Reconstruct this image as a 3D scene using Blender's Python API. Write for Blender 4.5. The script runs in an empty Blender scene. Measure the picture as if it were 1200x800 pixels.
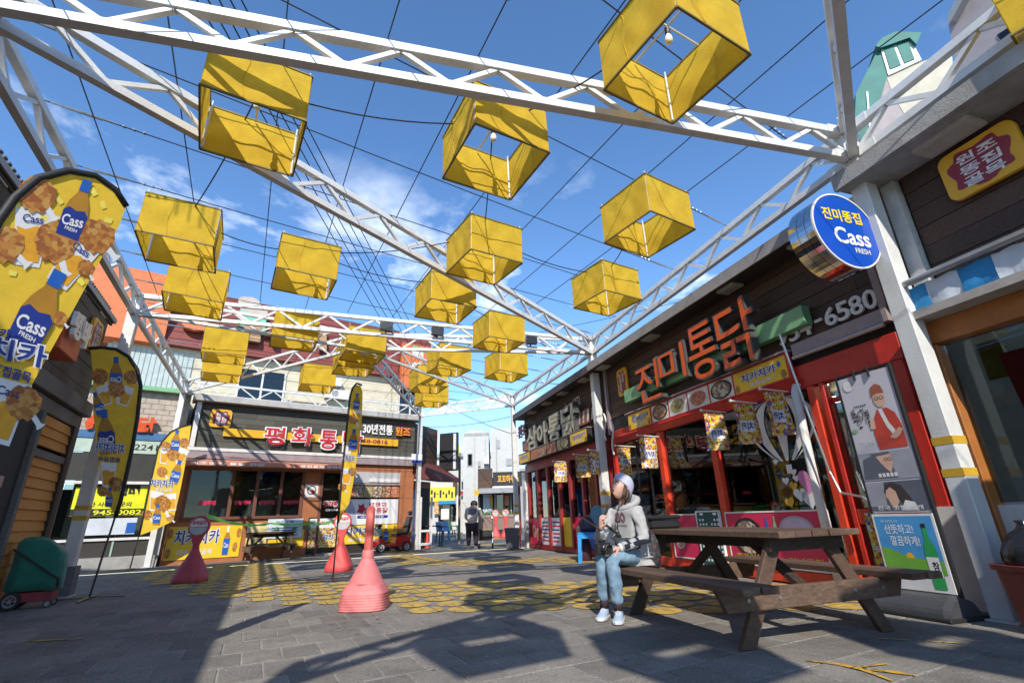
import bpy, bmesh, math, random
import numpy as np
from mathutils import Vector, Matrix
random.seed(7)
SC = bpy.context.scene
COL = SC.collection
rad = math.radians

# ------------------------------------------------------------------ camera
FOC = 565.0; CAMH = 0.9
_u = Vector((550 - 600, -1142 - 400, FOC)).normalized()
_f = Vector((0, 0, 1)); _f = (_f - _u * _f.dot(_u)).normalized()
_r = _f.cross(_u)
if _r.x < 0: _r = -_r
RC = Matrix((_r, _f, _u))                      # picture axes -> world axes
CAMP = Vector((0, 0, CAMH))
cd = bpy.data.cameras.new('camera'); cam = bpy.data.objects.new('camera', cd); COL.objects.link(cam)
cd.sensor_width = 36; cd.lens = FOC / 1200 * 36; cd.clip_start = 0.05; cd.clip_end = 3000
cx = RC @ Vector((1, 0, 0)); cy = -(RC @ Vector((0, 1, 0))); cz = -(RC @ Vector((0, 0, 1)))
cam.matrix_world = Matrix(((cx.x, cy.x, cz.x, 0), (cx.y, cy.y, cz.y, 0), (cx.z, cy.z, cz.z, CAMH), (0, 0, 0, 1)))
SC.camera = cam

# ------------------------------------------------------------------ light
SUN = Vector((0.03, -1.36, 1.0)).normalized()   # towards the sun
EL = math.asin(SUN.z); AZ = math.atan2(SUN.x, SUN.y)
sl = bpy.data.lights.new('sun', 'SUN'); sl.energy = 2.95; sl.angle = rad(0.5); sl.color = (1.0, 0.94, 0.84)
so = bpy.data.objects.new('sun', sl); COL.objects.link(so)
so.rotation_euler = SUN.to_track_quat('Z', 'Y').to_euler()
W = bpy.data.worlds.new('World'); SC.world = W; W.use_nodes = True
nt = W.node_tree; nt.nodes.clear()
def wn(t, **k):
    n = nt.nodes.new(t)
    for a, b in k.items(): setattr(n, a, b)
    return n
sky = wn('ShaderNodeTexSky', sky_type='NISHITA', sun_disc=False, sun_elevation=EL, sun_rotation=AZ, altitude=0, air_density=0.85, dust_density=0.0, ozone_density=3.0)
hsv = wn('ShaderNodeHueSaturation'); hsv.inputs['Saturation'].default_value = 1.12; hsv.inputs['Value'].default_value = 1.0
tc = wn('ShaderNodeTexCoord'); sep = wn('ShaderNodeSeparateXYZ')
# clouds: noise on a flat layer seen from below (direction / height)
mx = wn('ShaderNodeMath', operation='MAXIMUM'); mx.inputs[1].default_value = 0.05
dv = wn('ShaderNodeVectorMath', operation='DIVIDE'); cmb = wn('ShaderNodeCombineXYZ')
mpc = wn('ShaderNodeMapping'); mpc.inputs['Location'].default_value = (19.0, 12.87, 4.47); mpc.inputs['Scale'].default_value = (1.0, 0.8, 1)
nz = wn('ShaderNodeTexNoise'); nz.inputs['Scale'].default_value = 1.25; nz.inputs['Detail'].default_value = 9; nz.inputs['Roughness'].default_value = 0.60; nz.inputs['Distortion'].default_value = 0.1
rp = wn('ShaderNodeValToRGB'); rp.color_ramp.elements[0].position = 0.575; rp.color_ramp.elements[1].position = 0.73
el0 = wn('ShaderNodeMapRange'); el0.inputs['From Min'].default_value = 0.66; el0.inputs['From Max'].default_value = 0.50; el0.inputs['To Min'].default_value = 0.0; el0.inputs['To Max'].default_value = 0.95
ml = wn('ShaderNodeMath', operation='MULTIPLY')
mixc = wn('ShaderNodeMix', data_type='RGBA'); mixc.inputs['B'].default_value = (6.4, 6.8, 7.4, 1)
bg = wn('ShaderNodeBackground'); bg.inputs['Strength'].default_value = 0.15
wo = wn('ShaderNodeOutputWorld')
L = nt.links.new
L(tc.outputs['Generated'], sep.inputs[0]); L(sep.outputs['Z'], mx.inputs[0])
L(mx.outputs[0], cmb.inputs[0]); L(mx.outputs[0], cmb.inputs[1]); L(mx.outputs[0], cmb.inputs[2])
L(tc.outputs['Generated'], dv.inputs[0]); L(cmb.outputs[0], dv.inputs[1]); L(dv.outputs[0], mpc.inputs['Vector']); L(mpc.outputs[0], nz.inputs['Vector'])
L(nz.outputs['Fac'], rp.inputs[0]); L(sep.outputs['Z'], el0.inputs['Value'])
L(rp.outputs[0], ml.inputs[0]); L(el0.outputs[0], ml.inputs[1])
L(sky.outputs[0], hsv.inputs['Color']); L(hsv.outputs[0], mixc.inputs['A']); L(ml.outputs[0], mixc.inputs['Factor'])
L(mixc.outputs['Result'], bg.inputs[0]); L(bg.outputs[0], wo.inputs[0])
SC.view_settings.view_transform = 'Standard'; SC.view_settings.look = 'None'; SC.view_settings.gamma = 1; SC.view_settings.exposure = 0.92
SC.cycles.max_bounces = 8; SC.cycles.transparent_max_bounces = 16

# ------------------------------------------------------------------ measuring on real planes
def ray(px, py): return RC @ Vector((px - 600, py - 400, FOC))
def P(px, py, z=0.0):
    d = ray(px, py); return CAMP + d * ((z - CAMH) / d.z)
def atY(px, py, Y):
    d = ray(px, py); return CAMP + d * (Y / d.y)
def zat(x, y, py):
    lo, hi = -1, 14
    for _ in range(50):
        m = (lo + hi) / 2; c = RC.transposed() @ (Vector((x, y, m)) - CAMP)
        if 400 + FOC * c.y / c.z > py: lo = m
        else: hi = m
    return lo
class FR:                                        # upright plane: x right as seen, y up, n towards the viewer
    def __init__(s, o, az):
        a = rad(az); s.o = Vector((o[0], o[1], o[2] if len(o) > 2 else 0)); s.X = Vector((math.sin(a), math.cos(a), 0)); s.N = Vector((s.X.y, -s.X.x, 0))
        s.M = Matrix(((s.X.x, 0, s.N.x, s.o.x), (s.X.y, 0, s.N.y, s.o.y), (0, 1, 0, s.o.z), (0, 0, 0, 1)))
    def at(s, px, py, n=0.0):
        d = ray(px, py); o = s.o + s.N * n; t = (o - CAMP).dot(s.N) / d.dot(s.N); p = CAMP + d * t
        return ((p - s.o).dot(s.X), p.z - s.o.z)
    def w(s, x, y, n=0.0): return s.M @ Vector((x, y, n))
RF = FR((3.44, 7.1), 162.2)
BF = FR((-3.78, 18.11), 53.8)
LF = FR((-7.20, 7.82), -26.5)

# ------------------------------------------------------------------ materials
MATS = {}
def mat(name, col, rough=0.6, metal=0.0, var=0.14, scale=5.0, bump=0.12, bscale=60.0, stretch=None, spec=0.5, dirt=0.0, dirtcol=(0.12, 0.09, 0.06), emit=None, estr=0.0, coat=0.0, trans=0.0, sheen=0.0):
    if name in MATS: return MATS[name]
    m = bpy.data.materials.new(name); m.use_nodes = True; t = m.node_tree; n = t.nodes; l = t.links.new
    b = n['Principled BSDF']
    tcn = n.new('ShaderNodeTexCoord'); mp = n.new('ShaderNodeMapping')
    if stretch: mp.inputs['Scale'].default_value = stretch
    l(tcn.outputs['Object'], mp.inputs['Vector'])
    nz = n.new('ShaderNodeTexNoise'); nz.inputs['Scale'].default_value = scale; nz.inputs['Detail'].default_value = 6; nz.inputs['Roughness'].default_value = 0.65
    l(mp.outputs[0], nz.inputs['Vector'])
    mr = n.new('ShaderNodeMapRange'); mr.inputs['From Min'].default_value = 0.3; mr.inputs['From Max'].default_value = 0.7
    l(nz.outputs['Fac'], mr.inputs['Value'])
    mx = n.new('ShaderNodeMix'); mx.data_type = 'RGBA'
    mx.inputs['A'].default_value = (*[max(0, c * (1 - var)) for c in col], 1); mx.inputs['B'].default_value = (*[min(1, c * (1 + var)) for c in col], 1)
    l(mr.outputs[0], mx.inputs['Factor']); out = mx.outputs['Result']
    if dirt > 0:
        nd = n.new('ShaderNodeTexNoise'); nd.inputs['Scale'].default_value = 2.3; nd.inputs['Detail'].default_value = 8; nd.inputs['Roughness'].default_value = 0.7
        l(tcn.outputs['Object'], nd.inputs['Vector'])
        rd = n.new('ShaderNodeMapRange'); rd.inputs['From Min'].default_value = 0.52; rd.inputs['From Max'].default_value = 0.78; rd.inputs['To Max'].default_value = dirt
        l(nd.outputs['Fac'], rd.inputs['Value'])
        m2 = n.new('ShaderNodeMix'); m2.data_type = 'RGBA'; m2.inputs['B'].default_value = (*dirtcol, 1)
        l(rd.outputs[0], m2.inputs['Factor']); l(out, m2.inputs['A']); out = m2.outputs['Result']
    l(out, b.inputs['Base Color'])
    b.inputs['Roughness'].default_value = rough; b.inputs['Metallic'].default_value = metal; b.inputs['Specular IOR Level'].default_value = spec
    if coat: b.inputs['Coat Weight'].default_value = coat
    if sheen: b.inputs['Sheen Weight'].default_value = sheen
    if emit: b.inputs['Emission Color'].default_value = (*emit, 1); b.inputs['Emission Strength'].default_value = estr
    if bump > 0:
        nb = n.new('ShaderNodeTexNoise'); nb.inputs['Scale'].default_value = bscale; nb.inputs['Detail'].default_value = 4
        l(mp.outputs[0], nb.inputs['Vector'])
        bp = n.new('ShaderNodeBump'); bp.inputs['Strength'].default_value = bump; bp.inputs['Distance'].default_value = 0.02
        l(nb.outputs['Fac'], bp.inputs['Height']); l(bp.outputs[0], b.inputs['Normal'])
    if trans:
        tr = n.new('ShaderNodeBsdfTranslucent'); l(out, tr.inputs['Color'])
        ms = n.new('ShaderNodeMixShader'); ms.inputs[0].default_value = trans
        l(b.outputs[0], ms.inputs[1]); l(tr.outputs[0], ms.inputs[2]); l(ms.outputs[0], n['Material Output'].inputs['Surface'])
    MATS[name] = m; return m
def glassmat(name, tint=(0.75, 0.8, 0.8), refl=0.5):
    m = bpy.data.materials.new(name); m.use_nodes = True; t = m.node_tree; n = t.nodes; l = t.links.new
    n.remove(n['Principled BSDF'])
    tr = n.new('ShaderNodeBsdfTransparent'); tr.inputs[0].default_value = (*tint, 1)
    gl = n.new('ShaderNodeBsdfGlossy'); gl.inputs['Roughness'].default_value = 0.02; gl.inputs['Color'].default_value = (0.9, 0.95, 0.95, 1)
    fr = n.new('ShaderNodeFresnel'); fr.inputs['IOR'].default_value = 1.55
    nz = n.new('ShaderNodeTexNoise'); nz.inputs['Scale'].default_value = 1.5
    bp = n.new('ShaderNodeBump'); bp.inputs['Strength'].default_value = 0.03; bp.inputs['Distance'].default_value = 0.05
    l(nz.outputs['Fac'], bp.inputs['Height']); l(bp.outputs[0], gl.inputs['Normal'])
    mu = n.new('ShaderNodeMath'); mu.operation = 'MULTIPLY'; mu.inputs[1].default_value = refl * 2
    l(fr.outputs[0], mu.inputs[0])
    ms = n.new('ShaderNodeMixShader'); l(mu.outputs[0], ms.inputs[0]); l(tr.outputs[0], ms.inputs[1]); l(gl.outputs[0], ms.inputs[2])
    l(ms.outputs[0], n['Material Output'].inputs['Surface'])
    return m
def foodmat(name, cols, scale=30, rough=0.5, obj=True):       # flat print of small things: irregular cells in several colours
    m = bpy.data.materials.new(name); m.use_nodes = True; t = m.node_tree; n = t.nodes; l = t.links.new
    b = n['Principled BSDF']; b.inputs['Roughness'].default_value = rough
    tcn = n.new('ShaderNodeTexCoord')
    nz = n.new('ShaderNodeTexNoise'); nz.inputs['Scale'].default_value = scale * 0.5; nz.inputs['Detail'].default_value = 3
    l(tcn.outputs['Object'], nz.inputs['Vector'])
    vm = n.new('ShaderNodeVectorMath'); vm.operation = 'MULTIPLY_ADD'; vm.inputs[1].default_value = (1.2 / scale,) * 3
    l(nz.outputs['Color'], vm.inputs[0]); l(tcn.outputs['Object'], vm.inputs[2])
    v = n.new('ShaderNodeTexVoronoi'); v.inputs['Scale'].default_value = scale; l(vm.outputs[0], v.inputs['Vector'])
    r = n.new('ShaderNodeValToRGB'); r.color_ramp.interpolation = 'CONSTANT'
    k = len(cols)
    while len(r.color_ramp.elements) < k: r.color_ramp.elements.new(0.5)
    for i, c in enumerate(cols): r.color_ramp.elements[i].position = i / k; r.color_ramp.elements[i].color = (*c, 1)
    sp = n.new('ShaderNodeSeparateColor'); l(v.outputs['Color'], sp.inputs[0]); l(sp.outputs[0], r.inputs[0])
    n2 = n.new('ShaderNodeTexNoise'); n2.inputs['Scale'].default_value = scale * 4; l(tcn.outputs['Object'], n2.inputs['Vector'])
    mm = n.new('ShaderNodeMix'); mm.data_type = 'RGBA'; mm.blend_type = 'MULTIPLY'; mm.inputs['Factor'].default_value = 0.55
    l(r.outputs[0], mm.inputs['A']); l(n2.outputs['Color'], mm.inputs['B'])
    gm = n.new('ShaderNodeGamma'); gm.inputs[1].default_value = 0.8; l(mm.outputs['Result'], gm.inputs[0])
    l(gm.outputs[0], b.inputs['Base Color']); MATS[name] = m
    return m
def woodmat(name, col, var=0.35, along='x', rough=0.65, dirt=0.0):
    st = {'x': (1.2, 14, 14), 'y': (14, 1.2, 14), 'z': (14, 14, 1.2)}[along]
    return mat(name, col, rough, var=var, scale=3.0, bump=0.25, bscale=8, stretch=st, dirt=dirt)

M_white = mat('white_steel', (0.66, 0.65, 0.62), 0.45, var=0.08, dirt=0.45, dirtcol=(0.40, 0.33, 0.26))
M_post = mat('white_post_paint', (0.62, 0.62, 0.60), 0.5, var=0.07, dirt=0.5, dirtcol=(0.40, 0.36, 0.32))
M_wire = mat('cable_black', (0.015, 0.015, 0.017), 0.6, bump=0)
M_steel = mat('galvanised', (0.45, 0.46, 0.47), 0.35, 0.8, bump=0)
M_yel = mat('lantern_cloth', (0.80, 0.53, 0.035), 0.85, var=0.15, scale=4, bump=0.35, bscale=120, trans=0.42, dirt=.25, dirtcol=(.42, .32, .05))
M_lframe = mat('lantern_frame', (0.20, 0.145, 0.03), 0.6)
M_black = mat('matt_black', (0.014, 0.014, 0.015), 0.6)
M_blackp = mat('black_plastic', (0.02, 0.02, 0.022), 0.35)
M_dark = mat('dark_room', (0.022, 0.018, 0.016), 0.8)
M_red = mat('red_paint', (0.50, 0.022, 0.012), 0.42, var=0.15, dirt=0.25, dirtcol=(0.2, 0.02, 0.015))
M_redor = mat('orange_red_paint', (0.62, 0.045, 0.012), 0.45, var=0.15)
M_wood_d = woodmat('dark_plank', (0.066, 0.034, 0.020), 0.45)
M_wood_d2 = woodmat('dark_plank_warm', (0.082, 0.042, 0.024), 0.45)
M_wood_d3 = woodmat('dark_plank_grey', (0.052, 0.031, 0.021), 0.45)
M_conc = mat('concrete', (0.33, 0.32, 0.30), 0.85, var=0.18, bump=0.3, dirt=0.5, dirtcol=(0.2, 0.16, 0.11))
M_glass = glassmat('shop_glass')
M_glassd = glassmat('dim_glass', (0.35, 0.38, 0.38), 0.6)
M_vinyl_w = mat('white_print', (0.70, 0.70, 0.70), 0.5, var=0.03, bump=0)
M_navy = mat('navy_print', (0.012, 0.03, 0.22), 0.5, var=0.05, bump=0)
M_blue = mat('blue_print', (0.012, 0.10, 0.42), 0.5, var=0.05, bump=0)
M_yprint = mat('yellow_print', (0.78, 0.50, 0.02), 0.5, var=0.10, scale=7, bump=0)
M_yprint2 = mat('yellow_cloth', (0.90, 0.64, 0.05), 0.7, var=0.10, scale=6, bump=0.05, trans=0.3)
M_redprint = mat('red_print', (0.55, 0.02, 0.03), 0.5, var=0.05, bump=0)
M_pinkprint = mat('crimson_print', (0.58, 0.02, 0.08), 0.45, var=0.06, bump=0)
M_chick = foodmat('fried_chicken_print', [(0.40, 0.11, 0.012), (0.52, 0.18, 0.02), (0.30, 0.07, 0.01), (0.58, 0.26, 0.04)], 38)
M_beer = mat('beer_print', (0.70, 0.33, 0.015), 0.5, var=0.2, scale=10, bump=0)
M_bottle = mat('amber_bottle_print', (0.40, 0.19, 0.012), 0.5, var=0.15, bump=0)
M_flagprint = foodmat('snack_print', [(0.80, 0.50, 0.02), (0.62, 0.16, 0.01), (0.80, 0.56, 0.05), (0.75, 0.72, 0.62), (0.02, 0.06, 0.32), (0.8, 0.5, 0.02), (0.5, 0.05, 0.01)], 32)
M_food1 = foodmat('stir_fry_print', [(0.42, 0.14, 0.05), (0.30, 0.07, 0.03), (0.58, 0.30, 0.12), (0.16, 0.06, 0.03), (0.5, 0.34, 0.2)], 26)
M_food2 = foodmat('green_stir_fry_print', [(0.40, 0.30, 0.12), (0.22, 0.26, 0.07), (0.55, 0.42, 0.22), (0.14, 0.16, 0.05), (0.36, 0.2, 0.08)], 28)
M_food3 = foodmat('red_chicken_print', [(0.55, 0.12, 0.03), (0.40, 0.06, 0.03), (0.62, 0.28, 0.12), (0.5, 0.16, 0.12)], 22)
M_food4 = foodmat('grilled_print', [(0.60, 0.48, 0.34), (0.42, 0.20, 0.10), (0.10, 0.08, 0.07), (0.65, 0.55, 0.42), (0.2, 0.12, 0.08)], 24)

# ------------------------------------------------------------------ mesh builder
LOC = {}
class B:
    def __init__(s, M=None): s.v = []; s.f = []; s.mi = []; s.M = M; s.k = 0
    def add(s, vs, fs):
        o = len(s.v)
        for v in vs:
            v = Vector(v); s.v.append(s.M @ v if s.M else v)
        for f in fs: s.f.append(tuple(i + o for i in f)); s.mi.append(s.k)
        return s
    def box(s, x0, x1, y0, y1, z0, z1):
        x0, x1 = min(x0, x1), max(x0, x1); y0, y1 = min(y0, y1), max(y0, y1); z0, z1 = min(z0, z1), max(z0, z1)
        return s.add([(x0, y0, z0), (x1, y0, z0), (x1, y1, z0), (x0, y1, z0), (x0, y0, z1), (x1, y0, z1), (x1, y1, z1), (x0, y1, z1)],
                     [(0, 3, 2, 1), (4, 5, 6, 7), (0, 1, 5, 4), (1, 2, 6, 5), (2, 3, 7, 6), (3, 0, 4, 7)])
    def hexa(s, p):                               # 8 corners, bottom 4 then top 4
        return s.add(p, [(0, 3, 2, 1), (4, 5, 6, 7), (0, 1, 5, 4), (1, 2, 6, 5), (2, 3, 7, 6), (3, 0, 4, 7)])
    def bar(s, p, q, w, h=None, up=(0, 0, 1)):
        p, q = Vector(p), Vector(q); h = h or w; d = (q - p).normalized(); u = Vector(up)
        if abs(d.dot(u)) > 0.98: u = Vector((0, 1, 0)) if abs(d.y) < 0.9 else Vector((1, 0, 0))
        a = d.cross(u).normalized() * (w / 2); b = a.cross(d).normalized() * (h / 2)
        return s.hexa([p - a - b, p + a - b, p + a + b, p - a + b, q - a - b, q + a - b, q + a + b, q - a + b])
    def tube(s, pts, r, n=8, cap=True):
        pts = [Vector(p) for p in pts]; rs = r if isinstance(r, (list, tuple)) else [r] * len(pts)
        d = (pts[1] - pts[0]).normalized(); u = Vector((0, 0, 1)) if abs(d.z) < 0.9 else Vector((1, 0, 0))
        vs = []; N = len(pts)
        for i, p in enumerate(pts):
            d = ((pts[min(i + 1, N - 1)] - pts[max(i - 1, 0)])).normalized()
            a = d.cross(u).normalized(); b = a.cross(d).normalized(); u = b
            for k in range(n):
                t = 2 * math.pi * k / n; vs.append(p + (a * math.cos(t) + b * math.sin(t)) * rs[i])
        fs = [(i * n + k, i * n + (k + 1) % n, (i + 1) * n + (k + 1) % n, (i + 1) * n + k) for i in range(N - 1) for k in range(n)]
        if cap: fs += [tuple(range(n))[::-1], tuple((N - 1) * n + k for k in range(n))]
        return s.add(vs, fs)
    def rings(s, rings, cap=True, closed=True):   # loft through rings of equal length
        n = len(rings[0]); vs = [v for r in rings for v in r]; N = len(rings)
        fs = [(i * n + k, i * n + (k + 1) % n, (i + 1) * n + (k + 1) % n, (i + 1) * n + k) for i in range(N - 1) for k in range(n if closed else n - 1)]
        if cap: fs += [tuple(range(n))[::-1], tuple((N - 1) * n + k for k in range(n))]
        return s.add(vs, fs)
    def lathe(s, prof, c=(0, 0, 0), n=24, cap=True, sx=1, sy=1):
        c = Vector(c)
        return s.rings([[c + Vector((r * sx * math.cos(2 * math.pi * k / n), r * sy * math.sin(2 * math.pi * k / n), z)) for k in range(n)] for r, z in prof], cap)
    def poly(s, pts): return s.add(pts, [tuple(range(len(pts)))])
    def prism(s, pts, z0, z1):                    # outline in x,y, extruded along the third axis
        n = len(pts); a = sum(pts[i][0] * pts[(i + 1) % n][1] - pts[(i + 1) % n][0] * pts[i][1] for i in range(n))
        if a < 0: pts = pts[::-1]
        vs = [(x, y, z0) for x, y in pts] + [(x, y, z1) for x, y in pts]
        return s.add(vs, [tuple(range(n))[::-1], tuple(n + i for i in range(n))] + [(i, (i + 1) % n, n + (i + 1) % n, n + i) for i in range(n)])
    def disc(s, x, y, z, rx, ry=None, n=24):
        ry = ry or rx
        return s.poly([(x + rx * math.cos(2 * math.pi * k / n), y + ry * math.sin(2 * math.pi * k / n), z) for k in range(n)])
    def grid(s, fn, nu, nv):
        vs = [fn(i / nu, j / nv) for j in range(nv + 1) for i in range(nu + 1)]
        return s.add(vs, [(j * (nu + 1) + i, j * (nu + 1) + i + 1, (j + 1) * (nu + 1) + i + 1, (j + 1) * (nu + 1) + i) for j in range(nv) for i in range(nu)])
    def done(s, name, m, parent=None, smooth=False, bevel=0.0, loc=None, label=None, cat=None, group=None, kind=None):
        o0 = LOC[parent.name] if parent is not None else Vector(loc if loc is not None else (0, 0, 0))
        me = bpy.data.meshes.new(name)
        me.from_pydata([tuple(v - o0) for v in s.v], [], s.f)
        for mm in (m if isinstance(m, (list, tuple)) else [m]): me.materials.append(mm)
        if any(s.mi): me.polygons.foreach_set('material_index', s.mi)
        if smooth: me.polygons.foreach_set('use_smooth', [True] * len(me.polygons))
        me.update()
        o = bpy.data.objects.new(name, me); COL.objects.link(o)
        if parent is not None: o.parent = parent
        else: o.location = o0
        LOC[o.name] = o0
        if bevel > 0:
            bm = bmesh.new(); bm.from_mesh(me)
            ed = [e for e in bm.edges if len(e.link_faces) == 2 and e.calc_face_angle(0) > 0.6]
            bmesh.ops.bevel(bm, geom=ed, offset=bevel, segments=1, affect='EDGES', clamp_overlap=True)
            bm.to_mesh(me); bm.free()
        return tag(o, label, cat, group, kind)
def tag(o, label=None, cat=None, group=None, kind=None):
    for k, v in (('label', label), ('category', cat), ('group', group), ('kind', kind)):
        if v: o[k] = v
    return o
def thing(name, label, cat, loc, group=None):
    o = bpy.data.objects.new(name, None); COL.objects.link(o); o.location = loc; o.empty_display_size = 0.2
    LOC[o.name] = Vector(loc); return tag(o, label, cat, group)
def dup(root, loc, rz=0.0, label=None, rot=None):
    def cp(o, par):
        c = o.copy(); COL.objects.link(c)
        if par is not None: c.parent = par
        for ch in list(o.children): cp(ch, c)
        return c
    r = cp(root, None); r.location = loc
    r.rotation_euler = rot if rot else (0, 0, rz)
    if label: r['label'] = label
    return r

# ------------------------------------------------------------------ lettering
_tx = {}
_tmp = bpy.data.scenes.new('workshop')
def evalmesh(o):
    _tmp.collection.objects.link(o)
    _tmp.view_layers[0].update(); dg = _tmp.view_layers[0].depsgraph; dg.update()
    me = bpy.data.meshes.new_from_object(o.evaluated_get(dg))
    vs = [v.co.copy() for v in me.vertices]; fs = [tuple(p.vertices) for p in me.polygons]
    _tmp.collection.objects.unlink(o); bpy.data.objects.remove(o); bpy.data.meshes.remove(me)
    return vs, fs
def glyphs(s, bold=0.0, ext=0.0, res=3):
    k = (s, bold, ext, res)
    if k not in _tx:
        c = bpy.data.curves.new('t', 'FONT'); c.body = s; c.offset = bold; c.extrude = ext; c.resolution_u = res
        vs, fs = evalmesh(bpy.data.objects.new('t', c)); bpy.data.curves.remove(c)
        x0 = min(v.x for v in vs); x1 = max(v.x for v in vs); y0 = min(v.y for v in vs); y1 = max(v.y for v in vs)
        _tx[k] = (vs, fs, x0, y0, max(1e-3, x1 - x0), max(1e-3, y1 - y0))
    return _tx[k]
def text(s, name, m, parent, F, x, y, w, h, n=0.003, bold=0.0, depth=0.0, slant=0.0, mirror=False, arch=0.0, label=None, fn=None):
    """letters fitted in the box x..x+w, y..y+h of frame F (or mapped by fn(x, y, n))"""
    vs, fs, x0, y0, tw, th = glyphs(s, bold, 0.5 if depth else 0.0)
    b = B(F.M if F else None); pts = []
    for v in vs:
        u = (v.x - x0) / tw; t = (v.y - y0) / th
        uu = 1 - u if mirror else u
        X = x + uu * w; Y = y + t * h + slant * uu * w + arch * (1 - (2 * uu - 1) ** 2)
        Z = n + (v.z + 0.5) * depth if depth else n
        pts.append(fn(X, Y, Z) if fn else (X, Y, Z))
    b.add(pts, [f[::-1] for f in fs] if mirror else fs)
    return b.done(name, m, parent, label=label)
# ================================================================== GROUND
U1 = Vector((math.sin(rad(-27.5)), math.cos(rad(-27.5)), 0)); U2 = Vector((U1.y, -U1.x, 0))
def groundmat(name, col, joints=False, rnd=0.0):
    m = bpy.data.materials.new(name); m.use_nodes = True; t = m.node_tree; n = t.nodes; l = t.links.new
    b = n['Principled BSDF']; b.inputs['Roughness'].default_value = 0.85; b.inputs['Specular IOR Level'].default_value = 0.3
    g = n.new('ShaderNodeNewGeometry')
    n1 = n.new('ShaderNodeTexNoise'); n1.inputs['Scale'].default_value = 0.9; n1.inputs['Detail'].default_value = 8; n1.inputs['Roughness'].default_value = 0.7
    n2 = n.new('ShaderNodeTexNoise'); n2.inputs['Scale'].default_value = 70; n2.inputs['Detail'].default_value = 3
    l(g.outputs['Position'], n1.inputs['Vector']); l(g.outputs['Position'], n2.inputs['Vector'])
    r1 = n.new('ShaderNodeValToRGB'); r1.color_ramp.elements[0].position = 0.3; r1.color_ramp.elements[1].position = 0.75
    r1.color_ramp.elements[0].color = (*[c * 0.72 for c in col], 1); r1.color_ramp.elements[1].color = (*[c * 1.30 for c in col], 1)
    l(n1.outputs['Fac'], r1.inputs[0])
    r2 = n.new('ShaderNodeMapRange'); r2.inputs['From Min'].default_value = 0.25; r2.inputs['From Max'].default_value = 0.75; r2.inputs['To Min'].default_value = 0.62; r2.inputs['To Max'].default_value = 1.38
    l(n2.outputs['Fac'], r2.inputs['Value'])
    mm = n.new('ShaderNodeMix'); mm.data_type = 'RGBA'; mm.blend_type = 'MULTIPLY'; mm.inputs['Factor'].default_value = 1
    l(r1.outputs[0], mm.inputs['A']); l(r2.outputs[0], mm.inputs['B']); out = mm.outputs['Result']
    n5 = n.new('ShaderNodeTexNoise'); n5.inputs['Scale'].default_value = 3.1; n5.inputs['Detail'].default_value = 10; n5.inputs['Roughness'].default_value = 0.8
    l(g.outputs['Position'], n5.inputs['Vector'])
    r5 = n.new('ShaderNodeMapRange'); r5.inputs['From Min'].default_value = 0.48; r5.inputs['From Max'].default_value = 0.7; r5.inputs['To Min'].default_value = 1.0; r5.inputs['To Max'].default_value = 0.62
    l(n5.outputs['Fac'], r5.inputs['Value'])
    m5 = n.new('ShaderNodeMix'); m5.data_type = 'RGBA'; m5.blend_type = 'MULTIPLY'; m5.inputs['Factor'].default_value = 1
    l(out, m5.inputs['A']); l(r5.outputs[0], m5.inputs['B']); out = m5.outputs['Result']
    if rnd:
        oi = n.new('ShaderNodeObjectInfo'); r3 = n.new('ShaderNodeMapRange'); r3.inputs['To Min'].default_value = 1 - rnd; r3.inputs['To Max'].default_value = 1 + rnd
        l(oi.outputs['Random'], r3.inputs['Value'])
        m3 = n.new('ShaderNodeMix'); m3.data_type = 'RGBA'; m3.blend_type = 'MULTIPLY'; m3.inputs['Factor'].default_value = 1
        l(out, m3.inputs['A']); l(r3.outputs[0], m3.inputs['B']); out = m3.outputs['Result']
    if joints:
        mp = n.new('ShaderNodeMapping'); mp.inputs['Rotation'].default_value = (0, 0, rad(-27.5)); l(g.outputs['Position'], mp.inputs['Vector'])
        bk = n.new('ShaderNodeTexBrick'); bk.inputs['Scale'].default_value = 1; bk.inputs['Brick Width'].default_value = 0.27; bk.inputs['Row Height'].default_value = 0.42; bk.inputs['Mortar Size'].default_value = 0.006
        bk.inputs['Color1'].default_value = (1, 1, 1, 1); bk.inputs['Color2'].default_value = (0.8, 0.8, 0.8, 1); bk.inputs['Mortar'].default_value = (0.55, 0.55, 0.52, 1)
        l(mp.outputs[0], bk.inputs['Vector'])
        m4 = n.new('ShaderNodeMix'); m4.data_type = 'RGBA'; m4.blend_type = 'MULTIPLY'; m4.inputs['Factor'].default_value = 1
        l(out, m4.inputs['A']); l(bk.outputs['Color'], m4.inputs['B']); out = m4.outputs['Result']
    l(out, b.inputs['Base Color'])
    bp = n.new('ShaderNodeBump'); bp.inputs['Strength'].default_value = 0.35; bp.inputs['Distance'].default_value = 0.006
    l(n2.outputs['Fac'], bp.inputs['Height']); l(bp.outputs[0], b.inputs['Normal'])
    return m
M_paver = groundmat('paver_stone', (0.212, 0.193, 0.168), rnd=0.16)
M_pavbed = groundmat('paver_far', (0.212, 0.193, 0.168), joints=True)
M_sand = groundmat('joint_sand', (0.30, 0.275, 0.24))
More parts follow.
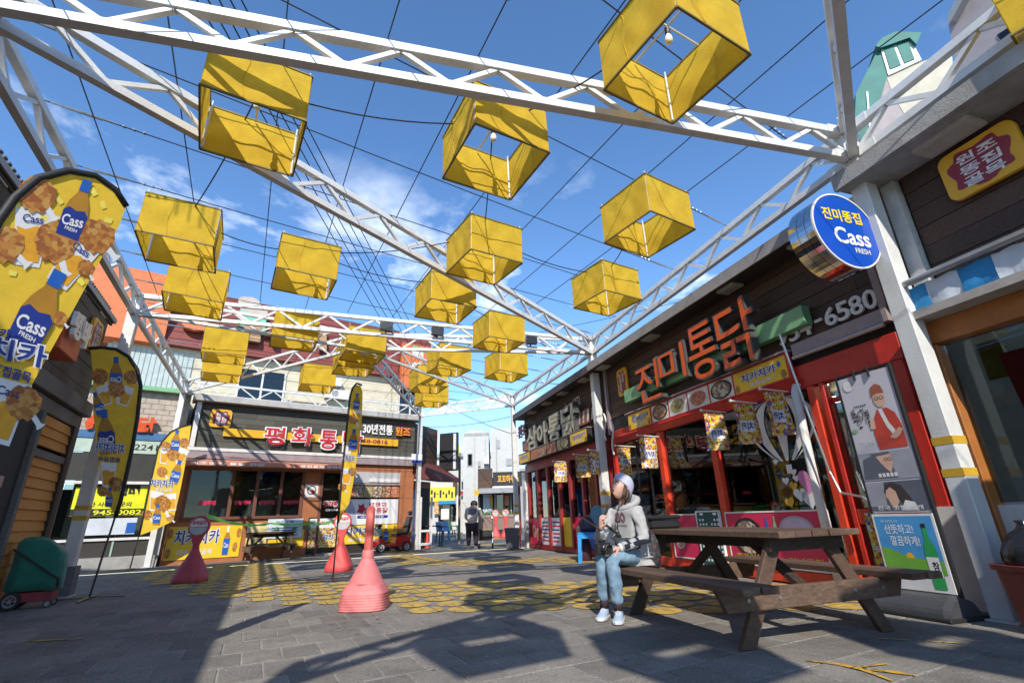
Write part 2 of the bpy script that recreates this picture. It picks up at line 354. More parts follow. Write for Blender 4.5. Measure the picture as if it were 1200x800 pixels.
def paintmat(name, col, thr=0.40):
    m = bpy.data.materials.new(name); m.use_nodes = True; t = m.node_tree; n = t.nodes; l = t.links.new
    b = n['Principled BSDF']; b.inputs['Roughness'].default_value = 0.75
    g = n.new('ShaderNodeNewGeometry'); nz = n.new('ShaderNodeTexNoise'); nz.inputs['Scale'].default_value = 9; nz.inputs['Detail'].default_value = 9; nz.inputs['Roughness'].default_value = 0.75
    n2 = n.new('ShaderNodeTexNoise'); n2.inputs['Scale'].default_value = 60
    l(g.outputs['Position'], nz.inputs['Vector']); l(g.outputs['Position'], n2.inputs['Vector'])
    r = n.new('ShaderNodeMapRange'); r.inputs['From Min'].default_value = thr - 0.08; r.inputs['From Max'].default_value = thr + 0.06
    l(nz.outputs['Fac'], r.inputs['Value'])
    mp = n.new('ShaderNodeMapping'); mp.inputs['Rotation'].default_value = (0, 0, rad(-27.5)); l(g.outputs['Position'], mp.inputs['Vector'])
    bk = n.new('ShaderNodeTexBrick'); bk.inputs['Scale'].default_value = 1; bk.inputs['Brick Width'].default_value = 0.27; bk.inputs['Row Height'].default_value = 0.42; bk.inputs['Mortar Size'].default_value = 0.007
    bk.inputs['Color1'].default_value = (1, 1, 1, 1); bk.inputs['Color2'].default_value = (0.9, 0.9, 0.9, 1); bk.inputs['Mortar'].default_value = (0.3, 0.3, 0.3, 1); l(mp.outputs[0], bk.inputs['Vector'])
    r2 = n.new('ShaderNodeMapRange'); r2.inputs['To Min'].default_value = 0.7; r2.inputs['To Max'].default_value = 1.3; l(n2.outputs['Fac'], r2.inputs['Value'])
    mx = n.new('ShaderNodeMix'); mx.data_type = 'RGBA'; mx.inputs['A'].default_value = (0.16, 0.14, 0.11, 1); mx.inputs['B'].default_value = (*col, 1); l(r.outputs[0], mx.inputs['Factor'])
    m2 = n.new('ShaderNodeMix'); m2.data_type = 'RGBA'; m2.blend_type = 'MULTIPLY'; m2.inputs['Factor'].default_value = 1; l(mx.outputs['Result'], m2.inputs['A']); l(r2.outputs[0], m2.inputs['B'])
    m3 = n.new('ShaderNodeMix'); m3.data_type = 'RGBA'; m3.blend_type = 'MULTIPLY'; m3.inputs['Factor'].default_value = 1; l(m2.outputs['Result'], m3.inputs['A']); l(bk.outputs['Color'], m3.inputs['B'])
    l(m3.outputs['Result'], b.inputs['Base Color'])
    bp = n.new('ShaderNodeBump'); bp.inputs['Strength'].default_value = 0.3; bp.inputs['Distance'].default_value = 0.005
    l(n2.outputs['Fac'], bp.inputs['Height']); l(bp.outputs[0], b.inputs['Normal'])
    return m
M_ypaint = paintmat('road_paint_yellow', (0.56, 0.365, 0.07), 0.45)
M_ypaint2 = paintmat('road_paint_bright', (0.62, 0.36, 0.03), 0.45)

b = B(); R_ = 600
# far sheet with a hole where the real pavers lie (local frame of the paving: a along the street, c across)
A0, A1, C0, C1 = 1.0, 15.0, -5.2, 9.2
def pv(a, c, z=0.0): return U1 * a + U2 * c + Vector((0, 0, z))
for (a0, a1, c0, c1) in ((A1, R_, -R_, R_), (-R_, A0, -R_, R_), (A0, A1, -R_, C0), (A0, A1, C1, R_)):
    b.add([pv(a0, c0), pv(a0, c1), pv(a1, c1), pv(a1, c0)], [(0, 3, 2, 1)] if False else [(0, 1, 2, 3)])
ground = b.done('pavement', M_pavbed, kind='structure', loc=(0, 0, 0))
b = B(); b.add([pv(A0, C0, -0.007), pv(A0, C1, -0.007), pv(A1, C1, -0.007), pv(A1, C0, -0.007)], [(0, 1, 2, 3)])
b.done('joint_bed', M_sand, ground)
def paver_geo(bb, c, w, l, tilt=(0, 0), dz=0):
    h1 = []
    for ins, z in ((0.011, 0.0), (0.0055, -0.004), (0.0055, -0.03)):
        for sa, sc in ((-1, -1), (-1, 1), (1, 1), (1, -1)):
            a = sa * (l / 2 - ins); q = sc * (w / 2 - ins)
            h1.append(c + U1 * a + U2 * q + Vector((0, 0, z + dz + a * tilt[0] + q * tilt[1])))
    fs = [(0, 1, 2, 3)]
    for k in range(4):
        fs.append((k, k + 4, (k + 1) % 4 + 4, (k + 1) % 4)); fs.append((k + 4, k + 8, (k + 1) % 4 + 8, (k + 1) % 4 + 4))
    bb.add(h1, fs)
PW, PL = 0.27, 0.42
cells = []
ir = 0; a = A0 + PL / 2
while a < A1:
    l = min(PL, A1 - (a - PL / 2)); c = C0 + (0 if ir % 2 else PW / 2)
    if ir % 2 == 0: cells.append((a, C0 + PW / 4, l, PW / 2))
    while c + PW <= C1 + 1e-6: cells.append((a, c + PW / 2, l, PW)); c += PW
    if C1 - c > .02: cells.append((a, (c + C1) / 2, l, C1 - c))
    a += PL; ir += 1
def inview(p):
    q = RC.transposed() @ (p - CAMP)
    if q.z < 0.3: return None
    x, y = 600 + FOC * q.x / q.z, 400 + FOC * q.y / q.z
    return (x, y, q.z) if -20 < x < 1220 and y < 830 else None
full = []; rest = []
for a, c, l, w in cells:
    v = inview(pv(a, c))
    (full if v and l == PL and w == PW else rest).append((a, c, l, v[2] if v else 99, w))
full.sort(key=lambda t: t[3])
rest += full[300:]; full = full[:300]
bb = B(); paver_geo(bb, Vector((0, 0, 0)), PW, PL); pm0 = bb.done('paver', M_paver, ground)
for i, (a, c, l, d, w) in enumerate(full):
    o = pm0 if i == 0 else pm0.copy()
    if i: COL.objects.link(o); o.parent = ground
    o.location = pv(a, c, random.uniform(-0.0025, 0.0)); o.rotation_euler = (random.uniform(-0.006, 0.006), random.uniform(-0.006, 0.006), random.uniform(-0.008, 0.008))
bb = B()
for a, c, l, d, w in rest: paver_geo(bb, pv(a, c), w, l, (random.uniform(-.004, .004), random.uniform(-.004, .004)), random.uniform(-0.0025, 0))
bb.done('far_pavers', M_paver, ground, kind='stuff')
# stains, gum and damp patches with outlines of their own
M_stain = mat('dark_stain', (.075, .07, .065), .8, var=.3); rs_ = random.Random(21); bb = B()
for i in range(170):
    p = Vector((rs_.uniform(-5, 5), 2.6 + 8 * rs_.random() ** 1.4, 0)); r = rs_.uniform(.008, .024); k = rs_.randint(6, 9)
    bb.poly([(p.x + r * rs_.uniform(.6, 1.2) * math.cos(2 * math.pi * j / k), p.y + r * rs_.uniform(.6, 1.2) * math.sin(2 * math.pi * j / k), .0018) for j in range(k)])
bb.done('gum_spots', M_stain, ground, kind='stuff')
M_litter = mat('pale_litter', (.5, .48, .44), .8); bb = B()
for i in range(60):
    p = Vector((rs_.uniform(-4.5, 4.5), 2.6 + 7 * rs_.random() ** 1.3, 0)); a = rs_.uniform(0, 6); r = rs_.uniform(.006, .016)
    bb.add([(p.x + r * math.cos(a + q_) * f, p.y + r * math.sin(a + q_) * f, .002 + h_) for q_, f, h_ in ((0, 1, .0), (1.2, .5, .006), (3.1, 1.1, .001), (4.6, .5, .004))], [(0, 1, 2, 3)])
bb.done('leaf_litter', M_litter, ground, kind='stuff')
# painted circles, honeycomb
def inside(p, poly):
    r = False; n = len(poly)
    for i in range(n):
        x0, y0 = poly[i]; x1, y1 = poly[i - 1]
        if (y0 > p[1]) != (y1 > p[1]) and p[0] < (x1 - x0) * (p[1] - y0) / (y1 - y0) + x0: r = not r
    return r
bandN = [(4.2, 4.9), (.77, 5.45), (-1.2, 5.8), (-2.9, 6.75), (-5.2, 8.2), (-7.6, 10.6), (-8.4, 12.6), (-7.2, 14.2), (-5.4, 12.6), (-4.6, 10.2), (-3.4, 9.0), (-2.2, 8.45), (-0.8, 8.3), (0.6, 7.9), (3.2, 7.0)]
bandF = [(-4.2, 16.8), (-3.3, 13.2), (-2.4, 11.8), (-1.2, 11.0), (0.4, 11.2), (1.7, 11.0), (1.35, 12.6), (0.0, 12.6), (-1.3, 12.5), (-2.2, 13.4), (-3.0, 15.4), (-3.6, 17.0)]
dots = []
for poly in (bandN, bandF):
    for i in range(-60, 60):
        for j in range(-60, 60):
            p = U1 * ((i + (j % 2) * 0.5) * 0.44) + U2 * (j * 0.385) + Vector((0.1, 6.2, 0))
            if inside((p.x, p.y), poly): dots.append(p)
dots.sort(key=lambda p: p.y)
print('dots', len(dots))
b0 = B(); b0.disc(0, 0, 0, 0.195, n=20); dot0 = b0.done('painted_circle', M_ypaint, ground)
first = True; bb = B()
for i, p in enumerate(dots):
    if i < 300:
        o = dot0 if first else dot0.copy()
        if not first: COL.objects.link(o); o.parent = ground
        first = False
        o.location = (p.x, p.y, 0.0045); o.rotation_euler = (0, 0, random.random() * 6); o.scale = (random.uniform(.92, 1.04),) * 3
    else: bb.disc(p.x, p.y, 0.0045, 0.195)
if bb.v: bb.done('far_painted_circles', M_ypaint, ground, kind='stuff')
# brushed arrows in the near paving
def stroke(pts, w):
    g = [P(*p) for p in pts]; vs = []
    for i, p in enumerate(g):
        d = (g[min(i + 1, len(g) - 1)] - g[max(i - 1, 0)]).normalized(); s = Vector((-d.y, d.x, 0)) * w * (0.35 if i in (0, len(g) - 1) else 1) * random.uniform(.8, 1.2)
        vs += [p + s + Vector((0, 0, .005)), p - s + Vector((0, 0, .005))]
    return vs, [(2 * i, 2 * i + 1, 2 * i + 3, 2 * i + 2) for i in range(len(g) - 1)]
for k, sts in enumerate(([((944, 774), (980, 778), (1010, 784), (1046, 798)), ((1005, 782), (1040, 778)), ((1012, 784), (1050, 788), (1075, 792))], [((1028, 748), (1065, 750)), ((1080, 751), (1130, 754))], [((24, 752), (60, 750), (100, 748))])):
    bb = B()
    for st in sts: bb.add(*stroke(st, 0.028))
    bb.done('painted_arrow', M_ypaint2, ground)
for (p0, p1) in (((562, 634), (598, 628)), ((545, 640), (600, 636)), ((520, 647), (600, 641))):
    bb = B(); bb.add(*stroke((p0, ((p0[0] + p1[0]) / 2, (p0[1] + p1[1]) / 2), p1), 0.35)); bb.done('painted_stripe', M_ypaint, ground)

# ================================================================== CANOPY FRAME
N_ = {}
for k, p in dict(R1=(1000, 186), R2=(694, 414), R3=(601, 475), B=(493, 487.5), L3=(215, 460), L2=(157, 367), L1=(-57, -1), C=(420, 408)).items():
    q = P(*p, 4.62); N_[k] = Vector((q.x, q.y, 0))
N_['R0'] = N_['R1'] + (N_['R1'] - N_['R2']); N_['L0'] = N_['L1'] + (N_['L1'] - N_['L2']) * 0.95
ZB, ZT = 4.62, 4.97
frame = thing('canopy_frame', 'white welded steel truss canopy spanning the square on square posts', 'canopy frame', (0, 9, 0))
def zz(p, z): return Vector((p.x, p.y, z))
def truss(a, b_, w=0.075, zb=ZB, zt=ZT, bay=0.9, inset=0.05):
    d = (b_ - a); Ln = d.length; d.normalize(); a = a + d * inset; Ln -= 2 * inset
    bb = B()
    bb.bar(zz(a, zb), zz(a + d * Ln, zb), w); bb.bar(zz(a, zt), zz(a + d * Ln, zt), w)
    t = bb.done('truss', M_white, frame)
    pd = Vector((-d.y, d.x, 0)) * (w * .56)
    for x in (.13, Ln - .13):
        for z in (zb, zt):
            for sg in (-1, 1):
                c0 = zz(a + d * x, z) + pd * sg; B().bar(c0 - d * .11, c0 + d * .11, .008, w * 1.25).done('gusset_plate', M_white, t)
    n = max(2, round(Ln / bay)); st = Ln / n
    for i in range(n):
        x0, xm, x1 = i * st, (i + .5) * st, (i + 1) * st
        for (p, zp, q, zq) in ((x0 + .03, zb + w / 2, xm - .02, zt - w / 2), (xm + .02, zt - w / 2, x1 - .03, zb + w / 2)):
            B().bar(zz(a + d * p, zp), zz(a + d * q, zq), w * .55).done('brace', M_white, t)
    for x in (0.02, Ln - 0.02):
        B().bar(zz(a + d * x, zb + w / 2), zz(a + d * x, zt - w / 2), w * .6).done('brace', M_white, t)
for a, b_, w in (('L1', 'R1', .085), ('L1', 'R2', .08), ('L1', 'L2', .08), ('L2', 'L3', .07), ('L2', 'R2', .07), ('L2', 'C', .06), ('L3', 'C', .06), ('C', 'R2', .06), ('C', 'R3', .06), ('C', 'B', .06),
                 ('L3', 'B', .06), ('B', 'R3', .06), ('R1', 'R2', .08), ('R2', 'R3', .07), ('R0', 'R1', .085), ('R1', 'L0', .085)):
    truss(N_[a], N_[b_], w)
M_band = mat('yellow_band', (0.55, 0.33, 0.03), 0.5)
for k in ('R1', 'R2', 'R3', 'B', 'L3', 'L2', 'L1', 'R0', 'L0'):
    p = N_[k]; az = rad(-26 if k[0] == 'L' else (-17 if k[0] == 'R' else 53)); s = 0.085 if k in ('R1', 'R2', 'L2') else 0.07
    fx = Vector((math.sin(az), math.cos(az), 0)); fy = Vector((fx.y, -fx.x, 0))
    def col(z0, z1, s): return [p + fx * (a * s) + fy * (c * s) + Vector((0, 0, z)) for z in (z0, z1) for a, c in ((-1, -1), (-1, 1), (1, 1), (1, -1))]
    bb = B(); bb.hexa(col(0.012, ZT + 0.04, s)); post = bb.done('post', M_post, frame, bevel=.008)
    bb = B(); bb.hexa(col(0.0, 0.012, s * 1.7)); bb.done('base_plate', M_post, post)
    if k in ('R1', 'R2', 'R3', 'L2'):
        py = {'R1': (515, 552), 'R2': (577, 592), 'R3': (592, 600), 'L2': (594, 606)}[k]
        for y in py:
            z = zat(p.x, p.y, y); bb = B(); bb.hexa(col(z - .045, z + .025, s + .003)); bb.done('stripe', M_band, post)
    if k == 'L2':
        bb = B(); bb.hexa(col(0.012, 0.42, s * 1.5)); bb.done('plinth', mat('plinth_grey', (.16, .16, .16), .8), post)
    if k == 'B':
        bb = B(BF.M); x0, y1 = BF.at(484, 531, .5); x1, y0 = BF.at(496, 542, .5); bb.box(x0, x1, y0, y1, .36, .39); bb.done('notice', M_vinyl_w, post)
        bb = B(BF.M); bb.box(x0, x1, y0, y0 + (y1 - y0) * .3, .391, .395); bb.done('notice_band', M_navy, post)
# spotlights clamped on the rear truss
for i, (px, py, lab) in enumerate(((458, 366, 'black floodlight clamped on the middle truss, left of two'), (520, 378, 'black floodlight clamped on the middle truss, nearer the right posts'), (655, 372, 'black floodlight clamped on truss by the middle right post'))):
    q = P(px, py, ZB + .1); d = (N_['R2'] - N_['L2']).normalized(); t_ = (Vector((q.x, q.y, 0)) - N_['L2']).dot(d); c0 = N_['L2'] + d * t_
    t = thing('floodlight', lab, 'floodlight', zz(c0, ZB + .15), 'floodlights clamped on the middle truss')
    y_ = Vector((-d.y, d.x, 0)); c1 = zz(c0, ZB + .16) + y_ * -.09
    B().add([c1 + d * (a * .13) + y_ * (b2 * .05) + Vector((0, 0, c * .09)) for c in (-1, 1) for a, b2 in ((-1, -1), (1, -1), (1, 1), (-1, 1))], [(0, 3, 2, 1), (4, 5, 6, 7), (0, 1, 5, 4), (1, 2, 6, 5), (2, 3, 7, 6), (3, 0, 4, 7)]).done('housing', M_blackp, t)
    B().bar(c1, zz(c0, ZB + .04), .03).done('bracket', M_blackp, t)

# ================================================================== LANTERNS
LW, LH = 0.85, 0.57
a1 = rad(-30.5); V1 = Vector((math.sin(a1), math.cos(a1), 0)); V2 = Vector((V1.y, -V1.x, 0))
ZL = 5.0
def build_lantern():
    t = thing('lantern', 'x', 'lantern', (0, 0, 0), 'yellow cloth box lanterns hung from the cables')
    h = LW / 2
    cs = [(-h, -h), (h, -h), (h, h), (-h, h)]
    for k in range(4):
        p, q = Vector((*cs[k], 0)), Vector((*cs[(k + 1) % 4], 0)); nrm = Vector((q - p).normalized()).cross(Vector((0, 0, 1)))
        rr = random.Random(k); ph = [rr.uniform(0, 6) for _ in range(4)]
        def fn(u, v, off=0.0):
            e = math.sin(math.pi * u) * math.sin(math.pi * v)
            d = e * (-.016 + .008 * math.sin(u * 11 + ph[0] + v * 3) + .006 * math.sin(v * 8 + ph[1]) + .007 * math.sin((u * 3 - v) * 6 + ph[2]))
            return p + (q - p) * (.008 + .984 * u) + Vector((0, 0, -LH * v)) + nrm * (d + off)
        bb = B(); bb.grid(lambda u, v: fn(u, v), 16, 10); pn = bb.done('cloth_panel', M_yel, t, smooth=True)
        B().tube([fn(.36 + .02 * math.sin(i), i / 8, .003) for i in range(9)], .0035, 4).done('seam', M_yel, pn); B().tube([fn(i / 8, .985, .003) for i in range(9)], .005, 4).done('hem', M_yel, pn)
    for z, nm in ((0, 'top_rim'), (-LH, 'bottom_rim')):
        bb = B()
        for k in range(4): bb.bar((*cs[k], z), (*cs[(k + 1) % 4], z), .017)
        bb.done(nm, M_lframe, t)
    bb = B()
    for k in range(4): bb.tube([(cs[k][0] * .95, cs[k][1] * .95, -.01), (cs[k][0] * .95, cs[k][1] * .95, -LH + .01)], .011, 6)
    bb.tube([(-h * .95, 0, -.02), (h * .95, 0, -.02)], .011, 6); bb.tube([(0, -h * .95, -.035), (0, h * .95, -.035)], .011, 6)
    for k in range(4): bb.tube([(cs[k][0] * .95, cs[k][1] * .95, -.02), (cs[k][0] * .95, cs[k][1] * .95, .05)], .007, 5)
    bb.done('inner_tubing', M_post, t)
    bb = B(); bb.lathe([(.0, -.05), (.022, -.05), (.024, -.12), (.0, -.12)], n=10); s_ = bb.done('socket', M_blackp, t)
    bb = B(); bb.lathe([(.014, -.12), (.03, -.16), (.036, -.19), (.03, -.22), (.012, -.235), (.0, -.236)], n=12); bb.done('bulb', mat('bulb_glass', (.85, .85, .83), .2, bump=0), s_, smooth=True)
    return t
lan0 = build_lantern()
LANT = [((796, 5), 'topmost yellow box lantern crossing the upper picture edge near the post'), ((557, 147), 'yellow box lantern hanging under the nearest truss with its bulb visible'),
        ((232, 101), 'large yellow box lantern hanging in front of the upper left truss'), ((760, 247), 'yellow box lantern hanging nearest the blue round beer sign'),
        ((551, 290), 'yellow box lantern hanging against the clear sky in the middle, above the diagonal truss end'), ((160, 269), 'large yellow box lantern between the black topped flag and the red roof'),
        ((708, 339), 'yellow box lantern hanging just left of the long right hand truss'), ((505, 350), 'yellow box lantern with a broad dark fold, below the diagonal truss'),
        ((325, 312), 'yellow box lantern with three vertical stripe shadows, above the middle truss'), ((190, 342), 'yellow box lantern directly beneath the large left one, over the middle truss'),
        ((575, 393), 'yellow box lantern just left of the middle right post top'), ((586, 434), 'lowest yellow box lantern near the farthest right post'),
        ((320, 391), 'yellow box lantern seen through the middle truss before brown roof letters'), ((235, 410), 'upper yellow box lantern of the stacked pair before the pale upper wall'),
        ((235, 435), 'lower yellow box lantern of the stacked pair before the pale upper wall'), ((407, 409), 'yellow box lantern in front of the joint where five trusses meet'),
        ((396, 427), 'yellow box lantern with crossed seams, behind the truss joint'), ((354, 449), 'small yellow box lantern before the pale wall over the red sign letters'),
        ((515, 427), 'small yellow box lantern before the orange vertical roof sign'), ((490, 450), 'small yellow box lantern partly hidden behind a bigger one by the corner post'),
        ((496, 469), 'farthest small yellow box lantern by the back corner post')]
lpos = []
for (p, lab) in LANT:
    q = P(p[0], p[1], ZL - LH); lpos.append((q + (V1 + V2) * (LW / 2), lab))
q = P(1182, 44, ZL - LH); lpos.append((q + (V1 * -1 + V2) * (LW / 2), 'yellow box lantern cut by the upper right picture corner'))
for x, y in ((-.1, 2.0 - .15), (.05, -.05), (-.1, -2.0), (1.25, -2.5), (3.1, -2.5)):
    lpos.append((Vector((x, y, ZL)), 'yellow box lantern overhead out of the picture, casting ' + {2.0 - .15: 'the far shadow', -.05: 'the shadow on the painted circles', -2.0: 'the large middle shadow'}.get(y, 'the shadow before the picnic table' if x < 2 else 'the shadow at lower right')))
for i, (p, lab) in enumerate(lpos):
    rz = -a1 + rad(random.uniform(-2.0, 2.0)) if i < 22 else -a1
    loc = (p.x, p.y, ZL)
    if i == 0: lan0.location = loc; lan0.rotation_euler = (rad(1), 0, rz); lan0['label'] = lab
    else: dup(lan0, loc, label=lab, rot=(rad(random.uniform(-2, 2)), rad(random.uniform(-2, 2)), rz))

# ================================================================== CABLES
def hit(p, d, a, b_):
    e = b_ - a; den = d.x * e.y - d.y * e.x
    if abs(den) < 1e-6: return None
    w = a - p; t = (w.x * e.y - w.y * e.x) / den; s = (w.x * d.y - w.y * d.x) / den
    return t, s
def cable(p, q, lab, buckle=0, r=.0065, sag=.03, name='cable', group='thin black cables holding the lanterns'):
    n = 10; pts = [p.lerp(q, i / n) - Vector((0, 0, sag * 4 * (i / n) * (1 - i / n))) for i in range(n + 1)]
    bb = B().tube(pts, r, 5)
    t = bb.done(name, M_wire, None, loc=p, label=lab, cat='cable', group=group)
    if buckle:
        d = (q - p).normalized()
        for e in range(buckle):
            s = p if e == 0 else q; dd = d if e == 0 else -d
            bb = B().tube([s + dd * .06, s + dd * .16], .010, 6).tube([s + dd * .16, s + dd * .19, s + dd * .47, s + dd * .5], [.008, .017, .017, .008], 6).tube([s + dd * .5, s + dd * .62], .009, 6)
            for k in range(3): bb.lathe([(.0, -.012), (.018, -.012), (.018, .012), (0, .012)], s + dd * (.66 + .09 * k), 6)
            bb.done('turnbuckle', M_steel, t)
    return t
d2 = Vector((math.sin(rad(55)), math.cos(rad(55)), 0)); d1 = Vector((math.sin(rad(-28.5)), math.cos(rad(-28.5)), 0))
lrow = (N_['L3'] - N_['L1']); k = 0
ORD = ' first second third fourth fifth sixth seventh eighth ninth tenth eleventh twelfth thirteenth fourteenth'.split(' ')
cross_lab = 'thin black cross cable with steel tensioners, %s counted from the upper picture edge'
for s in (-0.20, -0.08, 0.03, .115, .20, .285, .37, .455, .54, .63, .72, .81, .90):
    p = N_['L1'] + lrow * s; best = None
    for a, b_ in (('R0', 'R1'), ('R1', 'R2'), ('R2', 'R3'), ('R3', 'B'), ('L3', 'B')):
        h = hit(p, d2, N_[a], N_[b_])
        if h and 0 <= h[1] <= 1 and h[0] > .5 and (best is None or h[0] < best): best = h[0]
    if best: k += 1; cable(zz(p, ZT + .07), zz(p + d2 * best, ZT + .07), cross_lab % ORD[k], 2)
k = 0
for x in (-3.27, -2.45, -1.55, -.72, .09, 1.0, 1.9, 2.75, 3.5):
    p = Vector((x, 2.75 + .25 * x, 0)) - d1 * 4.6; best = None
    for a, b_ in (('L2', 'R2'), ('R1', 'R2'), ('R2', 'R3'), ('B', 'R3')):
        h = hit(p, d1, N_[a], N_[b_])
        if h and -.0 <= h[1] <= 1 and h[0] > 4.8 and (best is None or h[0] < best): best = h[0]
    if best: k += 1; cable(zz(p, ZT + .085), zz(p + d1 * best, ZT + .085), 'thin black lengthwise cable over the near lanterns, %s counted from the left' % ORD[k], 0)
for (p0, p1) in ((( -.45, 9.9), (-3.3, 17.0)), ((-1.6, 10.1), (-4.6, 16.8)), ((-2.6, 9.9), (-6.0, 15.8)), ((-4.2, 9.6), (-7.4, 14.8)), ((.6, 10.8), (-1.6, 16.9))):
    cable(Vector((*p0, ZT + .085)), Vector((*p1, ZT + .085)), 'thin black lengthwise cable over the farther half, ' + {-.45: 'second from the right', -1.6: 'middle one', -2.6: 'second from the left', -4.2: 'leftmost', .6: 'rightmost'}[p0[0]])
# slack supply cords between lanterns
cords = [(1, 4), (2, 1), (5, 8), (8, 4), (4, 6), (5, 2), (9, 5), (7, 10), (8, 7), (1, 0), (3, 6)]
CORDLAB = ['between the two lanterns right of the diagonal truss', 'between the upper left and upper middle lanterns', 'between the big left lantern and the striped one', 'between the striped lantern and the middle one', 'between the middle lantern and the one by the right truss', 'between the two largest left lanterns', 'between the two stacked left lanterns', 'from the folded lantern towards the middle right post', 'from the striped lantern to the folded one', 'between the upper middle lantern and the topmost one', 'between the two lanterns nearest the right truss']
for i, (a, b_) in enumerate(cords):
    pa, pb = lpos[a][0], lpos[b_][0]
    cable(Vector((pa.x, pa.y, ZL + .03)), Vector((pb.x, pb.y, ZL + .03)), 'slack black supply cord looping ' + CORDLAB[i], 0, .008, .16, 'supply_cord', 'slack supply cords between the lanterns')
# utility lines crossing high above
for i in range(5):
    p = P(232 + i * 13, -4, 8.2); q = P(447 + i * 8, 372, 8.2)
    e = (q - p); cable(p - e * .35, q + e * .45, 'overhead utility line running above the canopy towards the red roof, %s from the left' % ORD[i + 1], 0, .012, .12, 'utility_line', 'bundle of overhead utility lines')
for i, (a, b_, z0, z1) in enumerate((((548, 405), (1000, 300), 7.4, 6.2), ((500, 460), (640, 520), 6.5, 5.2), ((515, 425), (700, 452), 6.8, 6.3), ((498, 500), (660, 470), 6.6, 6.6))):
    p = atY(*a, 27); q = atY(*b_, 19); cable(p, q, 'overhead line hanging across the far end of the lane, ' + ('steeply rising to the right', 'falling to the right', 'nearly level and highest', 'nearly level and lowest')[i], 0, .014, .3, 'utility_line', 'lines over the far lane')
# ================================================================== RIGHT ROW: chicken shop with red frames
M_glassb = glassmat('dark_shop_glass', (.55, .58, .56), .28)
def fb(F=RF): return B(F.M)
def fbox(name, m, par, x0, x1, y0, y1, n0, n1, F=RF, bevel=0.0, label=None):
    return B(F.M).box(x0, x1, y0, y1, n0, n1).done(name, m, par, bevel=bevel, label=label)
def fit(s, name, m, par, F, pl, pr, pt, pb, n, bold=0.0, depth=0.0, label=None, mirror=False):
    """letters between picture columns pl..pr and rows pt..pb, on the plane at distance n"""
    xm, ym = (pl + pr) / 2, (pt + pb) / 2
    x0 = F.at(pl, ym, n)[0]; x1 = F.at(pr, ym, n)[0]; y1 = F.at(xm, pt, n)[1]; y0 = F.at(xm, pb, n)[1]
    return text(s, name, m, par, F, x0, y0, x1 - x0, y1 - y0, n, bold, depth, label=label, mirror=mirror)
def planks(par, F, x0, x1, y0, y1, n, mats, rows, ln=2.2, th=.022, name='plank'):
    hgt = (y1 - y0) / rows
    for r in range(rows):
        x = x0; off = random.uniform(.3, 1) * ln
        while x < x1 - .05:
            e = min(x1, x + off); off = ln
            if x1 - e < .3: e = x1
            d = random.uniform(-.004, .004)
            B(F.M).box(x + .003, e - .003, y0 + r * hgt + .004, y0 + (r + 1) * hgt - .004, n - th, n + d).done(name, random.choice(mats), par)
            x = e
WD = [M_wood_d, M_wood_d2, M_wood_d3]
M_mauve = mat('mauve_trim', (0.30, 0.24, 0.25), 0.5, dirt=.4, dirtcol=(.2, .15, .12))
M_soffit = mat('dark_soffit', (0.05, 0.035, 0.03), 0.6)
M_light = mat('light_diffuser', (0.42, 0.40, 0.36), 0.4, bump=0)
M_lframe2 = mat('light_frame', (0.48, 0.45, 0.40), 0.5)
M_green = mat('green_board', (0.19, 0.40, 0.20), 0.45, var=.1)
M_orange = mat('orange_acrylic', (0.66, 0.085, 0.012), 0.35, var=.05, bump=0)
M_letter_side = mat('letter_return', (0.075, 0.075, 0.075), 0.4)
M_yelsign = mat('yellow_sign', (0.72, 0.38, 0.02), 0.4, var=.05, bump=0)
M_maroon = mat('maroon_print', (0.26, 0.02, 0.04), 0.45, bump=0)
M_grey = mat('grey_paint', (0.30, 0.30, 0.31), .5)
M_plate = mat('white_plate', (0.66, 0.64, 0.62), .4, bump=0)
M_aww = mat('awning_white', (.55, .60, .66), .7, var=.1, dirt=.3)
M_tile = mat('floor_tile', (0.25, 0.23, 0.21), .4)
M_lamp = mat('lamp_globe', (0.9, 0.8, 0.6), .4, emit=(1.0, 0.82, 0.55), estr=9.0, bump=0)
M_led = mat('blue_led', (0.05, 0.06, 0.8), .4, emit=(0.04, 0.05, 1.0), estr=2.2, bump=0)

def old_badge(par, F, cx, cy, w, h, n, vertical=False):
    """yellow rounded plate with a maroon cloud and white characters"""
    def rr(w, h, r, k=5):
        pts = []
        for (sx, sy, a0) in ((1, 1, 0), (-1, 1, 90), (-1, -1, 180), (1, -1, 270)):
            for i in range(k + 1):
                a = rad(a0 + 90 * i / k); pts.append((cx + sx * (w / 2 - r) + r * math.cos(a), cy + sy * (h / 2 - r) + r * math.sin(a)))
        return pts
    bd = B(F.M).prism(rr(w, h, min(w, h) * .18), n - .05, n).done('badge', M_yelsign, par, bevel=.004)
    pts = []
    for i in range(40):
        a = 2 * math.pi * i / 40; r = 1 + .10 * math.sin(a * 7)
        pts.append((cx + .38 * w * r * math.copysign(abs(math.cos(a)) ** .7, math.cos(a)), cy + .40 * h * r * math.copysign(abs(math.sin(a)) ** .7, math.sin(a)), n + .003))
    B(F.M).poly(pts).done('cloud_print', M_maroon, bd)
    if vertical:
        for c in range(2):
            for r in range(4 if c == 0 else 2):
                ch = ['집조', '동원', '골', '목'][r] if False else ('동집골목' if c == 0 else '원조')[r]
                text(ch, 'character', M_vinyl_w, bd, F, cx + (-.26 if c == 0 else .03) * w, cy + (.17 - .17 * r) * h, .22 * w, .15 * h, n + .006, .02)
    else:
        for r, s in enumerate(('원조', '똥집', '골목')):
            text(s, 'character', M_vinyl_w, bd, F, cx - .26 * w, cy + (.12 - .24 * r) * h, .52 * w, .20 * h, n + .006, .02)
    return bd

